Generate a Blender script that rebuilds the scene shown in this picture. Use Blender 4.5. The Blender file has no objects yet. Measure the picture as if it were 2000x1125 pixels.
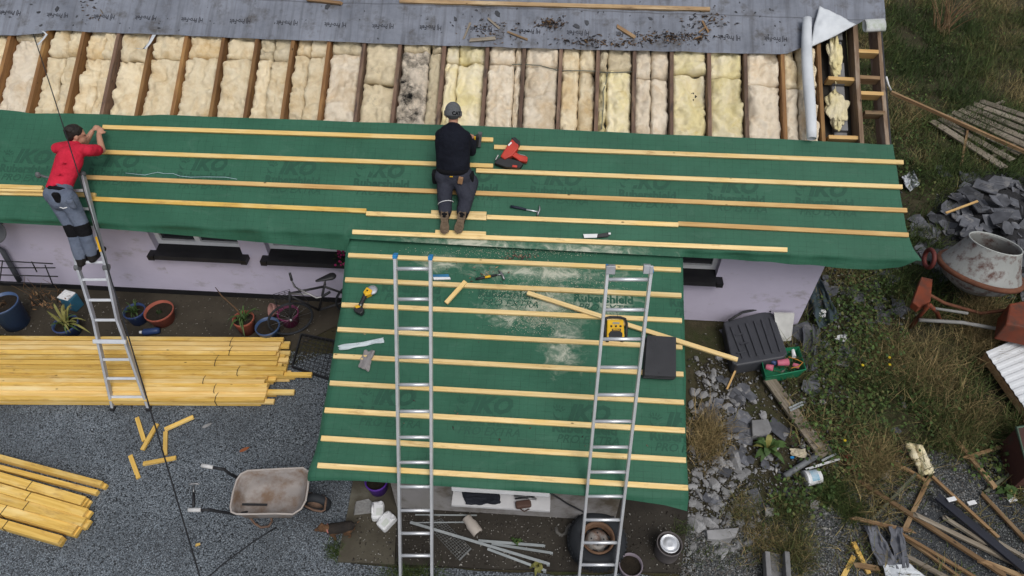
import bpy, bmesh, math, random
import numpy as np
from mathutils import Vector, Matrix, noise as mnoise
random.seed(7); RNG = np.random.default_rng(7)
sc = bpy.context.scene
COL = sc.collection
# ------------------------------------------------------------------ camera
CAM = np.array([0.2288, -6.0509, 6.9254]); YAW, PIT, ROL, FPX = -0.0579, -0.8187, 0.0065, 1345.34
FW = np.array([math.sin(YAW)*math.cos(PIT), math.cos(YAW)*math.cos(PIT), math.sin(PIT)])
_r = np.array([math.cos(YAW), -math.sin(YAW), 0.0]); _u = np.cross(_r, FW)
RT = _r*math.cos(ROL) + _u*math.sin(ROL); UP = -_r*math.sin(ROL) + _u*math.cos(ROL)
cam = bpy.data.cameras.new('camera'); camo = bpy.data.objects.new('camera', cam); COL.objects.link(camo)
cam.sensor_fit = 'HORIZONTAL'; cam.sensor_width = 36.0; cam.lens = 36.0*FPX/2000.0
cam.clip_start = .05; cam.clip_end = 500
camo.matrix_world = Matrix(((RT[0], UP[0], -FW[0], CAM[0]), (RT[1], UP[1], -FW[1], CAM[1]), (RT[2], UP[2], -FW[2], CAM[2]), (0, 0, 0, 1)))
sc.camera = camo
# ------------------------------------------------------------------ light: overcast day
w = bpy.data.worlds.new('World'); sc.world = w; w.use_nodes = True
nt = w.node_tree; nt.nodes.clear()
sky = nt.nodes.new('ShaderNodeTexSky'); sky.sky_type = 'NISHITA'; sky.sun_disc = False
SUN_EL, SUN_AZ = math.radians(58), math.radians(150)
sky.sun_elevation = SUN_EL; sky.sun_rotation = SUN_AZ; sky.dust_density = 4.0; sky.air_density = 1.0
hs = nt.nodes.new('ShaderNodeHueSaturation'); hs.inputs['Saturation'].default_value = .38
bg = nt.nodes.new('ShaderNodeBackground'); bg.inputs['Strength'].default_value = .13
wo = nt.nodes.new('ShaderNodeOutputWorld')
nt.links.new(sky.outputs[0], hs.inputs['Color']); nt.links.new(hs.outputs[0], bg.inputs[0]); nt.links.new(bg.outputs[0], wo.inputs[0])
sl = bpy.data.lights.new('sun', 'SUN'); sl.energy = 1.2; sl.angle = math.radians(28); sl.color = (1, .97, .93)
so = bpy.data.objects.new('sun', sl); COL.objects.link(so)
sd = Vector((math.sin(SUN_AZ)*math.cos(SUN_EL), math.cos(SUN_AZ)*math.cos(SUN_EL), math.sin(SUN_EL)))
so.rotation_euler = sd.to_track_quat('Z', 'Y').to_euler(); so.location = (0, 0, 20)
sc.view_settings.view_transform = 'Standard'; sc.view_settings.look = 'None'
sc.view_settings.exposure = 0.0; sc.view_settings.gamma = 1.0; sc.view_settings.use_curve_mapping = False
sc.render.engine = 'CYCLES'

# ------------------------------------------------------------------ pixel -> place (ray met with the surface the thing lies on)
def ray(x, y): return FW + RT*((x-1000)/FPX) + UP*((562.5-y)/FPX)
def onplane(x, y, p0, n):
    d = ray(x, y); return Vector(CAM + d*(((np.array(p0)-CAM) @ n)/(d @ n)))
def proj(P):
    X = np.array(P)-CAM; d = X @ FW; return 1000+FPX*(X @ RT)/d, 562.5-FPX*(X @ UP)/d
SLP, SY = .10, -.55
def gz(y): return SLP*(y-SY) if y < SY else 0.0
def G(x, y, h=0.0):
    P = onplane(x, y, (0, 0, h), np.array([0, 0, 1.]))
    if P.y < SY: P = onplane(x, y, (0, SY, h), np.array([0, -SLP, 1.]))
    return P
def WY(x, y, Y): return onplane(x, y, (0, Y, 0), np.array([0, 1., 0]))
AM = .5175; M0 = np.array([0, -.1526, 1.7863]); MV = np.array([0, math.cos(AM), math.sin(AM)]); MN = np.array([0, -math.sin(AM), math.cos(AM)])
P0 = np.array([0, -.577, 1.509]); AP = math.atan2(1.509-.85, 2.836-.577); PV = np.array([0, math.cos(AP), math.sin(AP)]); PN = np.array([0, -math.sin(AP), math.cos(AP)])
def MR(x, y, h=0.0): return onplane(x, y, M0+MN*h, MN)
def PR(x, y, h=0.0): return onplane(x, y, P0+PN*h, PN)
def muv(u, v, h=0.0): return Vector(M0+MV*v+MN*h)+Vector((u, 0, 0))
def puv(u, v, h=0.0): return Vector(P0+PV*v+PN*h)+Vector((u, 0, 0))
def mv_of(P): return float((np.array(P)-M0) @ MV)
def pv_of(P): return float((np.array(P)-P0) @ PV)
nMN, nPN, Z = Vector(MN), Vector(PN), Vector((0, 0, 1))
def V(*a): return Vector(a)
def nz(p, s=1.0, seed=0): return mnoise.noise(Vector(p)*s+Vector((seed*7.3, seed*3.1, seed*5.7)))

# ------------------------------------------------------------------ mesh helpers
ORG = {}
def setp(o, label=None, cat=None, group=None, kind=None):
    if label: o['label'] = label
    if cat: o['category'] = cat
    if group: o['group'] = group
    if kind: o['kind'] = kind
    return o
def thing(name, label, cat, loc=(0, 0, 0), group=None):
    o = bpy.data.objects.new(name, None); COL.objects.link(o); o.location = loc; o.empty_display_size = .1
    ORG[o.name] = Vector(loc); return setp(o, label, cat, group)
def link(name, me, mat, parent=None, loc=None):
    o = bpy.data.objects.new(name, me); COL.objects.link(o)
    if mat is not None and not me.materials: me.materials.append(mat)
    if parent is not None:
        o.parent = parent; ORG[o.name] = ORG.get(parent.name, Vector())
    else:
        o.location = loc or (0, 0, 0); ORG[o.name] = Vector(o.location)
    return o
class MB:
    def __init__(s): s.v = []; s.f = []
    def add(s, vs, fs):
        n = len(s.v); s.v += [tuple(p) for p in vs]; s.f += [tuple(i+n for i in f) for f in fs]; return s
    def box(s, c, size, R=None):
        c = Vector(c); h = Vector(size)/2; R = R or Matrix.Identity(3)
        vs = [c+R @ Vector((x*h.x, y*h.y, z*h.z)) for x in (-1, 1) for y in (-1, 1) for z in (-1, 1)]
        return s.add(vs, [(0, 1, 3, 2), (4, 6, 7, 5), (0, 4, 5, 1), (2, 3, 7, 6), (0, 2, 6, 4), (1, 5, 7, 3)])
    def beam(s, p, q, w_, t, up=Z):
        p, q = Vector(p), Vector(q); d = (q-p); L = d.length; d.normalize()
        sx = d.cross(up).normalized(); n = sx.cross(d).normalized()
        R = Matrix((d, sx, n)).transposed()
        return s.box((p+q)/2, (L, w_, t), R)
    def tube(s, pts, r, n=8, cap=True, closed=False):
        pts = [Vector(p) for p in pts]; m = len(pts)
        rs = r if isinstance(r, (list, tuple)) else [r]*m
        ref = None; base = len(s.v); vs = []; fs = []
        for i, p in enumerate(pts):
            if closed: t = pts[(i+1) % m]-pts[i-1]
            else: t = pts[min(i+1, m-1)]-pts[max(i-1, 0)]
            t.normalize()
            if ref is None: ref = t.orthogonal().normalized()
            ref = (ref-t*ref.dot(t));
            if ref.length < 1e-6: ref = t.orthogonal()
            ref.normalize(); b = t.cross(ref)
            for k in range(n):
                a = 2*math.pi*k/n; vs.append(p+(ref*math.cos(a)+b*math.sin(a))*rs[i])
        mm = m if closed else m-1
        for i in range(mm):
            for k in range(n):
                a, b2 = i*n+k, i*n+(k+1) % n; c, d2 = ((i+1) % m)*n+(k+1) % n, ((i+1) % m)*n+k
                fs.append((a, b2, c, d2))
        if cap and not closed: fs += [tuple(range(n))[::-1], tuple((m-1)*n+k for k in range(n))]
        return s.add(vs, fs)
    def lathe(s, prof, n=24, M=None, closed=False):
        M = M or Matrix.Identity(4); vs = []; fs = []
        for r, z in prof:
            for k in range(n):
                a = 2*math.pi*k/n; vs.append(M @ Vector((r*math.cos(a), r*math.sin(a), z)))
        m = len(prof)
        for i in range(m if closed else m-1):
            for k in range(n): fs.append((i*n+k, i*n+(k+1) % n, ((i+1) % m)*n+(k+1) % n, ((i+1) % m)*n+k))
        if not closed: fs += [tuple(range(n))[::-1], tuple((m-1)*n+k for k in range(n))]
        return s.add(vs, fs)
    def prism(s, pts, h0, h1, M=None):
        M = M or Matrix.Identity(4); n = len(pts)
        vs = [M @ Vector((x, y, h0)) for x, y in pts]+[M @ Vector((x, y, h1)) for x, y in pts]
        return s.add(vs, [tuple(range(n))[::-1], tuple(range(n, 2*n))]+[(i, (i+1) % n, n+(i+1) % n, n+i) for i in range(n)])
    def ell(s, c, r, M=None, n=12, m=8):
        c = Vector(c); M = M or Matrix.Identity(3); vs = []; fs = []
        r = Vector(r) if not isinstance(r, (int, float)) else Vector((r, r, r))
        for i in range(m+1):
            t = math.pi*i/m
            for k in range(n):
                a = 2*math.pi*k/n
                vs.append(c+M @ Vector((r.x*math.sin(t)*math.cos(a), r.y*math.sin(t)*math.sin(a), r.z*math.cos(t))))
        for i in range(m):
            for k in range(n): fs.append((i*n+k, (i+1)*n+k, (i+1)*n+(k+1) % n, i*n+(k+1) % n))
        return s.add(vs, fs)
    def cap(s, p, q, r1, r2, n=12, fl=1.0, ax=None):
        p, q = Vector(p), Vector(q); d = q-p; L = max(d.length, 1e-5); d = d/L
        a1 = Vector(ax) if ax is not None else d.orthogonal(); a1 = (a1-d*a1.dot(d)).normalized(); a2 = d.cross(a1)
        prof = [(r1*math.sin(t), -r1*math.cos(t)) for t in (0.08, .5, 1.0, 1.57)]+[(r2*math.cos(t), L+r2*math.sin(t)) for t in (0, .55, 1.05, 1.49)]
        M = Matrix((a1, a2*fl, d)).transposed().to_4x4(); M.translation = p
        return s.lathe(prof, n, M)
    def grid(s, fn, nu, nv):
        vs = [fn(i/nu, j/nv) for j in range(nv+1) for i in range(nu+1)]
        fs = [(j*(nu+1)+i, j*(nu+1)+i+1, (j+1)*(nu+1)+i+1, (j+1)*(nu+1)+i) for j in range(nv) for i in range(nu)]
        return s.add(vs, fs)
    def mesh(s, name, org=Vector((0, 0, 0)), smooth=False):
        me = bpy.data.meshes.new(name)
        me.from_pydata([(x-org[0], y-org[1], z-org[2]) for x, y, z in s.v], [], s.f)
        bm = bmesh.new(); bm.from_mesh(me); bmesh.ops.remove_doubles(bm, verts=bm.verts, dist=1e-6)
        bmesh.ops.recalc_face_normals(bm, faces=bm.faces); bm.to_mesh(me); bm.free()
        if smooth: me.polygons.foreach_set('use_smooth', [True]*len(me.polygons))
        return me
    def build(s, name, mat, parent=None, smooth=False, bev=0, org=None, flip=False):
        if parent is not None: org = ORG[parent.name]
        elif org is None:
            a = np.array(s.v); org = Vector(((a[:, 0].min()+a[:, 0].max())/2, (a[:, 1].min()+a[:, 1].max())/2, a[:, 2].min()))
        o = link(name, s.mesh(name, org, smooth), mat, parent, org if parent is None else None)
        if bev:
            m = o.modifiers.new('bevel', 'BEVEL'); m.width = bev; m.segments = 2; m.limit_method = 'ANGLE'
        return o
def auto_smooth(o, ang=40):
    o.data.polygons.foreach_set('use_smooth', [True]*len(o.data.polygons))
    try: o.data.set_sharp_from_angle(angle=math.radians(ang))
    except Exception: pass
    return o
def basis(d, up=Z):
    d = Vector(d).normalized(); sx = d.cross(up)
    if sx.length < 1e-5: sx = d.orthogonal()
    sx.normalize(); return d, sx, sx.cross(d).normalized()
def mat4(p, x, y, z):
    M = Matrix((x, y, z)).transposed().to_4x4(); M.translation = p; return M
# a timber with local X along the grain; p,q = ends of the top centre line, n = normal of the top face
def timber(name, p, q, w_, t, mat, n=Z, parent=None, label=None, cat=None, group=None, jag=0, bow=0, chip=0):
    p, q = Vector(p), Vector(q); L = (q-p).length; d, sx, nn = basis(q-p, n)
    N = max(2, int(L/.5)); vs = []; fs = []
    ph = random.random()*9
    for i in range(N+1):
        x = L*i/N; b = bow*math.sin(math.pi*i/N); tz = 0
        for (yy, zz) in ((-.5, 0), (.5, 0), (.5, -1), (-.5, -1)):
            jx = 0
            if jag and i in (0, N): jx = random.uniform(-jag, jag)
            cc = chip*nz((x*2, yy*3, zz+ph), 2.0)
            vs.append((x+jx, yy*w_+b+cc, zz*t+cc*.5))
    for i in range(N):
        for k in range(4): fs.append((i*4+k, i*4+(k+1) % 4, (i+1)*4+(k+1) % 4, (i+1)*4+k))
    fs += [(3, 2, 1, 0), (N*4, N*4+1, N*4+2, N*4+3)]
    me = bpy.data.meshes.new(name); me.from_pydata(vs, [], fs)
    bm = bmesh.new(); bm.from_mesh(me); bmesh.ops.recalc_face_normals(bm, faces=bm.faces); bm.to_mesh(me); bm.free()
    o = link(name, me, mat)
    M = mat4(p, d, sx, nn)
    if parent is not None:
        o.parent = parent; M.translation = p-ORG[parent.name]; o.matrix_local = M
    else: o.matrix_world = M
    return setp(o, label, cat, group)

# ------------------------------------------------------------------ materials
def ramp(nt, fac, stops):
    r = nt.nodes.new('ShaderNodeValToRGB'); e = r.color_ramp.elements
    while len(e) < len(stops): e.new(.5)
    for k, (p, c) in enumerate(stops): e[k].position = p; e[k].color = (*c, 1) if len(c) == 3 else c
    nt.links.new(fac, r.inputs[0]); return r.outputs[0]
def noise(nt, vec, scale, detail=5, rough=.6, dist=0):
    n = nt.nodes.new('ShaderNodeTexNoise'); n.inputs['Scale'].default_value = scale; n.inputs['Detail'].default_value = detail
    n.inputs['Roughness'].default_value = rough; n.inputs['Distortion'].default_value = dist
    nt.links.new(vec, n.inputs['Vector']); return n.outputs['Fac']
def mixc(nt, fac, a, b, mode='MIX'):
    m = nt.nodes.new('ShaderNodeMix'); m.data_type = 'RGBA'; m.blend_type = mode
    for s_, v_ in ((m.inputs[0], fac), (m.inputs[6], a), (m.inputs[7], b)):
        if isinstance(v_, (int, float)): s_.default_value = v_
        elif isinstance(v_, (tuple, list)): s_.default_value = (*v_[:3], 1)
        else: nt.links.new(v_, s_)
    return m.outputs[2]
def mapping(nt, vec, scale=(1, 1, 1), rot=(0, 0, 0), loc=None):
    m = nt.nodes.new('ShaderNodeMapping'); m.inputs['Scale'].default_value = scale; m.inputs['Rotation'].default_value = rot
    nt.links.new(vec, m.inputs['Vector'])
    if loc is not None: nt.links.new(loc, m.inputs['Location'])
    return m.outputs[0]
def math_(nt, op, a, b=None):
    m = nt.nodes.new('ShaderNodeMath'); m.operation = op
    for k, v_ in enumerate((a, b)):
        if v_ is None: continue
        if isinstance(v_, (int, float)): m.inputs[k].default_value = v_
        else: nt.links.new(v_, m.inputs[k])
    return m.outputs[0]
def newmat(name, rough=.75, metal=0, spec=.3):
    m = bpy.data.materials.new(name); m.use_nodes = True; nt = m.node_tree
    b = nt.nodes['Principled BSDF']; b.inputs['Roughness'].default_value = rough; b.inputs['Metallic'].default_value = metal
    b.inputs['Specular IOR Level'].default_value = spec
    tc = nt.nodes.new('ShaderNodeTexCoord'); oi = nt.nodes.new('ShaderNodeObjectInfo')
    rv = nt.nodes.new('ShaderNodeCombineXYZ')
    rr = math_(nt, 'MULTIPLY', oi.outputs['Random'], 37.0)
    for k in range(3): nt.links.new(rr, rv.inputs[k])
    va = nt.nodes.new('ShaderNodeVectorMath'); va.operation = 'ADD'
    nt.links.new(tc.outputs['Object'], va.inputs[0]); nt.links.new(rv.outputs[0], va.inputs[1])
    return m, nt, b, va.outputs[0], oi.outputs['Random'], tc.outputs['Object']
def bumpn(nt, b, h, strength=.4, dist=.01):
    n = nt.nodes.new('ShaderNodeBump'); n.inputs['Strength'].default_value = strength; n.inputs['Distance'].default_value = dist
    nt.links.new(h, n.inputs['Height']); nt.links.new(n.outputs[0], b.inputs['Normal'])
def mulv(nt, col, fac, lo, hi):
    mr = nt.nodes.new('ShaderNodeMapRange'); mr.inputs['To Min'].default_value = lo; mr.inputs['To Max'].default_value = hi
    nt.links.new(fac, mr.inputs[0])
    h = nt.nodes.new('ShaderNodeHueSaturation'); nt.links.new(mr.outputs[0], h.inputs['Value']); nt.links.new(col, h.inputs['Color'])
    return h.outputs[0]
# generic: two-tone mottling, dirt blotches, fine relief
def MT(name, c1, c2=None, scale=6, rough=.75, metal=0, spec=.3, dirt=None, dscale=3, damt=.5, bump=.25, bscale=40, bdist=.004, vary=.12, stretch=(1, 1, 1)):
    m, nt, b, vec, rnd, raw = newmat(name, rough, metal, spec)
    vec = mapping(nt, vec, stretch)
    c2 = c2 or tuple(x*.72 for x in c1)
    c = ramp(nt, noise(nt, vec, scale, 6), [(.3, c2), (.68, c1)])
    if dirt: c = mixc(nt, ramp(nt, noise(nt, vec, dscale, 8, .68), [(1-damt-.05, (0, 0, 0)), (1-damt+.13, (1, 1, 1))]), c, dirt)
    if vary: c = mulv(nt, c, rnd, 1-vary, 1+vary)
    nt.links.new(c, b.inputs['Base Color'])
    if bump: bumpn(nt, b, noise(nt, vec, bscale, 4), bump, bdist)
    return m
def WOOD(name, c1, c2, c3=None, knots=True, rough=.7, dirt=None, damt=.35, vary=.15, grain=26):
    m, nt, b, vec, rnd, raw = newmat(name, rough)
    g = noise(nt, mapping(nt, vec, (1.1, grain, grain)), 1.6, 6, .65, .6)
    c = ramp(nt, g, [(.32, c2), (.62, c1)])
    big = noise(nt, mapping(nt, vec, (1.2, 5, 5)), 1.3, 3)
    if c3: c = mixc(nt, ramp(nt, big, [(.5, (0, 0, 0)), (.72, (1, 1, 1))]), c, c3)
    if knots:
        vo = nt.nodes.new('ShaderNodeTexVoronoi'); vo.inputs['Scale'].default_value = 3.2; nt.links.new(mapping(nt, vec, (1, 2.3, 2.3)), vo.inputs['Vector'])
        k = ramp(nt, vo.outputs['Distance'], [(.035, (1, 1, 1)), (.075, (0, 0, 0))])
        c = mixc(nt, k, c, tuple(x*.28 for x in c2))
    if dirt: c = mixc(nt, ramp(nt, noise(nt, mapping(nt, vec, (2, 9, 9)), 2, 7, .7), [(1-damt-.08, (0, 0, 0)), (1-damt+.1, (1, 1, 1))]), c, dirt)
    if vary: c = mulv(nt, c, rnd, 1-vary, 1+vary)
    nt.links.new(c, b.inputs['Base Color']); bumpn(nt, b, g, .3, .003)
    return m
def ATTR(name, rough=.8, spec=.2, bump=0, trans=0):
    m, nt, b, vec, rnd, raw = newmat(name, rough, 0, spec)
    a = nt.nodes.new('ShaderNodeAttribute'); a.attribute_name = 'Col'
    nt.links.new(a.outputs['Color'], b.inputs['Base Color'])
    if bump: bumpn(nt, b, noise(nt, vec, 60, 3), bump, .004)
    return m
W_NEW = WOOD('new_batten_wood', (.72, .51, .20), (.58, .37, .11), (.76, .60, .30), vary=.14)
W_PALE = WOOD('pale_batten_wood', (.74, .57, .29), (.58, .40, .16), (.68, .47, .17), vary=.14, dirt=(.40, .25, .10), damt=.36)
W_YEL = WOOD('yellow_batten_wood', (.66, .44, .115), (.50, .30, .06), (.72, .54, .22), vary=.24, dirt=(.36, .21, .07), damt=.38)
W_TAN = WOOD('tan_batten_wood', (.55, .36, .15), (.42, .24, .08), (.60, .42, .18), vary=.08)
W_RAFT = WOOD('rafter_wood', (.22, .115, .045), (.13, .06, .022), (.30, .17, .06), dirt=(.05, .03, .02), damt=.33, vary=.25)
W_OLD = WOOD('old_timber', (.24, .15, .075), (.14, .08, .04), (.32, .23, .13), dirt=(.06, .045, .03), damt=.35, vary=.3)
W_GREY = WOOD('weathered_timber', (.21, .18, .14), (.12, .095, .07), (.28, .25, .2), dirt=(.06, .06, .03), damt=.35, vary=.25)
ALU = MT('aluminium', (.74, .76, .79), (.62, .64, .67), 8, .42, .62, .5, dirt=(.45, .45, .45), damt=.3, vary=.05, bump=.05)
ALU_D = MT('dull_aluminium', (.42, .44, .47), (.32, .33, .36), 8, .5, .5, .5, dirt=(.2, .2, .2), damt=.3, vary=.05, bump=.05)
STEEL = MT('steel', (.32, .32, .33), (.2, .2, .2), 9, .42, .8, .5, vary=.05, bump=.08)
BLACK = MT('black_plastic', (.022, .023, .026), (.014, .014, .016), 8, .5, vary=.1, bump=.08)
RUBBER = MT('tyre_rubber', (.022, .025, .03), (.014, .016, .019), 6, .75, dirt=(.06, .055, .05), damt=.25, bump=.3)
WHITE = MT('white_plastic', (.72, .73, .74), (.6, .61, .62), 5, .5, dirt=(.35, .33, .28), dscale=4, damt=.22, vary=.05, bump=.05)
RED = MT('red_plastic', (.50, .05, .028), (.36, .03, .02), 6, .45, vary=.05, bump=.05)
YELP = MT('yellow_plastic', (.70, .42, .02), (.58, .32, .015), 6, .45, vary=.05, bump=.05)
BLUEP = MT('blue_plastic', (.02, .22, .50), (.015, .16, .4), 6, .45, vary=.05, bump=.05)
GREYP = MT('grey_plastic', (.12, .125, .13), (.08, .085, .09), 6, .5, vary=.05, bump=.05)
# ------------------------------------------------------------------ printed lettering (flat outlines from the built-in font)
def text_mesh(s, size, shear=0.0, bold=0.0):
    cu = bpy.data.curves.new('t', 'FONT'); cu.body = s; cu.size = size; cu.shear = shear; cu.offset = bold
    cu.align_x = 'CENTER'; cu.align_y = 'CENTER'; cu.resolution_u = 2
    o = bpy.data.objects.new('t', cu); COL.objects.link(o)
    me = bpy.data.meshes.new_from_object(o.evaluated_get(bpy.context.evaluated_depsgraph_get()))
    vs = [tuple(v.co) for v in me.vertices]; fs = [tuple(p.vertices) for p in me.polygons]
    bpy.data.objects.remove(o); bpy.data.curves.remove(cu); bpy.data.meshes.remove(me)
    return vs, fs
TX = {'IKO': text_mesh('IKO', .235, .32, .011), 'RUB': text_mesh('Rubershield', .136, 0, .005), 'PRO': text_mesh('PRO EXTRA', .118, .3, .001),
      'HJ': text_mesh('HJ Pro-Felt', .082, 0, .0016), 'CAT': text_mesh('CAT', .052, 0, .003), 'DEW': text_mesh('DEWALT', .022, 0, .0012), 'TUB': text_mesh('MAGNOLIA', .03, 0, .001)}
def put_text(mb, key, fn, sx=1.0, sy=1.0):
    vs, fs = TX[key]; return mb.add([fn(x*sx, y*sy) for x, y, z in vs], fs)

# ------------------------------------------------------------------ setting: ground
def MASKGROUND():
    m, nt, b, vec, rnd, raw = newmat('ground_earth', .9, 0, .15)
    n1 = noise(nt, raw, 1.3, 8, .7); n2 = noise(nt, raw, 9, 6, .7); n3 = noise(nt, raw, 70, 4, .7)
    c = ramp(nt, n1, [(.35, (.034, .030, .018)), (.5, (.052, .046, .026)), (.66, (.038, .046, .017))])
    c = mixc(nt, ramp(nt, n2, [(.5, (0, 0, 0)), (.72, (.7, .7, .7))]), c, (.085, .07, .045))
    c = mixc(nt, ramp(nt, n3, [(.56, (0, 0, 0)), (.75, (.8, .8, .8))]), c, (.016, .014, .01))
    nt.links.new(c, b.inputs['Base Color']); bumpn(nt, b, n3, .8, .02); return m
GRAVEL = None
def GRAVELM(name, cs=((.10, .117, .136), (.19, .22, .25), (.28, .315, .35))):
    m, nt, b, vec, rnd, raw = newmat(name, .8, 0, .3)
    vo = nt.nodes.new('ShaderNodeTexVoronoi'); vo.inputs['Scale'].default_value = 62; nt.links.new(raw, vo.inputs['Vector'])
    sp = nt.nodes.new('ShaderNodeSeparateColor'); nt.links.new(vo.outputs['Color'], sp.inputs[0])
    c = ramp(nt, sp.outputs[0], [(.0, cs[0]), (.55, cs[1]), (.97, cs[2])])
    c = mixc(nt, ramp(nt, vo.outputs['Distance'], [(.3, (0, 0, 0)), (.75, (1, 1, 1))]), c, (.012, .014, .016))
    big = noise(nt, raw, .9, 6, .65)
    c = mixc(nt, ramp(nt, big, [(.36, (.7, .7, .7)), (.60, (0, 0, 0))]), c, (.045, .05, .056))
    nt.links.new(c, b.inputs['Base Color'])
    bumpn(nt, b, math_(nt, 'SUBTRACT', 1.0, vo.outputs['Distance']), .9, .012); return m
def sheet(name, fn, nu, nv, mat, parent=None, uvfn=None, smooth=True, org=Vector((0, 0, 0)), thick=0):
    mb = MB().grid(fn, nu, nv); me = bpy.data.meshes.new(name)
    if parent is not None: org = ORG[parent.name]
    me.from_pydata([tuple(Vector(p)-org) for p in mb.v], [], mb.f)
    if uvfn:
        uv = me.uv_layers.new(name='UV'); co = [uvfn(i/nu, j/nv) for j in range(nv+1) for i in range(nu+1)]
        for l in me.loops: uv.data[l.index].uv = co[l.vertex_index]
    me.polygons.foreach_set('use_smooth', [smooth]*len(me.polygons))
    o = link(name, me, mat, parent, org if parent is None else None)
    if thick: m = o.modifiers.new('thick', 'SOLIDIFY'); m.thickness = thick; m.offset = -1
    return o
def ground_z(x, y):
    return gz(y)-.012+.010*nz((x, y, 0), .9)
def gfn(a, b):
    # finer near the house, one sheet out to the far fields
    sx = (a*2-1); sy = (b*2-1)
    x = 14*sx+86*sx**5; y = 1+12*sy+87*sy**5
    z = ground_z(x, y)+(.0 if abs(x) < 15 and abs(y) < 14 else -.02)
    if y < -9: z = gz(-9)+.0
    return (x, y, z)
setp(sheet('ground', gfn, 110, 110, MASKGROUND()), kind='structure')
def flat_poly(name, pts, h, mat, jit=.03, step=.12, kind='structure', seed=1, thick=0):
    # an irregular-edged sheet lying on the ground
    out = []
    for i in range(len(pts)):
        p, q = Vector(pts[i]), Vector(pts[(i+1) % len(pts)]); n = max(1, int((q-p).length/step))
        for k in range(n):
            c = p.lerp(q, k/n); out.append(Vector((c.x+jit*nz((c.x, c.y, 0), 3, seed), c.y+jit*nz((c.x, c.y, 4), 3, seed), 0)))
    bm = bmesh.new(); vs = [bm.verts.new((p.x, p.y, 0)) for p in out]; f = bm.faces.new(vs)
    bmesh.ops.triangulate(bm, faces=bm.faces)
    for c_ in (SY,):
        bmesh.ops.bisect_plane(bm, geom=bm.verts[:]+bm.edges[:]+bm.faces[:], plane_co=(0, c_, 0), plane_no=(0, 1, 0))
    if thick:
        r = bmesh.ops.extrude_face_region(bm, geom=bm.faces[:])
        for g in r['geom']:
            if isinstance(g, bmesh.types.BMVert): g.co.z -= thick
    for v in bm.verts: v.co.z += gz(v.co.y)+h
    bmesh.ops.recalc_face_normals(bm, faces=bm.faces)
    if sum(f.normal.z*f.calc_area() for f in bm.faces) < 0 and not thick: bmesh.ops.reverse_faces(bm, faces=bm.faces)
    me = bpy.data.meshes.new(name); bm.to_mesh(me); bm.free()
    return setp(link(name, me, mat), kind=kind)
GRAVEL = GRAVELM('gravel')
PATHM = MT('damp_path', (.050, .042, .030), (.022, .018, .012), 2.2, .85, dirt=(.085, .075, .06), dscale=5, damt=.33, bump=.6, bscale=30, bdist=.01, vary=0)
SLABM = MT('mossy_slab', (.090, .082, .060), (.040, .034, .024), 1.5, .85, dirt=(.13, .125, .10), dscale=2.3, damt=.36, bump=.5, bscale=45, bdist=.006, vary=0)
gp_ = lambda x, y: G(x, y).to_2d().to_3d()
flat_poly('gravel_yard', [V(-9.5, -.98, 0), gp_(560, 716), gp_(650, 690), V(-1.6, -1.2, 0), V(-1.55, -2.7, 0), V(-1.7, -9, 0), V(-9.5, -9, 0)], .004, GRAVEL, .06)
flat_poly('garden_path', [V(-9.5, .1, 0), V(-9.5, -.80, 0), gp_(560, 690), gp_(655, 640), V(-1.0, -.5, 0), V(-1.0, .1, 0)], .010, PATHM, .03, seed=3)
flat_poly('porch_slab', [gp_(692, 935), gp_(660, 1098), gp_(772, 1104), gp_(776, 1000), V(-1.05, -2.2, 0), V(-1.4, -2.2, 0)], .030, SLABM, .008, seed=5, thick=.05)
DARKS = MT('dark_wet_concrete', (.036, .031, .024), (.015, .012, .009), 1.9, .8, dirt=(.075, .07, .055), dscale=2.8, damt=.33, bump=.6, bscale=40, bdist=.008, vary=0)
flat_poly('porch_path', [gp_(774, 1002), gp_(772, 1103.5), gp_(870, 1108), gp_(1085, 1116), gp_(1330, 1120), gp_(1345, 985), V(1.6, -2.2, 0), V(-1.05, -2.2, 0)], .026, DARKS, .012, seed=6, thick=.045)
flat_poly('gravel_patch', [gp_(1340, 1010), gp_(1420, 1000), gp_(1560, 985), gp_(1700, 900), gp_(1900, 900), gp_(2050, 1000), gp_(2080, 1200), gp_(1300, 1200)], .004, GRAVELM('dirty_gravel', ((.028, .03, .03), (.075, .08, .08), (.17, .18, .18))), .22, .1, seed=8)
flat_poly('gravel_front', [gp_(662, 1102), gp_(870, 1112), gp_(1085, 1120), gp_(1300, 1124), V(2.2, -6, 0), V(-1.69, -6, 0)], .006, GRAVEL, .05, seed=9)

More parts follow.
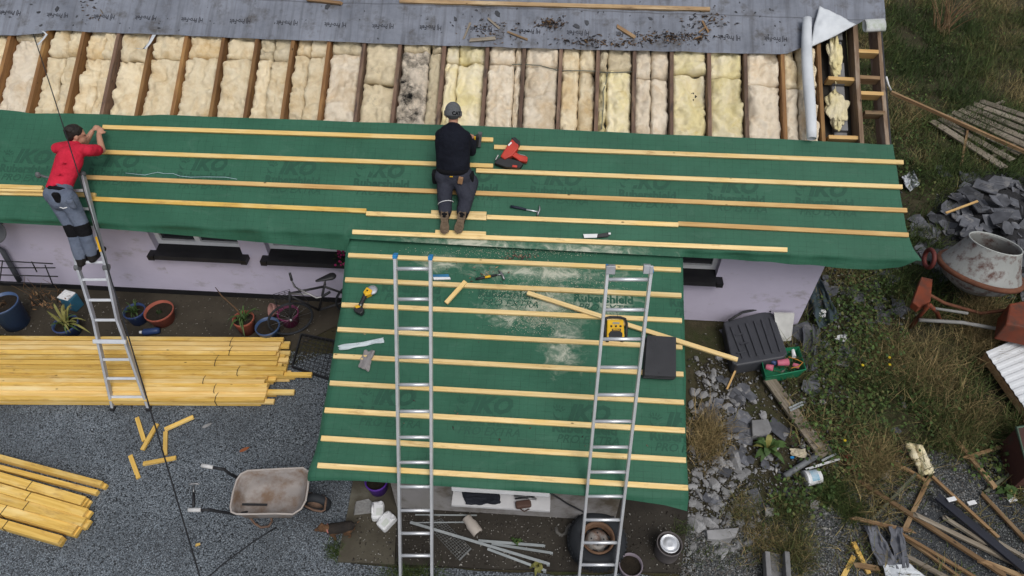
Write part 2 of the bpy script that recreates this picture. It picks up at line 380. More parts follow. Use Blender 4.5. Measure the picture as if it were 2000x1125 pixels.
# ------------------------------------------------------------------ the house
house = thing('house', 'long low bungalow with lilac walls and its roof stripped for re-covering in green underlay', 'house', (0, 0, 0))
def GREENM(name, dust):
    m, nt, b, vec, rnd, raw = newmat(name, .62, 0, .25)
    tc = nt.nodes.new('ShaderNodeTexCoord'); uv = tc.outputs['UV']
    sep = nt.nodes.new('ShaderNodeSeparateXYZ'); nt.links.new(uv, sep.inputs[0])
    n1 = noise(nt, uv, 1.2, 6, .6); n2 = noise(nt, uv, 260, 2, .5); n3 = noise(nt, mapping(nt, uv, (3, 14, 1)), 2.0, 5, .6)
    c = ramp(nt, n1, [(.3, (.018, .080, .047)), (.7, (.031, .120, .073))])
    c = mixc(nt, ramp(nt, n2, [(.45, (0, 0, 0)), (.8, (.5, .5, .5))]), c, (.042, .145, .09))
    gap = noise(nt, mapping(nt, uv, (2.5, 6, 1)), 2.2, 3)
    for k, per, wd in ((0, .088, .055), (1, .0605, .06)):
        w1 = noise(nt, uv, 2.5, 2)
        fr = math_(nt, 'FRACT', math_(nt, 'DIVIDE', math_(nt, 'ADD', sep.outputs[k], math_(nt, 'MULTIPLY', w1, .012)), per))
        ln = math_(nt, 'MULTIPLY', math_(nt, 'LESS_THAN', fr, wd), ramp(nt, gap, [(.40, (.1, .1, .1)), (.62, (.62, .62, .62))]))
        c = mixc(nt, ln, c, (.010, .046, .027))
    if dust:
        tot = None
        for cx, cy, rx, ry in dust:
            dx = math_(nt, 'DIVIDE', math_(nt, 'SUBTRACT', sep.outputs[0], cx), rx); dy = math_(nt, 'DIVIDE', math_(nt, 'SUBTRACT', sep.outputs[1], cy), ry)
            d = math_(nt, 'SUBTRACT', 1.0, math_(nt, 'SQRT', math_(nt, 'ADD', math_(nt, 'MULTIPLY', dx, dx), math_(nt, 'MULTIPLY', dy, dy))))
            d = math_(nt, 'MAXIMUM', d, 0.0); tot = d if tot is None else math_(nt, 'MAXIMUM', tot, d)
        dn = noise(nt, mapping(nt, uv, (1, 1.4, 1)), 5.5, 10, .72, 1.2)
        f = ramp(nt, math_(nt, 'ADD', math_(nt, 'MULTIPLY', tot, .42), dn), [(.66, (0, 0, 0)), (.80, (.22, .22, .22)), (.95, (.85, .85, .85))])
        c = mixc(nt, f, c, (.48, .48, .39))
    sc_ = ramp(nt, noise(nt, mapping(nt, uv, (1, 2, 1)), 3.1, 9, .72, .8), [(.56, (0, 0, 0)), (.80, (.32, .32, .32))])
    c = mixc(nt, sc_, c, (.10, .19, .14))
    nt.links.new(c, b.inputs['Base Color'])
    cr = noise(nt, mapping(nt, uv, (2.2, 1.1, 1), (0, 0, .5)), 3.0, 4, .55, 1.5)
    bumpn(nt, b, math_(nt, 'ADD', math_(nt, 'MULTIPLY', n2, .25), math_(nt, 'ADD', n3, math_(nt, 'MULTIPLY', cr, 1.6))), .34, .012); return m
SP = 1.1/1.27
# main underlay: rows run from the open insulation down to the drape over the eaves
EDGE_R = [(-.40, 1803, 512), (-.30, 1800, 480), (-.15, 1780, 445), (.1, 1766, 400), (.4, 1757, 345), (.8, 1750, 300), (1.1, 1744, 280)]
EDGE_RU = [(v, MR(x, y, -.03).x) for v, x, y in EDGE_R]
def u_right(v): return float(np.interp(v, [a for a, b in EDGE_RU], [b for a, b in EDGE_RU]))
BOT = [(-500, 405), (0, 435), (120, 441), (250, 450), (450, 468), (560, 478), (676, 490)]
LAP = [(676, 466), (1000, 484), (1336, 502)]
BOTR = [(1336, 502), (1450, 508), (1600, 520), (1700, 527), (1745, 522), (1775, 508), (1805, 516)]
UPL, UPR = MR(676, 470).x, MR(1338, 500).x
def mh(u, v):
    return -.031+.005*math.sin(u*2.1+v*5)*math.sin(v*9+u*.7)+.006*nz((u*1.7+v*1.2, v*4-u*.8, 0))+.003*math.sin(u*7.1+1.3*math.sin(v*6))+.005*max(0, nz((u*4+v*3, v*2.2-u, 7))-.12)
def zone(u):
    a = min(1, max(0, (u-UPL+.04)/.08)); b = min(1, max(0, (UPR+.04-u)/.08)); return min(a, b)
def msurf(u, v):
    if v > -.26: return muv(u, v, mh(u, v))
    t = -.26-v; z = zone(u)
    # droop outside the porch, lie on the porch pitch inside
    ang = AM + (min(1, t/.06))*(.78+.10*math.sin(u*3.1)+.10*math.sin(u*7.7+1))*1.0
    A = muv(u, -.26, mh(u, -.26)); d = V(0, -math.cos(ang), -math.sin(ang)); D = A+d*t+V(0, .018*math.sin(u*9+2*math.sin(u*2.3))*min(1, t/.1), 0)
    P = muv(u, v, mh(u, v)); lp = puv(u, pv_of(P), -.030)
    Pz = V(u, P.y, max(P.z, lp.z+.006))
    return D.lerp(Pz, z)
def bottom_v(u):
    x0 = proj(muv(u, -.3))[0]; z = zone(u)
    pts = LAP if z > .5 else (BOT if u < 0 else BOTR)
    lo, hi = -.95, -.20
    for _ in range(22):
        mid = (lo+hi)/2; px, py = proj(msurf(u, mid))
        ty = float(np.interp(px, [a for a, b in pts], [b for a, b in pts]))
        if py > ty: lo = mid
        else: hi = mid
    return hi
VT = mv_of(MR(0, 214, -.03))
NU = 230
UL = -7.6; cols = []
TOPE = [(-500, 205), (0, 214), (30, 217), (60, 222), (122, 221), (200, 223), (260, 226), (310, 224), (405, 227), (545, 232), (687, 238), (849, 243), (1010, 249), (1159, 256), (1307, 263), (1455, 269), (1602, 275), (1745, 283)]
for i in range(NU+1):
    a = i/NU; u = UL+(4.33-UL)*a; cols.append((u, bottom_v(min(u, 4.3))))
def mpos(a, b):
    i = min(NU, int(round(a*NU))); u, vb = cols[i]
    px = proj(muv(u, 1.07))[0]; vt = mv_of(MR(px, float(np.interp(px, [q[0] for q in TOPE], [q[1] for q in TOPE])), -.03))
    v = vb+(vt-vb)*(b**1.35)
    k = (u-UL)/(4.33-UL); u2 = u if k < .8 else UL+.8*(4.33-UL)+(k-.8)/.2*(u_right(v)-UL-.8*(4.33-UL))
    return u2, v
under = sheet('roof_underlay', lambda a, b: msurf(*mpos(a, b)), NU, 44, GREENM('green_underlay', [(-.55, -.35, 1.5, .22), (.75, -.35, 1.3, .2)]), house, mpos)
under['label'] = 'green printed underlay sheet across the main roof slope'
PRINT_G = MT('green_print', (.0185, .079, .049), (.0155, .067, .042), 20, .7, vary=0, bump=0)
PRINT_S = MT('strong_green_print', (.012, .030, .024), (.009, .024, .019), 20, .7, vary=0, bump=0)
def emblem(mb, fn):
    # small fan-shaped emblem left of the big letters
    for k in range(5):
        a = .5+k*.42; c, s_ = math.cos(a), math.sin(a)
        for (r0, r1) in ((.02, .042), (.05, .085)):
            mb.add([fn(x-.30, y+.0) for x, y in ((r0*c-.006*s_, r0*s_+.006*c), (r1*c-.006*s_, r1*s_+.006*c), (r1*c+.006*s_, r1*s_-.006*c), (r0*c+.006*s_, r0*s_-.006*c))], [(0, 1, 2, 3)])
    mb.add([fn(-.30+x, y-.03) for x, y in ((-.05, .03), (-.03, -.03), (.0, -.05), (.03, -.03), (.01, -.03), (-.02, -.01))], [(0, 1, 2, 3, 4, 5)])
for k in range(10):
    px = 62+k*172.5; py = 307+k*7.4-(2 if k > 3 else 0)
    c = MR(px, py, -.03); u0, v0 = c.x, mv_of(c)
    mb = MB()
    f = lambda x, y, dv: msurf(u0+x, v0+y+dv)+nMN*.0022
    put_text(mb, 'IKO', lambda x, y: f(x, y, 0)); put_text(mb, 'RUB', lambda x, y: f(x-.03, y, -.155)); put_text(mb, 'PRO', lambda x, y: f(x-.0, y, -.265))
    emblem(mb, lambda x, y: f(x, y, 0)); mb.build('printed_lettering', PRINT_G, under)
# --- battens of the main slope (top faces at the given pixels)
BW, BT = .050, .029
def mbat(x0, y0, x1, y1, mat=W_PALE, h=0.0, lab=None):
    p, q = MR(x0, y0+4.5, h), MR(x1, y1+4.5, h); return timber('batten', p, q, BW, BT, mat, nMN, under, lab)
mbat(200, 243, 963, 268, W_NEW); mbat(965, 282, 1765, 312, W_PALE); mbat(180, 291, 963, 319, W_NEW); mbat(930, 328, 1763, 360, W_PALE)
mbat(165, 341, 1772, 406, W_TAN); mbat(170, 383, 715, 407, W_YEL); mbat(715, 412, 950, 421, W_PALE); mbat(951, 419, 1325, 434, W_PALE)
mbat(1325, 432, 1775, 454, W_TAN, 0.0, 'darker tan batten at the eaves end'); mbat(-400, 345, 82, 362, W_NEW); mbat(-400, 354, 88, 371, W_NEW); mbat(-400, 363, 185, 376, W_NEW)
mbat(842, 410, 950, 413, W_PALE); mbat(688, 448, 1538, 483, W_PALE, .004); mbat(850, 448.5, 949, 452, W_PALE, .0)
# --- porch underlay
PL0, PR0 = PR(673, 466, -.03), PR(1336, 500, -.03); PTOP = PL0.y
def pside(v, s):
    # left / right outline of the porch roof as a function of distance down the slope
    pts = [(676, 466), (672, 500), (668, 545), (664, 592), (655, 640), (647, 692), (639, 745), (628, 800), (620, 852), (611, 885), (601, 912), (596, 934)] if s < 0 else [(1336, 502), (1337, 574), (1339, 640), (1340, 700), (1342, 740), (1341, 790), (1342, 850), (1344, 905), (1347, 960)]
    w_ = [PR(x, y, -.03) for x, y in pts]; vs = [pv_of(p) for p in w_][::-1]; us = [p.x for p in w_][::-1]
    return float(np.interp(v, vs, us))
VE = pv_of(PR(620, 921, -.03))-.02
def ph(u, v): return -.031+.005*math.sin(u*2.7+v*4)*math.sin(v*8)+.006*nz((u*1.9+v, v*3.5-u*.6, 9))+.0025*math.sin(u*6+v*3)+.005*max(0, nz((u*4-v*2, v*2.4+u, 4))-.12)
def psurf(u, v):
    ul, ur = pside(v, -1), pside(v, 1)
    side = max(0, .055-(u-ul), .055-(ur-u))/.055; h = ph(u, v)-.05*side**1.5
    if v > VE: return puv(u, v, h)
    t = VE-v; ang = AP+min(1, t/.07)*(.75+.1*math.sin(u*2.9)+.07*math.sin(u*6.7))
    A = puv(u, VE, h); return A+V(0, -math.cos(ang), -math.sin(ang))*t+V(0, .012*math.sin(u*8)*min(1, t/.1), 0)
PBOT = [(590, 936), (600, 940), (640, 938), (700, 939), (760, 943), (900, 952), (1070, 963), (1150, 969), (1225, 976), (1300, 987), (1348, 1000)]
pcols = []
for i in range(111):
    a = i/110; ul, ur = pside(VE, -1), pside(VE, 1); u = ul+(ur-ul)*a; lo, hi = VE-.6, VE
    for _ in range(20):
        mid = (lo+hi)/2; px, py = proj(psurf(u, mid)); ty = float(np.interp(px, [q[0] for q in PBOT], [q[1] for q in PBOT]))
        if py > ty: lo = mid
        else: hi = mid
    pcols.append(hi)
VTP = pv_of(PL0)+.10
def ppos(a, b):
    i = min(110, int(round(a*110))); v = pcols[i]+(VTP-pcols[i])*b; vv = min(v, VTP)
    ul, ur = pside(vv, -1), pside(vv, 1)
    k = 4 if False else 1
    return ul+(ur-ul)*a, v
def psafe(a, b):
    u, v = ppos(a, b); P = psurf(u, v)
    return P
porch_u = sheet('porch_underlay', psafe, 110, 74, GREENM('green_porch_underlay', [(.32, -.50, .95, .55), (-.1, -.62, .5, .3), (.5, -1.0, .35, .5), (.25, -.12, 1.5, .22), (1.05, -.45, .5, .35), (-.9, -.05, .5, .2)]), house, ppos)
porch_u['label'] = 'green printed underlay sheet dusted with sawdust over the porch roof'
for row, (x0, y0, dy_, nn) in enumerate(((812, 541, 9.5, 4), (768, 777, 16, 4))):
    for k in range(nn):
        px = x0+k*(186 if row == 0 else 190); py = y0+k*dy_
        c = PR(px, py, -.03); u0, v0 = c.x, pv_of(c); mb = MB()
        cl = lambda x, y, dv: psurf(min(u0+x, pside(v0, 1)-.008), v0+y+dv)+nPN*.0022
        if row: put_text(mb, 'IKO', lambda x, y: cl(x, y, 0)); emblem(mb, lambda x, y: cl(x, y, 0))
        put_text(mb, 'RUB', lambda x, y: cl(x-.03, y, -.155)); put_text(mb, 'PRO', lambda x, y: cl(x, y, -.265))
        mb.build('printed_lettering', PRINT_G, porch_u)
for (a, b), (c, d) in [((680, 494), (1330, 523)), ((674, 542), (1331, 573)), ((667, 591), (1332, 622)), ((659, 639), (1333, 674)), ((651, 691), (1335, 727)), ((644, 744), (1336, 782)), ((634, 797), (1338, 837)), ((627, 852), (1340, 895)), ((620, 905), (1344, 949))]:
    timber('batten', PR(a, b+3.5), PR(c, d+3.5), random.uniform(.048, .053), BT, W_PALE, nPN, porch_u)
# ------------------------------------------------------------------ walls and windows
LILAC = MT('lilac_render', (.52, .485, .60), (.475, .44, .55), 2.5, .8, dirt=(.26, .235, .23), dscale=2.6, damt=.37, bump=.25, bscale=90, bdist=.004, vary=0, stretch=(1, 1, 1.7))
PLINTH = MT('black_plinth', (.012, .012, .014), None, 5, .7, vary=0)
PORCHW = MT('grey_render', (.27, .26, .26), (.21, .20, .19), 3, .85, dirt=(.085, .07, .05), dscale=2.0, damt=.46, bump=.3, bscale=70, vary=0)
SILLM = MT('black_sill_paint', (.010, .010, .012), (.016, .016, .018), 8, .45, dirt=(.20, .18, .14), dscale=9, damt=.24, bump=.2, vary=0)
UPVC = MT('white_window_frame', (.70, .71, .72), (.62, .63, .65), 4, .4, dirt=(.4, .38, .35), damt=.2, vary=0, bump=.03)
m, nt, b, vec, rnd, raw = newmat('window_glass', .06, 0, .6); b.inputs['Base Color'].default_value = (.02, .022, .026, 1); GLASS = m
xc = 3.3013*1.1
wz = 1.63
def wx(x, y): return WY(x, y, 0).x
OPEN = [(wx(300, 478), wx(472, 492)), (wx(522, 492), wx(700, 505)), (wx(1255, 535), wx(1397, 545))]
zs = .86
mb = MB()
edges = [-9.0]+[e for o in OPEN for e in o]+[xc]
for k in range(0, len(edges), 2): mb.box(((edges[k]+edges[k+1])/2, .14, wz/2), (edges[k+1]-edges[k], .28, wz))
mb.build('wall', LILAC, house)
for a, c in OPEN:
    MB().box(((a+c)/2, .14, (zs-.05)/2), (c-a, .279, zs-.05)).build('wall', LILAC, house)
MB().box((-5.0, -.006, .045), (8, .014, .09)).build('plinth', PLINTH, house)
MB().prism([(.28, 0), (7.0, 0), (7.0, wz), (3.6, wz+1.9), (.28, wz+.06)], -.28, 0, mat4(V(xc, 0, 0), V(0, 1, 0), V(0, 0, 1), V(1, 0, 0))).build('gable_wall', LILAC, house)
MB().box(((xc-9)/2, 7.1, wz/2), (9+xc, .2, wz)).build('back_wall', LILAC, house)
for a, c in OPEN:
    wn = MB(); fy = .13
    for (x, z, sx, sz) in (((a+c)/2, zs+.03, c-a, .06), ((a+c)/2, wz-.05, c-a, .1), (a+.03, (zs+wz)/2, .06, wz-zs), (c-.03, (zs+wz)/2, .06, wz-zs), ((a+c)/2-.02, (zs+wz)/2, .07, wz-zs)):
        wn.box((x, fy, z), (sx, .07+.002*(sx > sz), sz))
    wo_ = wn.build('window', UPVC, house)
    for x0, x1 in ((a+.06, (a+c)/2-.055), ((a+c)/2+.015, c-.06)):
        MB().box(((x0+x1)/2, fy+.005, (zs+wz)/2), (x1-x0, .012, wz-zs-.12)).build('pane', GLASS, wo_)
    MB().box(((a+c)/2, .19, (zs+wz)/2), (c-a, .01, wz-zs)).build('dark_backing', MT('dark_room', (.02, .02, .022), vary=0), wo_)  # near-black panel behind the panes, its colour standing in for the unlit room
    sb = MB(); sb.prism([(.16, zs), (-.10, zs-.035), (-.115, zs-.09), (.16, zs-.09)], a+.003, c-.003, mat4(V(0, 0, 0), V(0, 1, 0), V(0, 0, 1), V(1, 0, 0)))
    for e in (a-.038, c+.038): sb.box((e, -.06, zs-.065), (.078, .12, .07))
    sb.build('sill', SILLM, wo_)
# --- porch walls
cl, cr = G(775, 998), G(1200, 1015)
yf = (cl.y+cr.y)/2; zf = gz(yf)-.03; xl_, xr_ = cl.x, cr.x
def ptop(y): return float((P0+PV*((y-P0[1])/PV[1])+PN*-.10)[2])
ow0, ow1 = WY(893, 990, yf).x, WY(1070, 990, yf).x
zsl = .30; zwt = ptop(yf)-.03
mb = MB()
for a, c, z0, z1 in ((xl_, ow0, zf, ptop(yf)), (ow1, xr_, zf, ptop(yf)), (ow0, ow1, zf, zsl), ):
    mb.box(((a+c)/2, yf+.1, (z0+z1)/2), (c-a, .2, z1-z0))
mb.build('porch_wall', PORCHW, house)
for x, s_ in ((xl_, 1), (xr_, -1)):
    MB().prism([(yf+.2, zf), (-.01, zf), (-.01, ptop(-.6)), (yf+.2, ptop(yf+.2))], 0, .2*s_, mat4(V(x, 0, 0), V(0, 1, 0), V(0, 0, 1), V(1, 0, 0))).build('porch_wall', PORCHW, house)
pw = MB().box(((ow0+ow1)/2, yf+.09, zsl+.24), (ow1-ow0, .06, .05)).box((ow0+.03, yf+.09, zsl+.12), (.06, .058, .24)).box((ow1-.03, yf+.09, zsl+.12), (.06, .058, .24)).build('porch_window', UPVC, house)
MB().box(((ow0+ow1)/2, yf+.1, zsl+.12), (ow1-ow0-.12, .012, .2)).build('pane', GLASS, pw)
zt_ = WY(980, 958, yf-.05).z; MB().box(((ow0+ow1)/2-.01, yf-.05, zt_), (ow1-ow0+.02, .05, .06)).build('sash_rail', UPVC, pw, bev=.004)
MB().box(((ow0+ow1)/2, yf-.03, zsl+.015), (ow1-ow0+.03, .30, .03)).build('sill', MT('white_sill_board', (.52, .52, .53), (.42, .42, .43), 5, .5, dirt=(.25, .23, .2), damt=.3, vary=0), pw)
for k in range(5):   # rafters under the porch sheet
    x = -1.62+k*.8; timber('porch_rafter', puv(x, .02, -.062), puv(x, VE+.10, -.062), .045, .10, W_RAFT, nPN, house)
timber('porch_fascia', puv(-1.72, VE+.085, -.058), puv(1.68, VE+.085, -.058), .03, .14, W_RAFT, nPN, house)
# --- rafters of the main slope
RAFPX = [-163, -93, -23, 47.5, 122.5, 192.5, 260, 330, 405, 472.5, 545, 617.5, 687.5, 760, 849, 936, 1010, 1084, 1159, 1232, 1307, 1382, 1455, 1530, 1604]
def fy_(x): return float(np.interp(x, [q[0] for q in TOPE], [q[1] for q in TOPE]))
RU = [MR(px+5, fy_(px), -.045).x for px in RAFPX]
VR = 3.95   # ridge
W_RAF2 = WOOD('dark_rafter_wood', (.155, .095, .065), (.085, .05, .034), (.22, .15, .10), dirt=(.04, .03, .025), damt=.42, vary=.3)
for i_, u in enumerate(RU): timber('rafter', muv(u, -.24, -.045), muv(u+.0, VR, -.045), .042, .16, W_RAF2 if (i_ > 11 and i_ < 23) or i_ == 5 else W_RAFT, nMN, house, chip=.003)
ug, ub = MR(1681, 273, -.045).x, MR(1735, 273, -.045).x
W_GAB = WOOD('gable_rafter_wood', (.20, .135, .085), (.12, .075, .045), (.36, .30, .24), dirt=(.42, .38, .33), damt=.26, vary=.1)
timber('gable_rafter', muv(ug, -.24, -.04), muv(MR(1672, 52, -.04).x, VR, -.04), .05, .18, W_GAB, nMN, house, chip=.006)
timber('barge_rafter', muv(ub, -.24, -.05), muv(MR(1716, 60, -.04).x, VR, -.05), .045, .20, W_GAB, nMN, house, chip=.006)
timber('barge_board', muv(ub+.036, -.24, -.056), muv(MR(1716, 60, -.04).x+.036, VR, -.056), .018, .22, BLACK, nMN, house)
for (x0, y0, x1, y1, mt) in ((1675, 95, 1717, 97, W_TAN), (1680, 146, 1715, 148, W_OLD), (1682, 177, 1722, 179, W_TAN), (1618, 148, 1668, 151, W_TAN), (1619, 263, 1674, 265, W_TAN), (1690, 215, 1725, 216, W_OLD)):
    timber('noggin', MR(x0, y0+4, -.07 if x0 < 1670 else -.05), MR(x1+4, y1+4, -.07 if x0 < 1670 else -.05), .045, .12, mt, nMN, house)
BLOCK = MT('concrete_block', (.20, .20, .205), (.14, .14, .14), 8, .9, dirt=(.09, .085, .08), damt=.4, bump=.5, bscale=50, vary=.1)
for k in range(9):
    v0 = .85+k*.30; MB().box((0, 0, 0), (.15, .29, .22), Matrix((V(1, 0, 0), Vector(MV), nMN)).transposed()).build('block', BLOCK, house, bev=.006).location = muv((RU[-1]+ug)/2+.05, v0, -.26-.03*(k % 2))
# ceiling lining below the insulation and the far slope of the roof
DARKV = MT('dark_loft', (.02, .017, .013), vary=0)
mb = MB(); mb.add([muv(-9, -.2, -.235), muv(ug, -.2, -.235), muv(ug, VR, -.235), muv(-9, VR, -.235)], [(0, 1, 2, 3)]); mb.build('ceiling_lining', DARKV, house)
timber('fascia', muv(-9, -.245, -.05), muv(xc+.45, -.245, -.05), .022, .17, W_RAFT, nMN, house)
ridge = muv(0, VR, 0)
mb = MB(); R0 = ridge.y; mb.add([V(-9, R0+.01, ridge.z-.02), V(ub, R0+.01, ridge.z-.02), V(ub, 2*R0+.15, ridge.z-(R0+.15)*math.tan(AM)), V(-9, 2*R0+.15, ridge.z-(R0+.15)*math.tan(AM))], [(0, 1, 2, 3)])
FELT = None
def FELTM():
    m, nt, b, vec, rnd, raw = newmat('old_grey_felt', .62, 0, .25)
    tc = nt.nodes.new('ShaderNodeTexCoord'); uv = tc.outputs['UV']
    sep = nt.nodes.new('ShaderNodeSeparateXYZ'); nt.links.new(uv, sep.inputs[0])
    c = ramp(nt, noise(nt, uv, 1.6, 7, .65), [(.32, (.125, .138, .168)), (.7, (.225, .245, .29))])
    st = noise(nt, mapping(nt, uv, (9, .5, 1)), 1.5, 6, .65)
    c = mixc(nt, ramp(nt, st, [(.48, (0, 0, 0)), (.74, (.8, .8, .8))]), c, (.075, .076, .085))
    dd = noise(nt, uv, 4.2, 9, .7)
    c = mixc(nt, ramp(nt, dd, [(.52, (0, 0, 0)), (.68, (.8, .8, .8))]), c, (.062, .055, .048))
    fr = math_(nt, 'FRACT', math_(nt, 'DIVIDE', math_(nt, 'ADD', sep.outputs[1], -.22), .62))
    c = mixc(nt, math_(nt, 'MULTIPLY', math_(nt, 'LESS_THAN', fr, .02), .6), c, (.05, .05, .055))
    nt.links.new(c, b.inputs['Base Color']); bumpn(nt, b, noise(nt, mapping(nt, uv, (1, 3, 1)), 5, 6), .7, .02); return m
FELT = FELTM()
mb.build('back_slope', FELT, house)
# --- old felt left on the upper slope
FLOW = [(-500, 47), (0, 70), (30, 69), (80, 66), (95, 58), (250, 65), (500, 75), (750, 85), (1000, 93), (1250, 99), (1400, 103), (1535, 105), (1550, 100), (1600, 78), (1672, 49), (1684, 40), (1727, 38)]
FLV = [(MR(x, y, -.03).x, mv_of(MR(x, y, -.03))) for x, y in FLOW]
def fsurf(u, v):
    return muv(u, v, -.032+.005*math.sin(u*14.2+1)+.008*nz((u*3, v*5, 2))+.005*math.sin(u*3+v*7))
def fpos(a, b):
    u = -9+(MR(1727, 20, -.03).x+9.01)*a; vb = float(np.interp(u, [q[0] for q in FLV], [q[1] for q in FLV])); return u, vb+(VR-vb)*b
felt = sheet('old_felt', lambda a, b: fsurf(*fpos(a, b)), 200, 26, FELT, house, fpos)
felt['label'] = 'old dirty grey roofing felt with upside-down lettering'
PRINT_F = MT('felt_print', (.03, .031, .04), None, 20, .7, vary=0, bump=0)
for k, (px, py) in enumerate([(20, 25), (112, 29), (204, 33), (285, 35), (375, 38), (469, 41), (561, 45), (655, 48), (748, 51), (841, 54), (940, 57), (1034, 61), (1129, 64), (1225, 67), (1330, 70), (1425, 73), (1515, 76)]):
    c = MR(px, py, -.03); mb = MB(); v0 = mv_of(c)
    put_text(mb, 'HJ', lambda x, y: fsurf(c.x-x, v0-y)+nMN*.0022, .72, 1.05); mb.build('printed_lettering', PRINT_F, felt)
FW_ = MT('white_felt_back', (.60, .63, .66), (.48, .51, .54), 4, .6, dirt=(.3, .3, .3), damt=.3, vary=.05)
mb = MB()
tri = [MR(1583, 92, .0), MR(1590, 50, .02), MR(1601, 11, .015), MR(1640, 30, .03), MR(1672, 48, .0), MR(1628, 72, .01)]
cen = MR(1622, 48, .055); mb.add(tri+[cen], [(i, (i+1) % 6, 6) for i in range(6)])
o = mb.build('folded_corner', FW_, felt, smooth=True); o['label'] = 'white underside of the felt corner folded back'
sm = o.modifiers.new('s', 'SUBSURF'); sm.levels = 3; sm.render_levels = 3; sm.subdivision_type = 'SIMPLE'
tx_ = bpy.data.textures.new('creases', 'CLOUDS'); tx_.noise_scale = .12; dm_ = o.modifiers.new('d', 'DISPLACE'); dm_.texture = tx_; dm_.strength = .05
o.modifiers.new('t', 'SOLIDIFY').thickness = .003
# ------------------------------------------------------------------ insulation batts between the rafters
def INSM(name, c1, c2, st, samt, st2=None, s2=.3):
    m, nt, b, vec, rnd, raw = newmat(name, .95, 0, .05)
    n1 = noise(nt, vec, 5, 8, .7, .8); n2 = noise(nt, vec, 28, 6, .75, 1.5); n3 = noise(nt, vec, 2.4, 7, .7, .5)
    c = ramp(nt, n1, [(.3, c2), (.66, c1)])
    c = mixc(nt, ramp(nt, n3, [(1-samt-.05, (0, 0, 0)), (1-samt+.18, (1, 1, 1))]), c, st)
    c = mixc(nt, ramp(nt, n2, [(.58, (0, 0, 0)), (.78, (.5, .5, .5))]), c, tuple(x*.5 for x in c2))
    if st2: c = mixc(nt, ramp(nt, noise(nt, vec, 3.3, 8, .7), [(1-s2-.04, (0, 0, 0)), (1-s2+.12, (1, 1, 1))]), c, st2)
    c = mulv(nt, c, rnd, .9, 1.08); nt.links.new(c, b.inputs['Base Color'])
    n4 = noise(nt, vec, 90, 4, .8, 2.0)
    bumpn(nt, b, math_(nt, 'ADD', math_(nt, 'ADD', n1, n2), math_(nt, 'MULTIPLY', n4, .5)), .8, .03); return m
I_CRM = INSM('cream_insulation', (.94, .83, .61), (.80, .66, .43), (.66, .47, .23), .46)
I_WHT = INSM('pale_insulation', (.94, .84, .68), (.80, .68, .51), (.68, .50, .29), .46)
I_YEL = INSM('yellow_insulation', (.90, .80, .45), (.76, .64, .32), (.93, .84, .62), .54, (.62, .46, .14), .36)
I_DRT = INSM('dirty_insulation', (.78, .68, .48), (.60, .50, .33), (.92, .82, .62), .42, (.18, .15, .11), .38)
I_BLK = INSM('mouldy_insulation', (.80, .70, .57), (.52, .46, .37), (.92, .78, .60), .38, (.015, .015, .015), .50)
vG = VT-.10
kinds = {'c': (I_CRM, 'cream'), 'w': (I_WHT, 'pale buff'), 'y': (I_YEL, 'yellow'), 'd': (I_DRT, 'dirty tan'), 'b': (I_BLK, 'soot-blackened mouldy')}
# bay plan: (kind upper, kind lower, split column fraction or 0, seam pixel y, name of the two when unusual)
PLAN = {3: ('c', 'w', 0, 76), 4: ('c', 'c', .55, 106), 5: ('c', 'c', .62, 112), 6: ('c', 'c', 0, 116), 7: ('c', 'c', 0, 113), 8: ('c', 'c', 0, 112), 9: ('c', 'c', 0, 112), 10: ('d', 'c', .42, 115), 11: ('c', 'c', .45, 106),
        12: ('d', 'w', 0, 102), 13: ('d', 'd', 0, 160), 14: ('d', 'b', .70, 100), 15: ('y', 'y', .32, 120), 16: ('w', 'w', .80, 124), 17: ('w', 'w', 0, 128), 18: ('c', 'c', .52, 136), 19: ('d', 'y', .25, 138), 20: ('w', 'w', .48, 150), 21: ('y', 'y', 0, 142), 22: ('y', 'y', 0, 150), 23: ('w', 'w', 0, 165), 24: ('c', 'w', .45, 170)}
def batt(u0, u1, v0, v1, kind, hh, seed, lab, group, sag=0, tear=0):
    nu_ = 20 if u1-u0 > .25 else 12; nv_ = max(8, int((v1-v0)/.019)); org = muv((u0+u1)/2, v0, hh-.1)
    def f(a, b):
        u = u0+(u1-u0)*a; v = v0+(v1-v0)*b
        e = min(a, 1-a)*(u1-u0); ev = min(b, 1-b)*(v1-v0)
        rnd_ = -.045*max(0, 1-e/.035)**2-.05*max(0, 1-ev/.035)**2
        d = .095*abs(nz((u*5+.3*nz((v*9, u*9, 1)), v*4.2, seed), 1))+.058*abs(nz((u*12, v*10, seed), 1))+.026*abs(nz((u*27, v*24, seed), 1))+.010*nz((u*60, v*55, seed), 1)-.030-.20*max(0, nz((u*3.3, v*2.7, seed+5), 1)-.26)
        u += .022*nz((v*9, seed, a*2), 1)+.010*nz((v*31, seed, a*3), 1); v += .008*nz((u*11, seed+3, 0), 1)
        return muv(u, v, min(hh+d+rnd_-sag*b, -.056))
    mb = MB().grid(f, nu_, nv_)
    # skirt down to the lining
    n0 = len(mb.v); per = [i for i in range(nu_+1)]+[j*(nu_+1)+nu_ for j in range(1, nv_+1)]+[nv_*(nu_+1)+i for i in range(nu_-1, -1, -1)]+[j*(nu_+1) for j in range(nv_-1, 0, -1)]
    for i in per: mb.v.append(tuple(Vector(mb.v[i])-nMN*.085))
    m_ = len(per)
    for k in range(m_): mb.f.append((per[k], per[(k+1) % m_], n0+(k+1) % m_, n0+k))
    mb.f.append(tuple(n0+k for k in range(m_)))
    o = mb.build('insulation_batt', kinds[kind][0], None, True, org=org); return setp(o, lab, 'insulation', group)
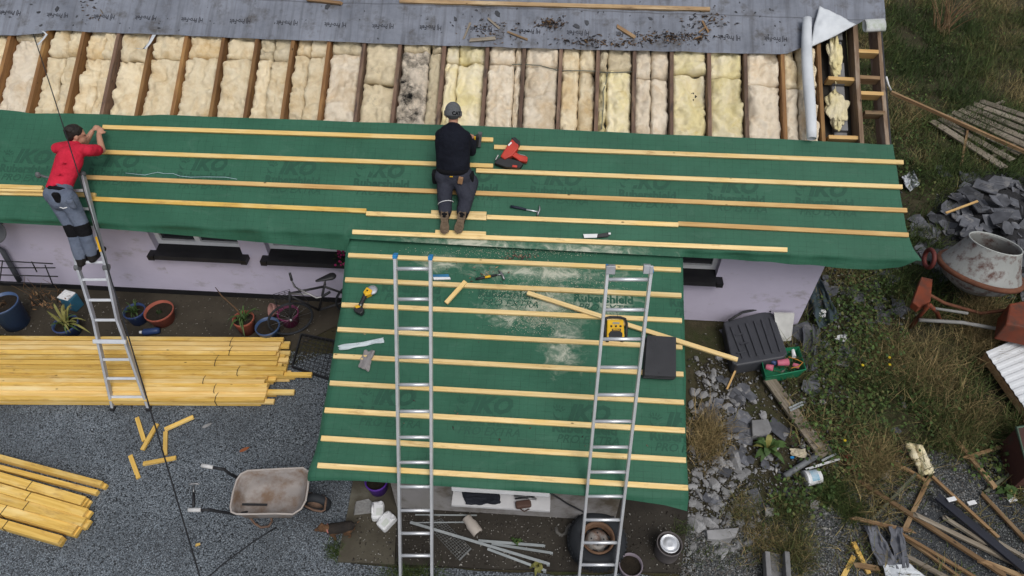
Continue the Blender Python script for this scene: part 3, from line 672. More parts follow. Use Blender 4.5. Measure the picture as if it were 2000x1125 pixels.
for i in range(0, 24):
    u0, u1 = RU[i]+.024, RU[i+1]-.024
    if i+1 >= len(RU): break
    k1, k2, sp, sy = PLAN.get(i+1, ('c', 'c', 0, 110))
    px = (RAFPX[i]+RAFPX[i+1])/2
    vs_ = mv_of(MR(px, sy, -.10)); ve = float(np.interp((u0+u1)/2, [q[0] for q in FLV], [q[1] for q in FLV]))+.12
    segs = [(u0, u1)] if not sp else [(u0, u0+(u1-u0)*sp-.003), (u0+(u1-u0)*sp+.003, u1)]
    for j, (a, c) in enumerate(segs):
        st = 'wide' if not sp else ('slim' if (c-a) < .2 else 'split')
        for up_, (va, vb_, kk) in enumerate(((vG, vs_-.004, k2), (vs_+.004, ve, k1))):
            if vb_-va < .06: continue
            if kk == 'b' and j == 1: kk = 'd'
            lab = f'{st} {kinds[kk][1]} fibre insulation batt between rafters, '+('tucked under the old grey felt' if up_ else 'running down to the green underlay')
            batt(a, c, va, vb_, kk, -.100+random.uniform(-.018, .014), i*4+j*2+up_, lab, f'{st} {kinds[kk][1]} batts '+('upper' if up_ else 'lower'))
# loose tufts against the gable
for px, py, rx, ry, lab in ((1631, 112, .085, .26, 'long yellow insulation tuft beside the gable blockwork'), (1634, 212, .13, .22, 'torn yellow insulation tuft sagging over the gable blocks')):
    c = MR(px, py, -.12); mb = MB()
    def f(a, b):
        t = math.pi*b; p = 2*math.pi*a; d = .75+.9*abs(nz((math.cos(p)*1.6, math.sin(p)*1.6, b*5+px), 1))+.16*nz((math.cos(p)*4, math.sin(p)*4, b*9+px), 1)
        return c+V(1, 0, 0)*(rx*math.sin(t)*math.cos(p)*d)+Vector(MV)*(ry*math.cos(t)*d)+nMN*(.05*math.sin(t)*math.sin(p)*d)
    mb.grid(f, 36, 28); setp(mb.build('insulation_tuft', I_YEL, None, True), lab, 'insulation')
# white felt rolls on the upper slope
mb = MB(); A, B = MR(1575, 38, .03), MR(1578, 272, .03); ax, sx, nn = basis(B-A, nMN)
ring = []
for i in range(13):
    t = i/12; r = .052+.012*math.sin(t*3.0); off = .015*math.sin(t*5)-.02*t
    for k in range(22): a = k/22*2*math.pi*1.0; ring.append(A.lerp(B, t)+sx*(r*math.cos(a)+off)+nn*(r*.85*math.sin(a)+.02))
fs = [(i*22+k, i*22+(k+1) % 22, (i+1)*22+(k+1) % 22, (i+1)*22+k) for i in range(12) for k in range(22)]
mb.add(ring, fs)
for i in range(13):   # loose flap under the roll
    pass
o = mb.build('felt_roll', FW_, None, True); o.modifiers.new('t', 'SOLIDIFY').thickness = .006
setp(o, 'long white roll of membrane lying down the rafters', 'roll')
mb = MB(); c0, c1 = MR(1686, 54, .02), MR(1724, 52, .02); ax, sx, nn = basis(c1-c0, nMN)
mb.add([c0.lerp(c1, i/6)+sx*(.085*math.cos(a)*(1 if a < 4 else .8))+nn*(.05*math.sin(a)+.03) for i in range(7) for a in [k/16*2*math.pi*.93 for k in range(17)]], [(i*17+k, i*17+k+1, (i+1)*17+k+1, (i+1)*17+k) for i in range(6) for k in range(16)])
o = mb.build('felt_curl', MT('stained_white_felt', (.56, .58, .58), None, 4, .6, dirt=(.2, .27, .12), damt=.35, vary=0), None, True); o.modifiers.new('t', 'SOLIDIFY').thickness = .004
setp(o, 'short stained white curl of felt at the gable rafters', 'felt')
# ------------------------------------------------------------------ ladders
def rail(parent, pts, w_, d_, mat, up):
    mb = MB()
    for a, b in zip(pts[:-1], pts[1:]): mb.beam(a, b, w_, d_, up)
    return mb.build('rail', mat, parent, bev=.003)
def long_ladder(name, lab, tl, tr, ys, xl0, xl1, xr0, xr1, capm, contact_px, base_extra, hooks):
    # rungs at pixel rows ys; the rails rest on the porch eave where they cross it
    cpx, cpy = contact_px; E = PR(cpx, cpy, .075)
    # plane of the ladder: contains X and leans 64 degrees against the eave
    A = math.radians(64); n = np.array([0, -math.sin(A), math.cos(A)])
    def L(x, y): return onplane(x, y, E, n)
    root_p = L((xl1+xr1)/2, ys[-1]); 
    root = thing(name, lab, 'ladder', (root_p.x, root_p.y, root_p.z), 'ladders leaning on the porch eave')
    def side(x0, x1):
        a, b = L(x0, ys[0]), L(x1, ys[-1]); return a, b
    la, lb = side(xl0, xl1); ra, rb = side(xr0, xr1); up = Vector(n)
    for (a, b, cpix) in ((la, lb, tl), (ra, rb, tr)):
        d = (b-a).normalized(); top = L(*cpix); foot = b+d*((b.z-gz(b.y-.6)-.0)/-d.z)
        foot = a+(b-a)*((a.z-(gz(foot.y)+.002))/(a.z-b.z))
        o = MB().beam(top, foot, .026, .062, up).build('rail', ALU, root, bev=.003)
        MB().box(top+d*.012, (.036, .032, .07), Matrix((basis(d, up)[1], d, up)).transposed()).build('end_cap', capm, root, bev=.003)
        MB().box(foot+V(0, 0, .02), (.04, .07, .038)).build('foot', BLACK, root, bev=.004)
        if hooks:
            s_ = 1 if a is la else -1
            MB().box(a+V(s_*.035, 0, 0)-d*.10+up*.02, (.06, .075, .05), Matrix((basis(d, up)[1], d, up)).transposed()).box(a-d*.10+up*.035, (.03, .07, .03), Matrix((basis(d, up)[1], d, up)).transposed()).build('guide_bracket', ALU_D, root, bev=.004)
    n_ = len(ys); step_l = (lb-la)/(n_-1); step_r = (rb-ra)/(n_-1); k = 0
    while True:
        p, q = la+step_l*k, ra+step_r*k
        if p.z < gz(p.y)+.12: break
        ins = (q-p).normalized()*.011
        MB().tube([p+ins, q-ins], .0165, 10).build('rung', ALU, root, True); k += 1
    return root
long_ladder('straight_ladder', 'upright aluminium ladder with blue end caps beside the cordless grinder, propped on the porch eave', (772, 497), (841, 500),
            [525, 583, 641, 696, 750, 801, 853, 902, 948, 995, 1041, 1085], 774, 782, 839.5, 843.5, BLUEP, (812, 921), .5, False)
long_ladder('extension_ladder', 'tilted aluminium extension ladder with guide brackets over the yellow radio, propped on the porch eave', (1187.5, 519), (1272, 524),
            [546, 605, 661.5, 717.5, 771.5, 822.5, 874, 921, 969, 1015.5, 1059, 1103], 1184, 1133, 1268.5, 1203.5, BLUEP, (1190, 940), .5, True)
# combination ladder at the left, waisted at its hinge
b0, b1 = G(222, 800), G(292, 800); bmid = (b0+b1)/2
ev = msurf(-4.9, -.33); n = np.cross(np.array(b1-b0), np.array(V(bmid.x, ev.y-.045, ev.z+.03)-bmid)); n = n/np.linalg.norm(n)
if n[2] < 0: n = -n
def LL(x, y): return onplane(x, y, bmid, n)
cl_ = thing('combination_ladder', 'dull aluminium folding ladder standing on the gravel against the lilac wall', 'ladder', bmid)
lpx = [(112, 342), (152, 522), (160, 546), (184, 625), (192, 664), (208, 739), (222, 800)]; rpx = [(162, 340), (208, 522), (213, 546), (230, 625), (244, 664), (270, 739), (292, 800)]
for pts in (lpx, rpx):
    P = [LL(*p) for p in pts]; rail(cl_, P, .028, .06, ALU_D, Vector(n))
    MB().ell(P[0], (.032, .036, .04)).build('end_cap', GREYP, cl_, True); MB().box(P[-1]+V(0, 0, .02), (.05, .06, .04)).build('foot', BLACK, cl_, bev=.005)
    MB().lathe([(.0, -.025), (.042, -.025), (.042, .025), (0, .025)], 14, mat4(P[1], *[Vector(c) for c in (V(0, 1, 0), V(0, 0, 1), V(1, 0, 0))])).build('hinge', GREYP, cl_)
for y in (372, 408, 444, 480, 512, 546, 586, 625, 702, 739, 775):
    xa = float(np.interp(y, [p[1] for p in lpx], [p[0] for p in lpx])); xb = float(np.interp(y, [p[1] for p in rpx], [p[0] for p in rpx]))
    MB().beam(LL(xa+2, y), LL(xb-2, y), .032, .026, Vector(n)).build('rung', ALU, cl_, bev=.004)
MB().tube([LL(114, 350)+Vector(n)*.03, LL(90, 345)+Vector(n)*.03, LL(77, 341)+Vector(n)*.02], .014, 8).build('stand_off_arm', GREYP, cl_, True); MB().ell(LL(77, 342)+Vector(n)*.02, (.03, .03, .04)).build('stand_off_pad', GREYP, cl_, True)
MB().beam(LL(186, 665)+Vector(n)*.04, LL(250, 666)+Vector(n)*.04, .05, .03, Vector(n)).build('spreader_bar', ALU, cl_, bev=.004)
MB().beam(LL(190.5, 462)+Vector(n)*.0335, LL(200, 491)+Vector(n)*.0335, .024, .003, Vector(n)).build('warning_sticker', YELP, cl_)

# ------------------------------------------------------------------ battens stacked on the gravel
STRAP = MT('black_strap', (.012, .012, .013), None, 5, .5, vary=0, bump=0)
zb = .012
# bundles across the pile: (pixel row of the top back edge, pixel row of the top front edge, height, end pixel, strap pixel)
BUN = [(657, 675, .135, 553, 457), (675, 693, .15, 546, 455), (693, 713, .165, 546, 428), (714, 731, .155, 560, 470), (731, 748, .13, 523, 404), (745, 765, .12, 526, 426), (765, 784, .10, 521, 428)]
for j, (ya, yb, H, ex, sx_) in enumerate(BUN):
    p0, p1 = G(0, ya, H), G(0, yb, H); dy = (p0.y-p1.y)/2; q0 = G(ex, ya+2.5, H); kx = (q0.y-p0.y)/(q0.x-p0.x)
    nl = 4 if H > .12 else 3
    xe0 = G(ex, (ya+yb)/2, H).x
    for c in range(2):
        yc = p0.y-dy*(c+.5); yv = lambda x: yc+(x-p0.x)*kx
        for l in range(nl):
            lt = H/nl; xe = xe0+random.uniform(-.03, .0)+(.0 if l == nl-1 else random.uniform(-.05, .12))
            if j == 3 and c == 1 and l == 2: xe = G(607, 731, H).x
            if j == 5 and c == 1 and l == 1: xe = G(572, 766, H).x
            z0 = gz(yc)+zb+lt*(l+1); jy = random.uniform(-.003, .003)
            timber('roofing_batten', V(-7.4, yv(-7.4)+jy, z0), V(xe, yv(xe)+jy+(.008 if l < nl-1 else 0)*random.uniform(-1, 1), gz(yv(xe))+zb+lt*(l+1)), min(dy-.002, .06), lt-.002, W_YEL if (j+l+c) % 4 else W_NEW, Z, None,
                   'new yellow batten in the strapped bundle '+["next to the flower pots", "second out from the flower pots", "third out from the flower pots", "in the middle of the long stack", "with shorter ends in the long stack", "second in from the open gravel", "bordering the open gravel"][j], 'timber', f'battens in bundle {"abcdefg"[j]} of the long stack')
    xs_ = G(sx_, ya, H).x; off_ = (xs_-p0.x)*kx; p0, p1 = p0+V(0, off_, 0), p1+V(0, off_, 0)
    ys_, ye_ = p0.y+.004, p1.y-.004; zt = gz((ys_+ye_)/2)+zb+H+.003
    setp(MB().tube([V(xs_, ys_, zt-.10), V(xs_, ys_, zt), V(xs_-.012, (ys_+ye_)/2, zt+.001), V(xs_, ye_, zt), V(xs_, ye_, zt-.09)], .0045, 5).build('strap', STRAP), 'thin black strap round a bundle of the long batten stack', 'strap', 'straps on the long batten stack')
# short stack at the lower left
def pile2(x0, y0, x1, y1, wpx, H, nl, strap, tag_):
    a, b = G(x0, y0, H), G(x1, y1, H); d, sx, nn = basis(b-a); wd = wpx
    for l in range(nl):
        lt = H/nl; off = V(0, 0, -(nl-1-l)*lt); e = 0 if l == nl-1 else random.uniform(-.01, .05)
        timber('roofing_batten', a+off-d*.5, b+off+d*e, wd, lt-.002, W_YEL, Z, None, 'yellow batten of the short stack on gravel, '+tag_, 'timber', 'short stack: '+tag_)
    if strap:
        s_ = G(*strap, H); s_ = a+d*((s_-a).dot(d)); setp(MB().tube([s_+sx*(wd/2+.003)-V(0, 0, H*.8), s_+sx*(wd/2+.003)+V(0, 0, .003), s_-sx*(wd/2+.003)+V(0, 0, .003), s_-sx*(wd/2+.003)-V(0, 0, H*.8)], .004, 5).build('strap', STRAP), 'thin black strap round the short batten stack', 'strap', 'straps on the short batten stack')
pile2(0, 892, 198, 944, .052, .10, 2, None, 'lying apart at the far side')
pile2(0, 912, 189, 961, .05, .06, 1, None, 'low beside the one apart')
pile2(0, 931, 162, 978, .098, .12, 3, (60, 944), 'third row with a strap')
pile2(0, 953, 166, 1001, .092, .13, 3, (58, 965), 'fourth row with a strap')
pile2(0, 973, 163, 1019, .092, .125, 3, (54, 983), 'fifth row with knots')
pile2(0, 994, 146, 1034, .098, .12, 3, (8, 995), 'sixth row with knots')
pile2(0, 1021, 117, 1054, .085, .10, 2, (10, 1025), 'bordering the bare gravel')
# off-cuts
for (x0, y0, x1, y1, h, lab) in ((267, 815, 281, 860, .03, 'yellow batten off-cut lying against a crossing off-cut'), (306, 827, 277, 878, .055, 'yellow batten off-cut lying across another'), (321, 838, 377, 813, .055, 'longer yellow off-cut resting on a pale split one'), (323, 842, 322, 888, .03, 'pale split off-cut beneath a longer one'), (279, 905, 343, 893, .03, 'yellow off-cut lying alone under the black cable'), (254, 889, 270, 933, .03, 'yellow off-cut lying alone near the short batten stack'),
                               (1667, 1058, 1698, 1120, .055, 'clean yellow off-cut beside the grey felt sheets, laid over a brown batten'), (1668, 1086, 1640, 1140, .03, 'clean yellow off-cut pointing out of the felt sheets')):
    timber('batten_offcut', G(x0, y0, h), G(x1, y1, h), .046, .028, W_YEL, Z, None, lab, 'timber')
# loose pieces on the porch roof
timber('loose_batten', PR(1030, 571, .03), onplane(1441, 702, PR(1335, 667, .045), np.array(PN)), .046, .026, W_PALE, nPN, None, 'loose pale batten lying aslant and jutting past the porch edge', 'timber')
timber('batten_offcut', PR(909, 549, .026), PR(871, 591, .026), .046, .026, W_PALE, nPN, None, 'short pale off-cut lying across two porch battens', 'timber')
# old timbers and debris on the grey felt
W_OLDT = WOOD('faded_batten', (.40, .28, .15), (.26, .16, .08), (.48, .37, .23), dirt=(.12, .08, .05), damt=.4, vary=.1)
timber('old_batten', MR(780, 1, .0), MR(1387, 17, .0), .05, .03, W_OLDT, nMN, None, 'long weathered batten lying across the old grey felt', 'timber', chip=.003)
timber('old_batten', MR(602, -2, .0), MR(668, 5, .0), .04, .03, W_OLD, nMN, None, 'short dark broken batten on the grey felt beside slate shards', 'timber', jag=.03, chip=.008)
for (x0, y0, x1, y1, w_, h_) in ((952, 35, 975, 55, .025, .012), (905, 76, 918, 45, .022, .012), (918, 78, 966, 74, .045, .02), (992, 62, 1030, 77, .02, .012), (1205, 50, 1240, 72, .04, .02), (1372, 40, 1384, 62, .022, .012), (1366, 62, 1378, 52, .014, .01), (1355, 76, 1370, 70, .014, .01), (196, 18, 200, 25, .012, .01)):
    timber('wood_splinter', MR(x0, y0, h_-.026), MR(x1, y1, h_-.022), w_, h_, random.choice([W_OLD, W_OLD, W_GREY]), nMN, None, 'broken wood splinter on the dirty grey felt', 'splinter', 'splinters on the old felt', jag=.015, chip=.006)
# overhead cable sagging from the ridge towards a pole behind the viewpoint
A, B = Vector(CAM+ray(30, -40)*9.2), Vector(CAM+ray(412, 1200)*4.6)
pts = [A.lerp(B, i/40)-V(0, 0, .16*math.sin(math.pi*i/40)) for i in range(41)]
setp(MB().tube(pts, .0058, 6).build('overhead_cable', BLACK, None, True), 'thin black overhead cable strung across the yard', 'cable')
# ------------------------------------------------------------------ people
SKIN = MT('skin', (.46, .25, .17), (.40, .20, .135), 8, .55, vary=0, bump=.05)
def CLOTH(name, c1, c2=None, dirt=None, damt=.3): return MT(name, c1, c2, 5, .9, 0, .1, dirt=dirt, dscale=5, damt=damt, bump=1.0, bscale=9, bdist=.03, vary=0)
REDSH = CLOTH('red_cotton', (.56, .026, .055), (.44, .018, .040)); NAVY = CLOTH('navy_jersey', (.012, .014, .022), (.007, .008, .013))
DENIM = CLOTH('grey_blue_work_cloth', (.135, .16, .215), (.09, .11, .155), (.05, .055, .07), .3); CHAR = CLOTH('charcoal_work_cloth', (.040, .043, .058), (.026, .028, .04), (.09, .09, .09), .2)
BLKC = CLOTH('black_cloth', (.010, .010, .012)); HAIR = MT('dark_hair', (.010, .008, .007), (.02, .015, .012), 40, .6, vary=0, bump=.9, bscale=60, bdist=.01)
KNIT = MT('grey_knit', (.115, .12, .128), (.075, .08, .085), 60, .9, vary=0, bump=.7, bscale=70, bdist=.006)
SOLE = MT('tan_sole', (.16, .115, .075), (.10, .07, .045), 14, .8, dirt=(.25, .22, .17), damt=.3, vary=0, bump=.8, bscale=45, bdist=.012); BOOT = MT('dark_boot', (.016, .014, .013), None, 8, .6, dirt=(.07, .06, .05), damt=.3, vary=0)
def skinned(mb, name, mat, parent, vox=.012, smooth=6, label=None):
    o = mb.build(name, mat, parent, True)
    m = o.modifiers.new('r', 'REMESH'); m.mode = 'VOXEL'; m.voxel_size = vox; m.use_smooth_shade = True
    s_ = o.modifiers.new('s', 'SMOOTH'); s_.factor = .5; s_.iterations = smooth
    if label: o['label'] = label
    return o
def hand(mb, wrist, dirv, palm_n, side, curl=.8, s=1.0):
    # palm, four unequal fingers with two bends, and a thumb from the side of the palm
    d = Vector(dirv).normalized(); n = (Vector(palm_n)-d*Vector(palm_n).dot(d)).normalized(); x = d.cross(n)*side
    wrist = Vector(wrist); kn = wrist+d*.085*s
    mb.cap(wrist, wrist+d*.06*s, .026*s, .036*s, 10, .5, x)
    for k, (off, ln) in enumerate(((-.030, .066), (-.010, .075), (.010, .070), (.029, .055))):
        b = kn+x*off*s-d*.012*s; a1 = d*math.cos(curl)-n*math.sin(curl)*-1; a1 = d*math.cos(curl)+n*math.sin(curl); a2 = d*math.cos(curl*2.1)+n*math.sin(curl*2.1)
        p1 = b+a1*ln*.5*s; p2 = p1+a2*ln*.5*s
        mb.cap(b, p1, .0098*s, .009*s, 8); mb.cap(p1, p2, .009*s, .0078*s, 8)
    t0 = wrist+d*.028*s-x*.030*s; t1 = t0+(d*.6-x*.7+n*.35).normalized()*.034*s; t2 = t1+(d*.8+n*.7).normalized()*.028*s
    mb.cap(t0, t1, .013*s, .011*s, 8); mb.cap(t1, t2, .011*s, .009*s, 8)
def head(mb, c, fwd, up, s=1.0):
    # skull, jaw, nose, brow, ears
    f = Vector(fwd).normalized(); u = (Vector(up)-f*Vector(up).dot(f)).normalized(); r = f.cross(u); M = Matrix((r, f, u)).transposed(); c = Vector(c)
    P = lambda x, y, z: c+M @ V(x*s, y*s, z*s)
    mb.ell(P(0, -.008, .025), V(.074, .094, .088)*s, M, 16, 12); mb.ell(P(0, .030, -.045), V(.055, .060, .062)*s, M, 14, 10)
    mb.cap(P(0, .085, .006), P(0, .108, -.022), .009*s, .014*s, 8); mb.cap(P(-.03, .078, .018), P(.03, .078, .018), .014*s, .014*s, 8)
    mb.cap(P(-.016, .082, -.052), P(.016, .082, -.052), .010*s, .010*s, 8); mb.ell(P(0, .074, -.086), V(.022, .018, .016)*s, M)
    for e in (-1, 1): mb.ell(P(e*.076, -.004, -.012), V(.012, .020, .031)*s, M, 10, 8)
    return P, M
# ---- roofer kneeling on the main slope
kr = muv(0, .20, .02); bx = MR(888, 372, 0).x
mid = muv(bx, .22, 0.0)
pa = thing('person', 'roofer in grey knit hat and navy jumper kneeling on the green slope', 'person', mid)
def K(px, py, h): return MR(px, py, h)
X = V(1, 0, 0); Yv = Vector(MV); up_ = Z
kneeL, kneeR = K(868, 356, .08), K(919, 356, .08)
ankL, ankR = K(869, 418, .085), K(904, 418, .085)
hipc = K(889, 366, 0)+V(0, 0, .235); hipc.x = MR(889, 345).x
hipL, hipR = hipc-X*.085, hipc+X*.085
fd = V(0, .42, 1).normalized()          # spine leans forward a little
waist = hipc+fd*.16; chest = hipc+fd*.33+V(-.005, 0, 0); neckb = hipc+fd*.475+V(0, .012, 0); shL, shR = neckb-fd*.085-X*.135, neckb-fd*.09+X*.135
headc = neckb+V(0, .075, .115)
elbL, elbR = shL+V(-.02, .12, -.25), shR+V(.055, .06, -.245)
wrL, wrR = elbL+V(.06, .20, -.05), elbR+V(-.0, .20, .00)
body = MB()
for a, b, r1, r2 in ((hipL, kneeL, .078, .055), (hipR, kneeR, .078, .055), (kneeL, ankL, .052, .036), (kneeR, ankR, .052, .036), (shL, elbL, .045, .037), (shR, elbR, .045, .037), (elbL, wrL, .037, .026), (elbR, wrR, .037, .026)): body.cap(a, b, r1, r2)
body.cap(hipc, waist, .12, .115, 14, .72, X); body.cap(waist, chest, .115, .14, 14, .66, X); body.cap(chest, neckb-fd*.06, .14, .11, 14, .6, X); body.cap(neckb-fd*.05, headc-V(0, .02, .05), .056, .052)
hP, hM = head(body, headc, (0, .83, -.55), (0, .55, .83))
hand(body, wrL, wrL-elbL, V(1, .2, -.3), 1, .9); hand(body, wrR, wrR-elbR, V(-1, .2, -.2), -1, .9)
skinned(body, 'body', SKIN, pa, .011, 3)
j = MB(); j.cap(hipc+fd*.03, waist, .192, .192, 16, .74, X); j.cap(waist, chest, .192, .198, 16, .70, X); j.cap(chest, neckb-fd*.075, .198, .135, 16, .68, X); j.cap(neckb-fd*.05, neckb+fd*.012, .075, .064)
j.cap(shL+X*.03, shR-X*.03, .070, .070, 12)
for s_, e, w_ in ((shL, elbL, wrL), (shR, elbR, wrR)): j.cap(s_, e, .066, .053); j.cap(e, w_, .053, .040)
for k in range(6):   # soft folds across the small of the back
    t = .02+k*.045; c = hipc+fd*(.05+t)+V(0, -.098-.012*k*.3, -.0); j.cap(c-X*(.09+.01*(k % 2)), c+X*(.08-.015*(k % 3))-fd*.02, .010, .009, 8)
skinned(j, 'jumper', NAVY, pa, .012, 4)
t = MB()
t.cap(hipc-fd*.02, hipc+fd*.05, .184, .18, 16, .76, X); t.ell(hipL+V(-.018, -.06, -.045), (.105, .09, .10)); t.ell(hipR+V(.018, -.06, -.045), (.105, .09, .10))
for h_, k_, a_ in ((hipL, kneeL, ankL), (hipR, kneeR, ankR)): t.cap(h_, k_, .112, .094); t.cap(k_, a_+Yv*.04, .094, .078); t.cap(h_+V(0, -.05, -.09), k_.lerp(a_, .55)+nMN*.02, .098, .084)
skinned(t, 'trousers', CHAR, pa, .012, 5)
g = MB()
for a_, k_ in ((ankL, kneeL), (ankR, kneeR)): g.cap(a_+Yv*.085, a_-Yv*.005, .076, .064)
skinned(g, 'ankle_cuff', BLKC, pa, .012, 2)
MB().tube([ankL+Yv*.125+nMN*(.085*math.sin(a))+X*(.085*math.cos(a))+Yv*(.02*math.cos(a)) for a in [k/14*math.pi for k in range(15)]], .0045, 6).build('reflective_piping', WHITE, pa, True)
for a_, tw in ((ankL, .04), (ankR, -.22)):
    d, sx, nn = -Yv, X, nMN; yaw = Matrix.Rotation(tw, 3, nn); d = yaw @ d; sx = yaw @ sx
    # boot lies toe-down on the slope, its sole turned up to the sky
    out = [(x*1.28, y*.95) for x, y in [(-.032, -.12), (.030, -.125), (.036, -.05), (.030, .0), (.040, .07), (.036, .125), (.0, .152), (-.036, .125), (-.042, .06), (-.031, 0), (-.037, -.05)]]
    ax1, ax2, ax3 = sx, (d*.93-nn*.36).normalized(), None; ax3 = ax1.cross(ax2)
    if ax3.dot(nn) < 0: ax3 = -ax3; ax1 = -ax1
    c = a_+d*.085-nn*.005
    ub_ = MB(); ub_.cap(c-ax2*.06-ax3*.03, c+ax2*.075-ax3*.025, .046, .042, 12); ub_.cap(a_+Yv*.02, c-ax2*.07-ax3*.02, .05, .048)
    bt = skinned(ub_, 'boot', BOOT, pa, .01, 3)
    so_ = MB().prism(out, 0.0, .026, mat4(c, ax1, ax2, ax3)); 
    for q in range(7): so_.box(c+ax2*(-.10+q*.036)+ax3*.028, (.068, .016, .008), Matrix((ax1, ax2, ax3)).transposed())
    so_.build('sole', SOLE, bt, bev=.004)
hat = MB(); hat.ell(hP(0, -.012, .038), V(.088, .106, .098), hM, 20, 14)
ht = hat.build('knit_hat', KNIT, pa, True)
cf = MB().lathe([(.092, -.03), (.097, -.02), (.098, .015), (.094, .028), (.085, .028), (.085, -.03)], 28, (mat4(hP(0, -.012, .012), hM.col[0], hM.col[1]*1.15, hM.col[2])))
cf.build('hat_cuff', KNIT, ht, True)
mb = MB(); put_text(mb, 'CAT', lambda x, y: hP(0, -.012, .012)+hM @ V(.1005*math.sin(x/.1+.55), -.1155*math.cos(x/.1+.55), y+.0)); mb.build('printed_lettering', BLKC, ht)
bel = MB().lathe([(.188, -.024), (.192, 0), (.188, .024), (.17, .024), (.17, -.024)], 26, mat4(hipc+fd*.015, X, (X.cross(fd))*-.82, fd)); bel.build('tool_belt', BLKC, pa, True)
for s_, hh in ((-1, .0), (1, .0)):
    c = hipc+X*s_*.208+V(0, -.03, -.07); pch = MB().box(c, (.055, .10, .15)).build('tool_pouch', BLKC, pa, bev=.018)
MB().box(hipc+V(.10, -.160, -.005), (.055, .03, .09), Matrix.Rotation(.2, 3, 'Y')).build('leather_pouch', MT('tan_leather', (.34, .19, .10), None, 6, .7, vary=0), pa, bev=.008)
MB().box(hipc+V(0, -.152, .035), (.035, .006, .01)).build('belt_label', YELP, pa)
# nailer held at his right hand
hp = wrR+V(.02, .05, .02)
ng = thing('nail_gun', 'grey and black nailer held at the kneeling roofer\'s right side', 'nail gun', hp)
R = Matrix.Rotation(.12, 3, 'Y'); MB().box(hp+V(.045, -.01, -.02), (.05, .05, .19), R).build('magazine', GREYP, ng, bev=.01)
MB().box(hp+V(.015, -.02, -.03), (.05, .06, .15), R).build('motor_body', BLACK, ng, bev=.015); MB().box(hp+V(-.005, -.055, .0), (.02, .02, .10), R).build('trim', YELP, ng, bev=.005)
MB().tube([hp+V(.01, -.02, -.10), hp+V(.01, .03, -.13), hp+V(.0, .08, -.10)], .017, 10).build('handle', BLACK, ng, True)

# ---- roofer on the folding ladder, fixing the end of the top batten
foot = LL(178, 512)
pb = thing('person', 'roofer in red t-shirt and grey work trousers standing on the folding ladder', 'person', foot)
D0 = float((np.array(foot)-CAM) @ FW)
def D(px, py, dd): return Vector(CAM+ray(px, py)*(D0+dd))
ftL, ftR = D(158, 508, -.03), D(180, 500, -.05)
knL, knR = D(143, 447, -.16), D(163, 446, -.20)
hpL, hpR = D(105, 378, -.30), D(132, 386, -.36); hpc = (hpL+hpR)/2
wst = D(118, 360, -.30); cht = D(136, 312, -.28); nkb = D(143, 284, -.20)
sL, sR = D(113, 290, -.16), D(172, 294, -.30)
hd = D(149, 264, -.22)
eL, eR = D(165, 281, .05), D(199, 293, -.10)
wL, wR = D(180, 257, .06), D(193, 263, .02)
hnL, hnR = D(187, 246, .06), D(197, 248, .04)
body = MB()
for a, b, r1, r2 in ((hpL, knL, .082, .056), (hpR, knR, .082, .056), (knL, ftL, .054, .038), (knR, ftR, .054, .038), (sL, eL, .047, .038), (sR, eR, .047, .040), (eL, wL, .040, .027), (eR, wR, .041, .028)): body.cap(a, b, r1, r2)
sx_ = (sR-sL).normalized()
body.cap(hpc, wst, .125, .115, 14, .75, sx_); body.cap(wst, cht, .115, .135, 14, .7, sx_); body.cap(cht, nkb, .135, .08, 14, .7, sx_); body.cap(nkb, hd, .052, .05)
fwd_b = V(.80, .52, -.28)
bP, bM = head(body, hd, fwd_b, V(-.05, .25, 1))
hand(body, wL, hnL-wL, V(.6, .3, -.6), 1, .8, .95); hand(body, wR, hnR-wR, V(-.3, .5, -.6), 1, .8, .95)
skinned(body, 'body', SKIN, pb, .010, 3)
tee = MB(); tee.cap(wst-(cht-wst).normalized()*.055, wst+(cht-wst)*.3, .142, .142, 16, .78, sx_); tee.cap(wst, cht, .140, .160, 16, .76, sx_); tee.cap(cht, nkb-(nkb-cht)*.15, .160, .105, 16, .72, sx_)
tee.cap(sL.lerp(sR, .12), sR.lerp(sL, .12), .070, .070)
tee.cap(sL, sL.lerp(eL, .55), .068, .066); tee.cap(sR, sR.lerp(eR, .62), .068, .068); tee.cap(nkb, nkb+(hd-nkb)*.2, .062, .058)
for k in range(5):
    a = wst.lerp(cht, -.15+k*.22)-Vector(FW)*.105; tee.cap(a-sx_*(.10-.02*(k % 2)), a+sx_*(.09)+V(0, 0, .03*(-1)**k), .011, .010, 8)
skinned(tee, 'tshirt', REDSH, pb, .012, 4)
tr_ = MB(); tr_.cap(hpc-(hpc-wst)*-.15, hpc.lerp(wst, .62), .148, .138, 16, .8, sx_); tr_.ell(hpL-Vector(FW)*.03+V(0, 0, -.03), (.10, .10, .11)); tr_.ell(hpR-Vector(FW)*.03+V(0, 0, -.03), (.10, .10, .11))
for h_, k_, f_ in ((hpL, knL, ftL), (hpR, knR, ftR)): tr_.cap(h_, k_, .102, .078); tr_.cap(k_, k_.lerp(f_, .62), .078, .072); tr_.cap(k_.lerp(f_, .6), f_+(k_-f_)*.12, .074, .064)
skinned(tr_, 'trousers', DENIM, pb, .012, 4)
kp = MB()
for h_, k_, f_ in ((hpL, knL, ftL), (hpR, knR, ftR)): kp.cap(h_.lerp(k_, .86), k_.lerp(f_, .16), .0835, .0815)
skinned(kp, 'knee_patch', BLKC, pb, .012, 1)
for f_, k_ in ((ftL, knL), (ftR, knR)):
    bo = MB(); toe = f_+V(.04, .15, -.035); bo.cap(f_+(k_-f_)*.22, f_, .058, .056); bo.cap(f_+V(0, -.02, -.035), toe, .047, .042, 12, .85); skinned(bo, 'boot', BOOT, pb, .010, 3)
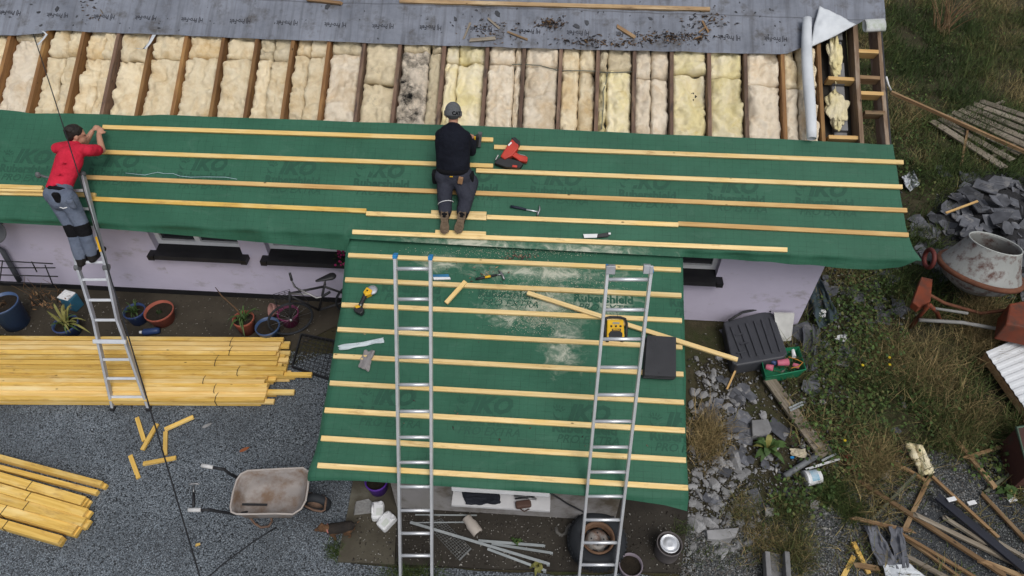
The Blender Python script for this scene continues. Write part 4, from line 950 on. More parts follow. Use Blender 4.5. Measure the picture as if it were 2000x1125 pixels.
hr = MB(); hr.ell(bP(0, -.020, .040), V(.083, .098, .086), bM, 18, 12); hr.ell(bP(0, -.060, -.005), V(.074, .050, .062), bM, 14, 10)
for q in range(26):
    a = random.uniform(0, 6.28); e = random.uniform(.2, 1.2); d = V(math.cos(a)*math.cos(e), math.sin(a)*math.cos(e)*1.1-.1, math.sin(e)); hr.ell(bP(d.x*.076, d.y*.088-.02, d.z*.078+.04), V(.017, .017, .014), bM, 8, 6)
skinned(hr, 'hair', HAIR, pb, .009, 2)
for e in (-1, 1): MB().ell(bP(e*.028, .083, .004), V(.012, .007, .006), bM, 8, 6).build('eye', BLACK, pb, True)
be = MB().lathe([(.150, -.022), (.152, 0), (.150, .022), (.14, .022), (.14, -.022)], 24, mat4(hpc.lerp(wst, .45), sx_, (wst-hpc).normalized().cross(sx_)*.82, (wst-hpc).normalized())); be.build('belt', BLKC, pb, True)
MB().box(D(112, 386, -.47), (.08, .05, .13)).build('tool_pouch', BLKC, pb, bev=.02); MB().box(D(140, 398, -.46), (.07, .05, .12)).build('side_pocket', DENIM, pb, bev=.02)
MB().tube([D(117, 405, -.475), D(124, 407, -.48), D(131, 405, -.475)], .006, 6).build('reflective_piping', WHITE, pb, True)
# ------------------------------------------------------------------ tools and scraps lying on the roof
def onm(x, y, h): return MR(x, y, h)
def onp(x, y, h): return PR(x, y, h)
def slab(mb, fn, pts, h0, h1):
    n = len(pts); vs = [fn(x, y, h0) for x, y in pts]+[fn(x, y, h1) for x, y in pts]
    # keep the footprint of the lower face straight under the upper one
    nn = nMN if fn is onm else (nPN if fn is onp else Z)
    top = vs[n:]; vs = [p-nn*(h1-h0) for p in top]+top
    mb.add(vs, [tuple(range(n))[::-1], tuple(range(n, 2*n))]+[(i, (i+1) % n, n+(i+1) % n, n+i) for i in range(n)]); return mb
def stick(mb, fn, pts, h, r, n=8): return mb.tube([fn(x, y, h) for x, y in pts], r, n)
# red nailer
t = thing('nail_gun', 'red and black cordless nailer lying on the green underlay', 'nail gun', MR(995, 305, -.03))
slab(MB(), onm, [(991, 283), (1001, 270), (1014, 280), (1011, 291), (1000, 304), (985, 311), (977, 305)], -.02, .07).build('housing', RED, t, bev=.012)
slab(MB(), onm, [(998, 269), (1006, 267), (1016, 276), (1014, 284), (1006, 278)], -.02, .074).build('motor_cap', BLACK, t, bev=.008)
slab(MB(), onm, [(994, 301), (1003, 294), (1014, 301), (1024, 302), (1031, 307), (1029, 316), (1014, 314), (1008, 309)], -.005, .055).build('handle', RED, t, bev=.01)
slab(MB(), onm, [(965, 318), (972, 309), (988, 307), (1014, 314), (1022, 319), (1015, 328), (988, 326)], -.025, .05).build('magazine', BLACK, t, bev=.008)
slab(MB(), onm, [(1001, 322), (1010, 323), (1010, 327), (1000, 326)], .045, .054).build('battery_latch', RED, t, bev=.002)
slab(MB(), onm, [(992, 283), (998, 277), (1000, 279), (994, 285)], .069, .074).build('logo_strip', WHITE, t)
stick(MB(), onm, [(968, 312), (973, 303)], .04, .008).build('nose_tip', STEEL, t)
MB().tube([MR(x, y, .062) for x, y in ((1013, 300), (1017, 302), (1022, 303), (1026, 304))], .004, 6).build('belt_hook', STEEL, t)
# hammers
t = thing('claw_hammer', 'steel claw hammer with dark blue grip on the green main slope', 'hammer', MR(1025, 408, -.03))
MB().tube([MR(x, y, -.006) for x, y in ((997, 403), (1008, 405), (1018, 407), (1028, 409.5))], [.015, .016, .014, .013], 10).build('grip', MT('navy_rubber', (.016, .022, .038), None, 6, .6, vary=0), t, True)
MB().tube([MR(x, y, -.006) for x, y in ((1028, 409.5), (1050, 413.5))], .0085, 8).build('shaft', ALU, t, True)
MB().tube([MR(x, y, .0) for x, y in ((1050, 421), (1051.5, 415), (1054, 410), (1054, 405), (1053.5, 400.5))], [.014, .012, .012, .009, .003], 8).build('head', STEEL, t, True)
t = thing('claw_hammer', 'black and yellow handled hammer above the sawdust on the porch roof', 'hammer', PR(955, 540, -.03))
MB().tube([PR(x, y, .0) for x, y in ((929, 545), (940, 543), (955, 540), (970, 537))], [.013, .016, .015, .012], 10).build('grip', BLACK, t, True)
MB().tube([PR(x, y, .006) for x, y in ((947, 541.5), (958, 539.5))], .0135, 8).build('grip_band', YELP, t, True); MB().tube([PR(970, 537, .0), PR(980, 535.5, 0)], .009, 8).build('shaft', STEEL, t, True)
MB().tube([PR(x, y, .004) for x, y in ((985, 546), (982, 539), (979, 533), (973, 527))], [.013, .012, .012, .004], 8).build('head', STEEL, t, True)
# cordless grinder
t = thing('angle_grinder', 'yellow and black cordless grinder lying across a porch batten', 'grinder', PR(712, 585, -.03))
MB().lathe([(0, 0), (.056, 0), (.06, .006), (.05, .014), (.026, .022), (0, .022)], 22, mat4(PR(727, 567, .02), X, Vector(PV), nPN)).build('disc_guard', ALU_D, t, True)
slab(MB(), onp, [(709, 570), (716, 560), (727, 566), (724, 574), (713, 578)], -.01, .055).build('gear_head', YELP, t, bev=.008)
MB().tube([PR(x, y, .03) for x, y in ((719, 568), (712, 579), (707, 590), (703, 600))], [.028, .025, .022, .026], 12).build('motor_body', BLACK, t, True)
MB().tube([PR(x, y, .042) for x, y in ((718, 570), (714, 577))], .022, 10).build('motor_band', YELP, t, True)
MB().tube([PR(x, y, .048) for x, y in ((705, 594), (704, 598))], .014, 8).build('switch', STEEL, t, True)
slab(MB(), onp, [(689, 603), (697, 595), (710, 601), (709, 609), (703, 613), (693, 608)], -.01, .06).build('battery', BLACK, t, bev=.01); slab(MB(), onp, [(692, 598), (699, 595), (705, 599), (696, 602)], .058, .066).build('battery_clip', YELP, t, bev=.003)
# knife
t = thing('utility_knife', 'white and black snap-off knife on the green slope above the lap joint', 'knife', MR(1165, 459, -.03))
slab(MB(), onm, [(1139, 457), (1168, 456.5), (1166, 464), (1141, 464.5)], -.02, .0).build('casing', WHITE, t, bev=.003); slab(MB(), onm, [(1167, 457), (1190, 453.5), (1193, 457), (1187, 462), (1166, 464)], -.02, .004).build('grip', BLACK, t, bev=.004); slab(MB(), onm, [(1188, 454.5), (1193, 454), (1193, 457.5), (1189, 458)], -.018, .006).build('end_cap', WHITE, t, bev=.001)
# jobsite radio, face up to the sky between the ladder rails
t = thing('jobsite_radio', 'yellow and black jobsite radio sitting behind the tilted ladder', 'radio', PR(1203, 643, -.03))
slab(MB(), onp, [(1186, 624), (1218, 624), (1220, 659), (1185, 659)], 0, .085).build('casing', YELP, t, bev=.012)
for pts in (((1182, 657), (1181, 630), (1184, 621), (1192, 619.5), (1212, 620), (1221, 623), (1224, 632), (1223, 658)),): MB().tube([PR(x, y, .06) for x, y in pts], .014, 8).build('roll_cage', BLACK, t, True)
slab(MB(), onp, [(1189, 651), (1193, 646), (1212, 646), (1216, 651), (1215, 660), (1189, 660)], .07, .092).build('speaker', BLACK, t, bev=.006)
slab(MB(), onp, [(1197, 629), (1210, 629), (1210, 633), (1197, 633)], .08, .088).build('display', MT('lcd', (.32, .30, .22), vary=0), t)
slab(MB(), onp, [(1195, 642), (1213, 642), (1213, 646), (1195, 646)], .08, .0875).build('name_plate', BLACK, t)
mb = MB(); c = PR(1204, 644, .0885); put_text(mb, 'DEW', lambda x, y: c+X*x*.85+Vector(PV)*y*.8); mb.build('printed_lettering', YELP, t)
for q in (-9, 0, 9): MB().lathe([(0, 0), (.011, 0), (.010, .012), (0, .012)], 12, mat4(PR(1203+q, 637.5, .084), X, Vector(PV), nPN)).build('knob', BLACK, t)
for q in (1187, 1216): slab(MB(), onp, [(q-3, 660), (q+3, 660), (q+3, 665), (q-3, 665)], 0, .05).build('foot', BLACK, t, bev=.004)
MB().tube([PR(1208, 622, .075), PR(1204, 609, .10)], .0025, 5).build('aerial', BLACK, t)
# stack of flat roof tiles
TILEM = MT('charcoal_tile', (.030, .031, .036), (.022, .023, .027), 6, .6, dirt=(.07, .07, .075), dscale=7, damt=.22, bump=.3, bscale=80, vary=.12)
cc = [PR(x, y, .10) for x, y in ((1264, 655.5), (1321, 659), (1321, 737), (1259, 734))]
for k in range(4):
    jx = V(random.uniform(-.008, .002)-.004*k, 0, 0)+Vector(PV)*random.uniform(-.006, .006); top = [p-nPN*(.022*k)+jx for p in cc]
    mb = MB(); mb.add([p-nPN*.018 for p in top]+top, [(3, 2, 1, 0), (4, 5, 6, 7)]+[(i, (i+1) % 4, 4+(i+1) % 4, 4+i) for i in range(4)])
    if k == 0:
        for (x, y) in ((.08, .90), (.45, .92), (.85, .05), (.30, .1)): c = top[0].lerp(top[1], x).lerp(top[3].lerp(top[2], x), y)-Vector(PV)*-.0; mb.box(c+nPN*.002, (.012, .012, .006))
    setp(mb.build('roof_tile', TILEM, None, bev=.004), 'charcoal flat tile, '+['topmost of the small stack on the porch roof', 'second in the small stack on the porch roof', 'third in the small stack on the porch roof', 'bottom of the small stack on the porch roof'][k], 'tile', 'tiles stacked on the porch roof')
# rag, strip, packet, string, bark
def drape(name, fn, outline, h, amp, mat, lab, cat, n=14, thick=.004, seed=0):
    xs = [p[0] for p in outline]; ys = [p[1] for p in outline]; A, B, C_, D_ = outline
    def f(a, b):
        x = (A[0]*(1-a)+B[0]*a)*(1-b)+(D_[0]*(1-a)+C_[0]*a)*b; y = (A[1]*(1-a)+B[1]*a)*(1-b)+(D_[1]*(1-a)+C_[1]*a)*b
        x += 2.5*nz((a*3, b*3, seed), 1.3)*(1 if 0 < a < 1 else 1.5); y += 2.5*nz((a*3, b*3, seed+5), 1.3)
        return fn(x, y, h+abs(amp*nz((a*2.5, b*2.5, seed+9), 1.6))+amp*.3*math.sin(a*7+b*3+seed))
    mb = MB().grid(f, n, n); o = mb.build(name, mat, None, True); o.modifiers.new('t', 'SOLIDIFY').thickness = thick
    return setp(o, lab, cat)
drape('rag', onp, [(711, 684), (734, 685), (719, 725), (699, 716)], .006, .05, CLOTH('grey_rag', (.30, .28, .28), (.2, .19, .19)), 'crumpled grey rag draped over a porch batten', 'rag', seed=2)
drape('felt_strip', onp, [(660, 676), (749, 659), (750, 668), (664, 684)], -.015, .02, MT('pale_strip', (.55, .62, .64), (.44, .5, .52), 5, .6, vary=0), 'narrow pale strip of membrane on the porch underlay', 'strip', seed=4)
t = thing('packet', 'torn blue and white packet lying beside the upright ladder', 'packet', PR(862, 539, -.03)); slab(MB(), onp, [(844, 536), (876, 535), (879, 543), (846, 544)], -.026, -.006).build('wrapper', MT('blue_wrap', (.03, .16, .30), None, 6, .4, vary=0), t, bev=.004); slab(MB(), onp, [(846, 541), (879, 541), (880, 545), (847, 546)], -.026, -.003).build('torn_edge', WHITE, t, bev=.002)
setp(MB().tube([MR(x, y, -.022) for x, y in ((245, 338), (283, 342), (300, 338), (308, 336.5), (320, 339), (338, 339), (352, 344), (372, 346), (400, 345.5), (440, 346), (463, 350))], .0028, 5).build('string', MT('pale_blue_string', (.45, .62, .66), vary=0), None, True), 'pale blue string line lying slack on the underlay', 'string')
# slate chips and mulch on the old felt
def chipmesh(seed, s, flat, n=7):
    r = random.Random(seed); pts = []
    for k in range(n): a = 2*math.pi*(k+r.uniform(-.3, .3))/n; q = s*r.uniform(.55, 1.1); pts.append((q*math.cos(a)*1.25, q*math.sin(a)*.8))
    mb = MB(); t_ = s*flat; mb.add([(x, y, 0) for x, y in pts]+[(x*.88, y*.88, t_*r.uniform(.7, 1.1)) for x, y in pts], [tuple(range(n))[::-1], tuple(range(n, 2*n))]+[(i, (i+1) % n, n+(i+1) % n, n+i) for i in range(n)]); return mb.mesh('chip')
SLATE = MT('slate', (.055, .058, .066), (.030, .032, .037), 7, .7, dirt=(.12, .12, .125), dscale=6, damt=.3, bump=.5, bscale=50, vary=.35)
CHIPS = [chipmesh(k, 1, .16) for k in range(8)]
for m_ in CHIPS: m_.materials.append(SLATE)
def put(name, me, P, n, s, rot, lab, cat, group, tilt=0, sc3=None):
    o = bpy.data.objects.new(name, me); COL.objects.link(o); o.location = P
    q = Vector(n).to_track_quat('Z', 'Y').to_matrix() @ Matrix.Rotation(rot, 3, 'Z') @ Matrix.Rotation(tilt, 3, 'X'); o.rotation_euler = q.to_euler(); o.scale = sc3 or (s, s, s)
    return setp(o, lab, cat, group)
rr = random.Random(5)
big = [(640, 12, .05), (648, 4, .04), (972, 27, .045), (930, 20, .02), (940, 38, .03), (1125, 52, .045), (1145, 44, .04), (1075, 47, .03), (1052, 50, .02), (835, 38, .015), (738, 75, .016), (890, 38, .035), (1270, 36, .03), (1296, 31, .022), (1335, 52, .022), (1378, 32, .03), (1415, 48, .03), (1437, 24, .02), (1475, 25, .02), (1168, 24, .02), (1100, 32, .02), (1010, 16, .018), (110, 17, .04), (150, 32, .02), (75, 24, .03), (20, 34, .02), (310, 55, .025), (350, 60, .015), (1505, 18, .02), (1350, 37, .03), (80, 50, .025), (60, 8, .02)]
for (x, y, s) in big+[(rr.uniform(860, 1540), rr.uniform(2, 92), rr.uniform(.008, .017)) for _ in range(46)]+[(rr.uniform(0, 860), rr.uniform(2, 58), rr.uniform(.006, .013)) for _ in range(26)]:
    put('slate_chip', rr.choice(CHIPS), fsurf(MR(x, y, -.03).x, mv_of(MR(x, y, -.03)))+nMN*.001, MN, s, rr.uniform(0, 6), 'dark slate chip lying on the old grey felt', 'slate', 'slate chips on the old felt', tilt=rr.uniform(-.1, .1))
def scatter_mesh(name, fnP, N, rmin, rmax, cols, mat, elong=1.0, flat=.6, seed=1, parent=None, patch=False):
    # N little six-cornered crumbs merged into one object
    g = np.random.default_rng(seed); base = np.array([(1, 0, 0), (-1, 0, 0), (0, 1, 0), (0, -1, 0), (0, 0, 1), (0, 0, -1)], float)
    tri = np.array([(0, 2, 4), (2, 1, 4), (1, 3, 4), (3, 0, 4), (2, 0, 5), (1, 2, 5), (3, 1, 5), (0, 3, 5)])
    P = np.array(fnP(N, g)); N = len(P); r = g.uniform(rmin, rmax, N)
    sx = r*g.uniform(.7, 1.2*elong, N); sy = r*g.uniform(.6, 1, N); sz = r*flat*g.uniform(.7, 1.2, N); a = g.uniform(0, 6.28, N); t = g.uniform(-.5, .5, N)
    L = base[None]*np.stack([sx, sy, sz], 1)[:, None, :]*g.uniform(.75, 1.2, (N, 6, 1))
    x = L[..., 0]; y = L[..., 1]*np.cos(t)[:, None]-L[..., 2]*np.sin(t)[:, None]; z = L[..., 1]*np.sin(t)[:, None]+L[..., 2]*np.cos(t)[:, None]
    X_ = x*np.cos(a)[:, None]-y*np.sin(a)[:, None]; Y_ = x*np.sin(a)[:, None]+y*np.cos(a)[:, None]
    vv = np.stack([X_, Y_, z], 2)+P[:, None, :]; vv = vv.reshape(-1, 3)
    ff = (tri[None]+np.arange(N)[:, None, None]*6).reshape(-1, 3)
    ci = g.integers(0, len(cols), N); cc = np.array(cols)[ci]*g.uniform(.7, 1.25, (N, 1))
    if patch: cc = cc*np.clip(.35+1.5*(fb(P[:, 0], P[:, 1], 1.1)-.12), .35, 1.15)[:, None]
    cc = np.repeat(np.c_[cc, np.ones(N)], 6, 0)
    return raw_mesh(name, vv, ff, mat, cc, parent)
def raw_mesh(name, vv, ff, mat, cc=None, parent=None):
    me = bpy.data.meshes.new(name); nv, nf = len(vv), len(ff)
    me.vertices.add(nv); me.vertices.foreach_set('co', vv.astype(np.float32).ravel()); k = ff.shape[1]
    me.loops.add(nf*k); me.loops.foreach_set('vertex_index', ff.astype(np.int32).ravel()); me.polygons.add(nf)
    me.polygons.foreach_set('loop_start', np.arange(0, nf*k, k, dtype=np.int32)); me.update(calc_edges=True)
    if cc is not None:
        at = me.color_attributes.new('Col', 'FLOAT_COLOR', 'POINT'); at.data.foreach_set('color', cc.astype(np.float32).ravel())
    return link(name, me, mat, parent)
CRUMB = ATTR('crumbs')
def onfelt(N, g):
    out = []
    cl = [(1075, 46, 14, 6, .18), (1305, 72, 45, 6, .3), (1200, 84, 40, 4, .15), (1130, 80, 30, 5, .1), (1375, 45, 25, 12, .12), (960, 58, 30, 12, .12), (175, 20, 10, 14, .03)]
    for (cx, cy, sx, sy, wgt) in cl:
        for _ in range(int(N*wgt)): p = MR(cx+g.normal()*sx, min(cy+g.normal()*sy, 95), -.022); out.append(tuple(p))
    return out
setp(scatter_mesh('mulch', onfelt, 900, .004, .014, [(.05, .032, .02), (.09, .055, .03), (.02, .015, .012), (.16, .10, .055)], CRUMB, 3.0, .5, 3), 'brown bark mulch and splinters heaped along the old felt', 'debris', None, 'stuff')
def onporch(N, g): return [tuple(PR(1018+g.normal()*16, 500+g.normal()*3, -.02)) for _ in range(int(N*.5))]+[tuple(PR(950+g.normal()*26, 532+g.normal()*14, -.024)) for _ in range(int(N*.3))]+[tuple(PR(g.uniform(690, 1300), g.uniform(500, 900), -.026)) for _ in range(int(N*.2))]
setp(scatter_mesh('wood_crumbs', onporch, 140, .004, .012, [(.10, .06, .04), (.35, .25, .15), (.06, .05, .05), (.2, .13, .1)], CRUMB, 2.5, .5, 4), 'bark and wood crumbs strewn across the porch underlay', 'debris', None, 'stuff')
def sawd(N, g):
    return [tuple(PR(1045+g.normal()*34, 620+g.normal()*16, -.027)) for _ in range(int(N*.35))]+[tuple(PR(1020+g.normal()*45, 575+g.normal()*14, -.027)) for _ in range(int(N*.25))]+[tuple(PR(1120+g.normal()*50, 545+g.normal()*14, -.027)) for _ in range(int(N*.15))]+[tuple(PR(1010+g.normal()*90, 492+g.normal()*6, -.026)) for _ in range(int(N*.25))]
setp(scatter_mesh('sawdust', sawd, 2600, .002, .005, [(.62, .57, .44), (.68, .64, .52)], CRUMB, 1.5, .5, 5), 'drifts of pale sawdust on the porch underlay', 'sawdust', None, 'stuff')
# wires over the insulation
for k, pts in enumerate((((1000, 126), (1030, 126), (1055, 128), (1088, 137), (1100, 138), (1135, 138), (1165, 139), (1175, 141)), ((1187, 141), (1184, 160), (1178, 178), (1179, 200), (1177, 225), (1175, 252)), ((1175, 141), (1200, 142), (1235, 140)))):
    setp(MB().tube([MR(x, y, -.075) for x, y in pts], .006, 6).build('loft_cable', MT('grey_green_cable', (.14, .15, .12), vary=.2), None, True), ['grey cable crossing the batts horizontally', 'grey cable trailing down over a tan batt', 'short grey cable crossing a tan batt'][k], 'cable')
for k, pts in enumerate((((83, 60), (90, 67), (84, 76), (72, 88)), ((266, 94), (280, 96), (292, 84), (300, 68)))):
    p = [MR(x, y, .0) for x, y in pts]; mb = MB(); w_ = .02+.01*k
    mb.add([q+X*w_*(1 if i % 2 else .7) for i, q in enumerate(p)]+[q-X*w_*(.5 if i else 1) for i, q in enumerate(p)], [(i, i+1, 5+i, 4+i) for i in range(3)])
    o = mb.build('torn_felt_tag', FW_, None, True); o.modifiers.new('t', 'SOLIDIFY').thickness = .003; setp(o, ['narrow white torn tag hanging from the old felt', 'bent pale torn tag curling over a cream batt'][k], 'felt')
# ------------------------------------------------------------------ the yard below the lilac wall
SOIL = MT('pot_soil', (.022, .016, .010), (.012, .009, .006), 12, .95, bump=.9, bscale=40, bdist=.012, vary=.2)
def depth(P): return float((np.array(P)-CAM) @ FW)
def leafmesh(mb, base, tip, w_, droop=.0, n=5, up=Z):
    base, tip = Vector(base), Vector(tip); d = tip-base; sx = d.cross(up)
    if sx.length < 1e-4: sx = X.copy()
    sx.normalize(); vs = []
    for i in range(n+1):
        t = i/n; p = base+d*t-V(0, 0, droop*t*t)+Z*(.5*droop*math.sin(math.pi*t)); ww = w_*math.sin(math.pi*min(1, .12+.88*t))**.7*(1 if t < 1 else 0); vs += [p-sx*ww/2, p+sx*ww/2]
    mb.add(vs, [(2*i, 2*i+1, 2*i+3, 2*i+2) for i in range(n)])
def pot(px, py, rpx, H, mat, lab, name='plant_pot', taper=.74, tilt=None, soil=True, group=None, lip=.014):
    c = G(px, py, H); r = rpx*depth(c)/FPX; base = V(c.x, c.y, gz(c.y)+.008)
    t = thing(name, lab, 'pot', base, group)
    M = Matrix.Translation(base) if tilt is None else Matrix.Translation(base) @ tilt
    MB().lathe([(r*taper*.9, 0), (r*taper, .005), (r*.95, H-.035), (r*.985, H-.03), (r, H-.006), (r-.004, H), (r-lip, H-.002), (r-lip-.003, H-.05), (r*.80, H-.06)], 30, M).build('body', mat, t, True)
    if soil:
        mb = MB()
        def f(a, b):
            rr_ = (r-lip-.001)*b; an = 2*math.pi*a; return M @ V(rr_*math.cos(an), rr_*math.sin(an), H-.045+.012*nz((rr_*20*math.cos(an), rr_*20*math.sin(an), px), 1))
        mb.grid(f, 20, 5).build('soil', SOIL, t, True)
    return t, base, r, M
BLUEG = MT('blue_glaze', (.055, .10, .21), (.035, .07, .155), 4, .35, spec=.5, dirt=(.10, .12, .14), damt=.25, vary=.1, bump=.1)
TERRA = MT('terracotta', (.30, .085, .055), (.22, .06, .04), 5, .75, dirt=(.14, .07, .05), damt=.3, vary=.1)
BLUED = MT('dark_blue_plastic', (.03, .055, .15), (.02, .04, .11), 5, .4, vary=.1)
def STRAPM(name, c1, c2): return MT(name, c1, c2, 7, .6, vary=.1, bump=.1)
LEAF_Y = STRAPM('yellowing_leaf', (.22, .20, .06), (.12, .13, .035)); LEAF_G = STRAPM('green_leaf', (.055, .10, .025), (.03, .06, .014)); LEAF_D = STRAPM('dark_leaf', (.035, .06, .02), (.02, .035, .012)); LEAF_B = STRAPM('brown_stem', (.12, .07, .035), (.08, .045, .02))
def tuft(t, base, H, n, ln, w_, mat, seed, spread=.9, name='foliage', droop=.12):
    g = random.Random(seed); mb = MB()
    for k in range(n):
        a = g.uniform(0, 6.28); l = ln*g.uniform(.6, 1.15); e = g.uniform(.25, 1.2); tip = base+V(math.cos(a)*l*math.cos(e)*spread, math.sin(a)*l*math.cos(e)*spread, H+l*math.sin(e))
        leafmesh(mb, base+V(g.uniform(-.03, .03), g.uniform(-.03, .03), H-.04), tip, w_*g.uniform(.7, 1.2), droop*g.uniform(.3, 1.6))
    return mb.build(name, mat, t)
t, b_, r, M = pot(3, 592, 30, .40, BLUEG, 'big blue glazed pot of dry soil by the trellis', taper=.80); tuft(t, b_, .36, 10, .10, .012, LEAF_B, 1)
t, b_, r, M = pot(127, 632, 24, .20, BLUED, 'blue pot with yellowing strap leaves beside the folding ladder'); tuft(t, b_, .18, 16, .34, .030, LEAF_Y, 2, 1.1); tuft(t, b_, .18, 7, .30, .022, LEAF_G, 3)
t, b_, r, M = pot(262, 607, 21, .20, BLUED, 'blue pot with green grassy plant beside the terracotta pot'); tuft(t, b_, .18, 22, .22, .014, LEAF_G, 4)
t, b_, r, M = pot(310, 607, 28, .20, TERRA, 'wide terracotta pot of bare soil and small seedlings'); tuft(t, b_, .16, 22, .06, .012, LEAF_D, 5)
t, b_, r, M = pot(475, 622, 21, .24, TERRA, 'terracotta pot with a straggly yucca below the wall'); tuft(t, b_, .22, 16, .24, .022, LEAF_G, 6, 1.1); tuft(t, b_, .22, 20, .26, .006, LEAF_D, 7, 1.2)
mb = MB(); st = G(475, 618, .24)
mb.tube([st, st+V(-.10, .05, .12), st+V(-.28, .16, .20), st+V(-.38, .26, .24)], [.012, .010, .008, .004], 6); mb.build('stem', LEAF_B, t, True)
t, b_, r, M = pot(522, 637, 24, .20, BLUEG, 'blue rimmed pot of dark soil next to the batten ends')
t, b_, r, M = pot(562, 611, 21, .20, MT('magenta_plastic', (.17, .02, .08), None, 4, .5, vary=0), 'magenta pot half hidden by the bicycle')
til = Matrix.Rotation(-.95, 4, 'Y') @ Matrix.Rotation(.5, 4, 'X')
t = thing('plant_pot', 'empty faded pink pot tipped over below the wall', 'pot', G(540, 608)); Mt = Matrix.Translation(G(541, 606, .075)) @ til
MB().lathe([(.055, 0), (.058, .004), (.085, .15), (.092, .155), (.092, .18), (.082, .18), (.08, .15), (.052, .012)], 24, Mt @ Matrix.Translation(V(0, 0, -.09))).build('body', MT('faded_pink', (.30, .16, .14), None, 4, .7, vary=0), t, True)
t = thing('storage_tub', 'white lidded tub with teal sides behind a blue pot', 'tub', G(145, 606)); c = G(143, 600, 0); c.z = 0.01
R = Matrix.Rotation(-.25, 3, 'Z'); MB().box(c+V(.03, 0, .11), (.19, .15, .22), R).build('body', MT('teal_plastic', (.03, .12, .19), None, 4, .5, vary=0), t, bev=.015); MB().box(c+V(.02, 0, .228), (.17, .15, .022), R).build('lid', WHITE, t, bev=.008); MB().tube([c+V(-.03, -.0, .238), c+V(.02, .02, .252), c+V(.07, .04, .238)], .008, 6).build('handle', WHITE, t, True)
t = thing('plastic_bottle', 'dark blue bottle lying on the damp path', 'bottle', G(298, 648)); MB().tube([G(278, 649, .05), G(282, 649, .05), G(306, 646, .05), G(312, 645, .05)], [.022, .045, .045, .035], 12).build('body', BLUED, t, True); MB().tube([G(273, 649, .05), G(278, 649, .05)], .02, 10).build('cap', WHITE, t, True)
# trellis of black bars near the wall
t = thing('garden_trellis', 'low black metal trellis standing beside the big blue pot', 'trellis', WY(60, 560, -.16))
for (x0, y0, x1, y1) in ((-30, 508, 103, 515), (-30, 523, 108, 523), (-30, 536, 113, 540), (-30, 551, 118, 556)):
    MB().tube([WY(x0, y0, -.16), WY(x1, y1, -.16)], .0085, 6).build('bar', BLACK, t, True)
for (x0, y0, x1, y1) in ((62, 511, 72, 531), (88, 518, 104, 558), (5, 509, -2, 560)): MB().tube([WY(x0, y0, -.178), WY(x1, y1, -.178)], .0075, 6).build('upright', BLACK, t, True)
# climbing remains
t = thing('dead_climber', 'withered climber with reddish stems behind the yellowing pot plant', 'plant', G(110, 590)); mb = MB(); g = random.Random(8)
for k in range(9):
    p = G(g.uniform(70, 130), g.uniform(575, 600), 0); mb.tube([p, p+V(g.uniform(-.1, .1), g.uniform(-.05, .05), .2), p+V(g.uniform(-.2, .2), g.uniform(-.08, .08), g.uniform(.3, .45))], [.005, .004, .002], 5)
mb.build('stem', LEAF_B, t, True); mb = MB()
for k in range(60): p = G(g.uniform(60, 140), g.uniform(570, 605), g.uniform(.02, .35)); leafmesh(mb, p, p+V(g.uniform(-.05, .05), g.uniform(-.05, .05), g.uniform(-.03, .05)), .016)
mb.build('foliage', STRAPM('rusty_leaf', (.20, .09, .04), (.10, .07, .03)), t)
# satellite dish
t = thing('satellite_dish', 'dark grey satellite dish fixed to the lilac wall', 'satellite dish', WY(-12, 452, -.02)); c = WY(-14, 452, -.22); M = mat4(c, V(.93, .1, -.35).normalized(), V(.25, .55, .8).normalized(), V(.27, -.83, .48).normalized())
MB().lathe([(0, 0), (.06, .004), (.12, .017), (.15, .027), (.158, .03), (.156, .034), (.12, .022), (.06, .009), (0, .005)], 28, M).build('reflector', MT('dish_grey', (.085, .09, .10), None, 5, .5, vary=0), t, True)
MB().tube([c, c+V(0, .1, -.02), c+V(0, .22, -.02)], .014, 8).build('bracket', STEEL, t, True); MB().tube([c+V(0, -.02, -.14), c+V(.05, -.2, .02)], .008, 6).build('feed_arm', STEEL, t, True)
MB().box(c+V(.05, -.21, .03), (.035, .05, .035)).build('receiver', GREYP, t, bev=.008)
# downpipe at the far left
setp(MB().tube([WY(-30, 470, -.06), WY(5, 490, -.06), WY(22, 520, -.06), WY(38, 548, -.06)], .033, 12).build('downpipe', MT('grey_pvc', (.08, .085, .10), vary=0), None, True), 'grey downpipe against the lilac wall behind the trellis', 'pipe')
# bicycle
fr = G(578, 652); re = fr+V(.78, .42, 0); re.z = 0.012; fr.z = gz(fr.y)+.012
d, sx, _ = basis(re-fr); L = lambda a, h, s=0: fr+d*a+sx*s+V(0, 0, h)
t = thing('bicycle', 'black bicycle with chrome handlebar leaning by the lilac wall', 'bicycle', fr)
for a, nm in ((0, 'wheel'), (.86, 'wheel')):
    wl = MB().tube([L(a+.27*math.cos(k/26*6.283), .285+.27*math.sin(k/26*6.283)) for k in range(26)], .016, 8, closed=True).build('wheel', RUBBER, t, True)
    sp = MB()
    for k in range(14): sp.tube([L(a, .285), L(a+.262*math.cos(k/14*6.283), .285+.262*math.sin(k/14*6.283))], .0016, 4)
    sp.build('spokes', STEEL, wl, True); MB().tube([L(a, .285, -.04), L(a, .285, .04)], .018, 8).build('hub', STEEL, wl, True)
fm = MB()
for p, q in ((L(.10, .66), L(.36, .28)), (L(.08, .72), L(.50, .66)), (L(.36, .28), L(.52, .70)), (L(.36, .28), L(.86, .285)), (L(.50, .66), L(.86, .285)), (L(0, .285), L(.09, .74))): fm.tube([p, q], .015, 8)
fm.build('frame', BLACK, t, True)
MB().tube([L(.52, .70), L(.53, .76)], .012, 8).build('seat_post', STEEL, t, True); sd_ = MB(); sd_.cap(L(.62, .79), L(.44, .79), .06, .022, 12, .5, sx); sd_.build('saddle', BLACK, t, True)
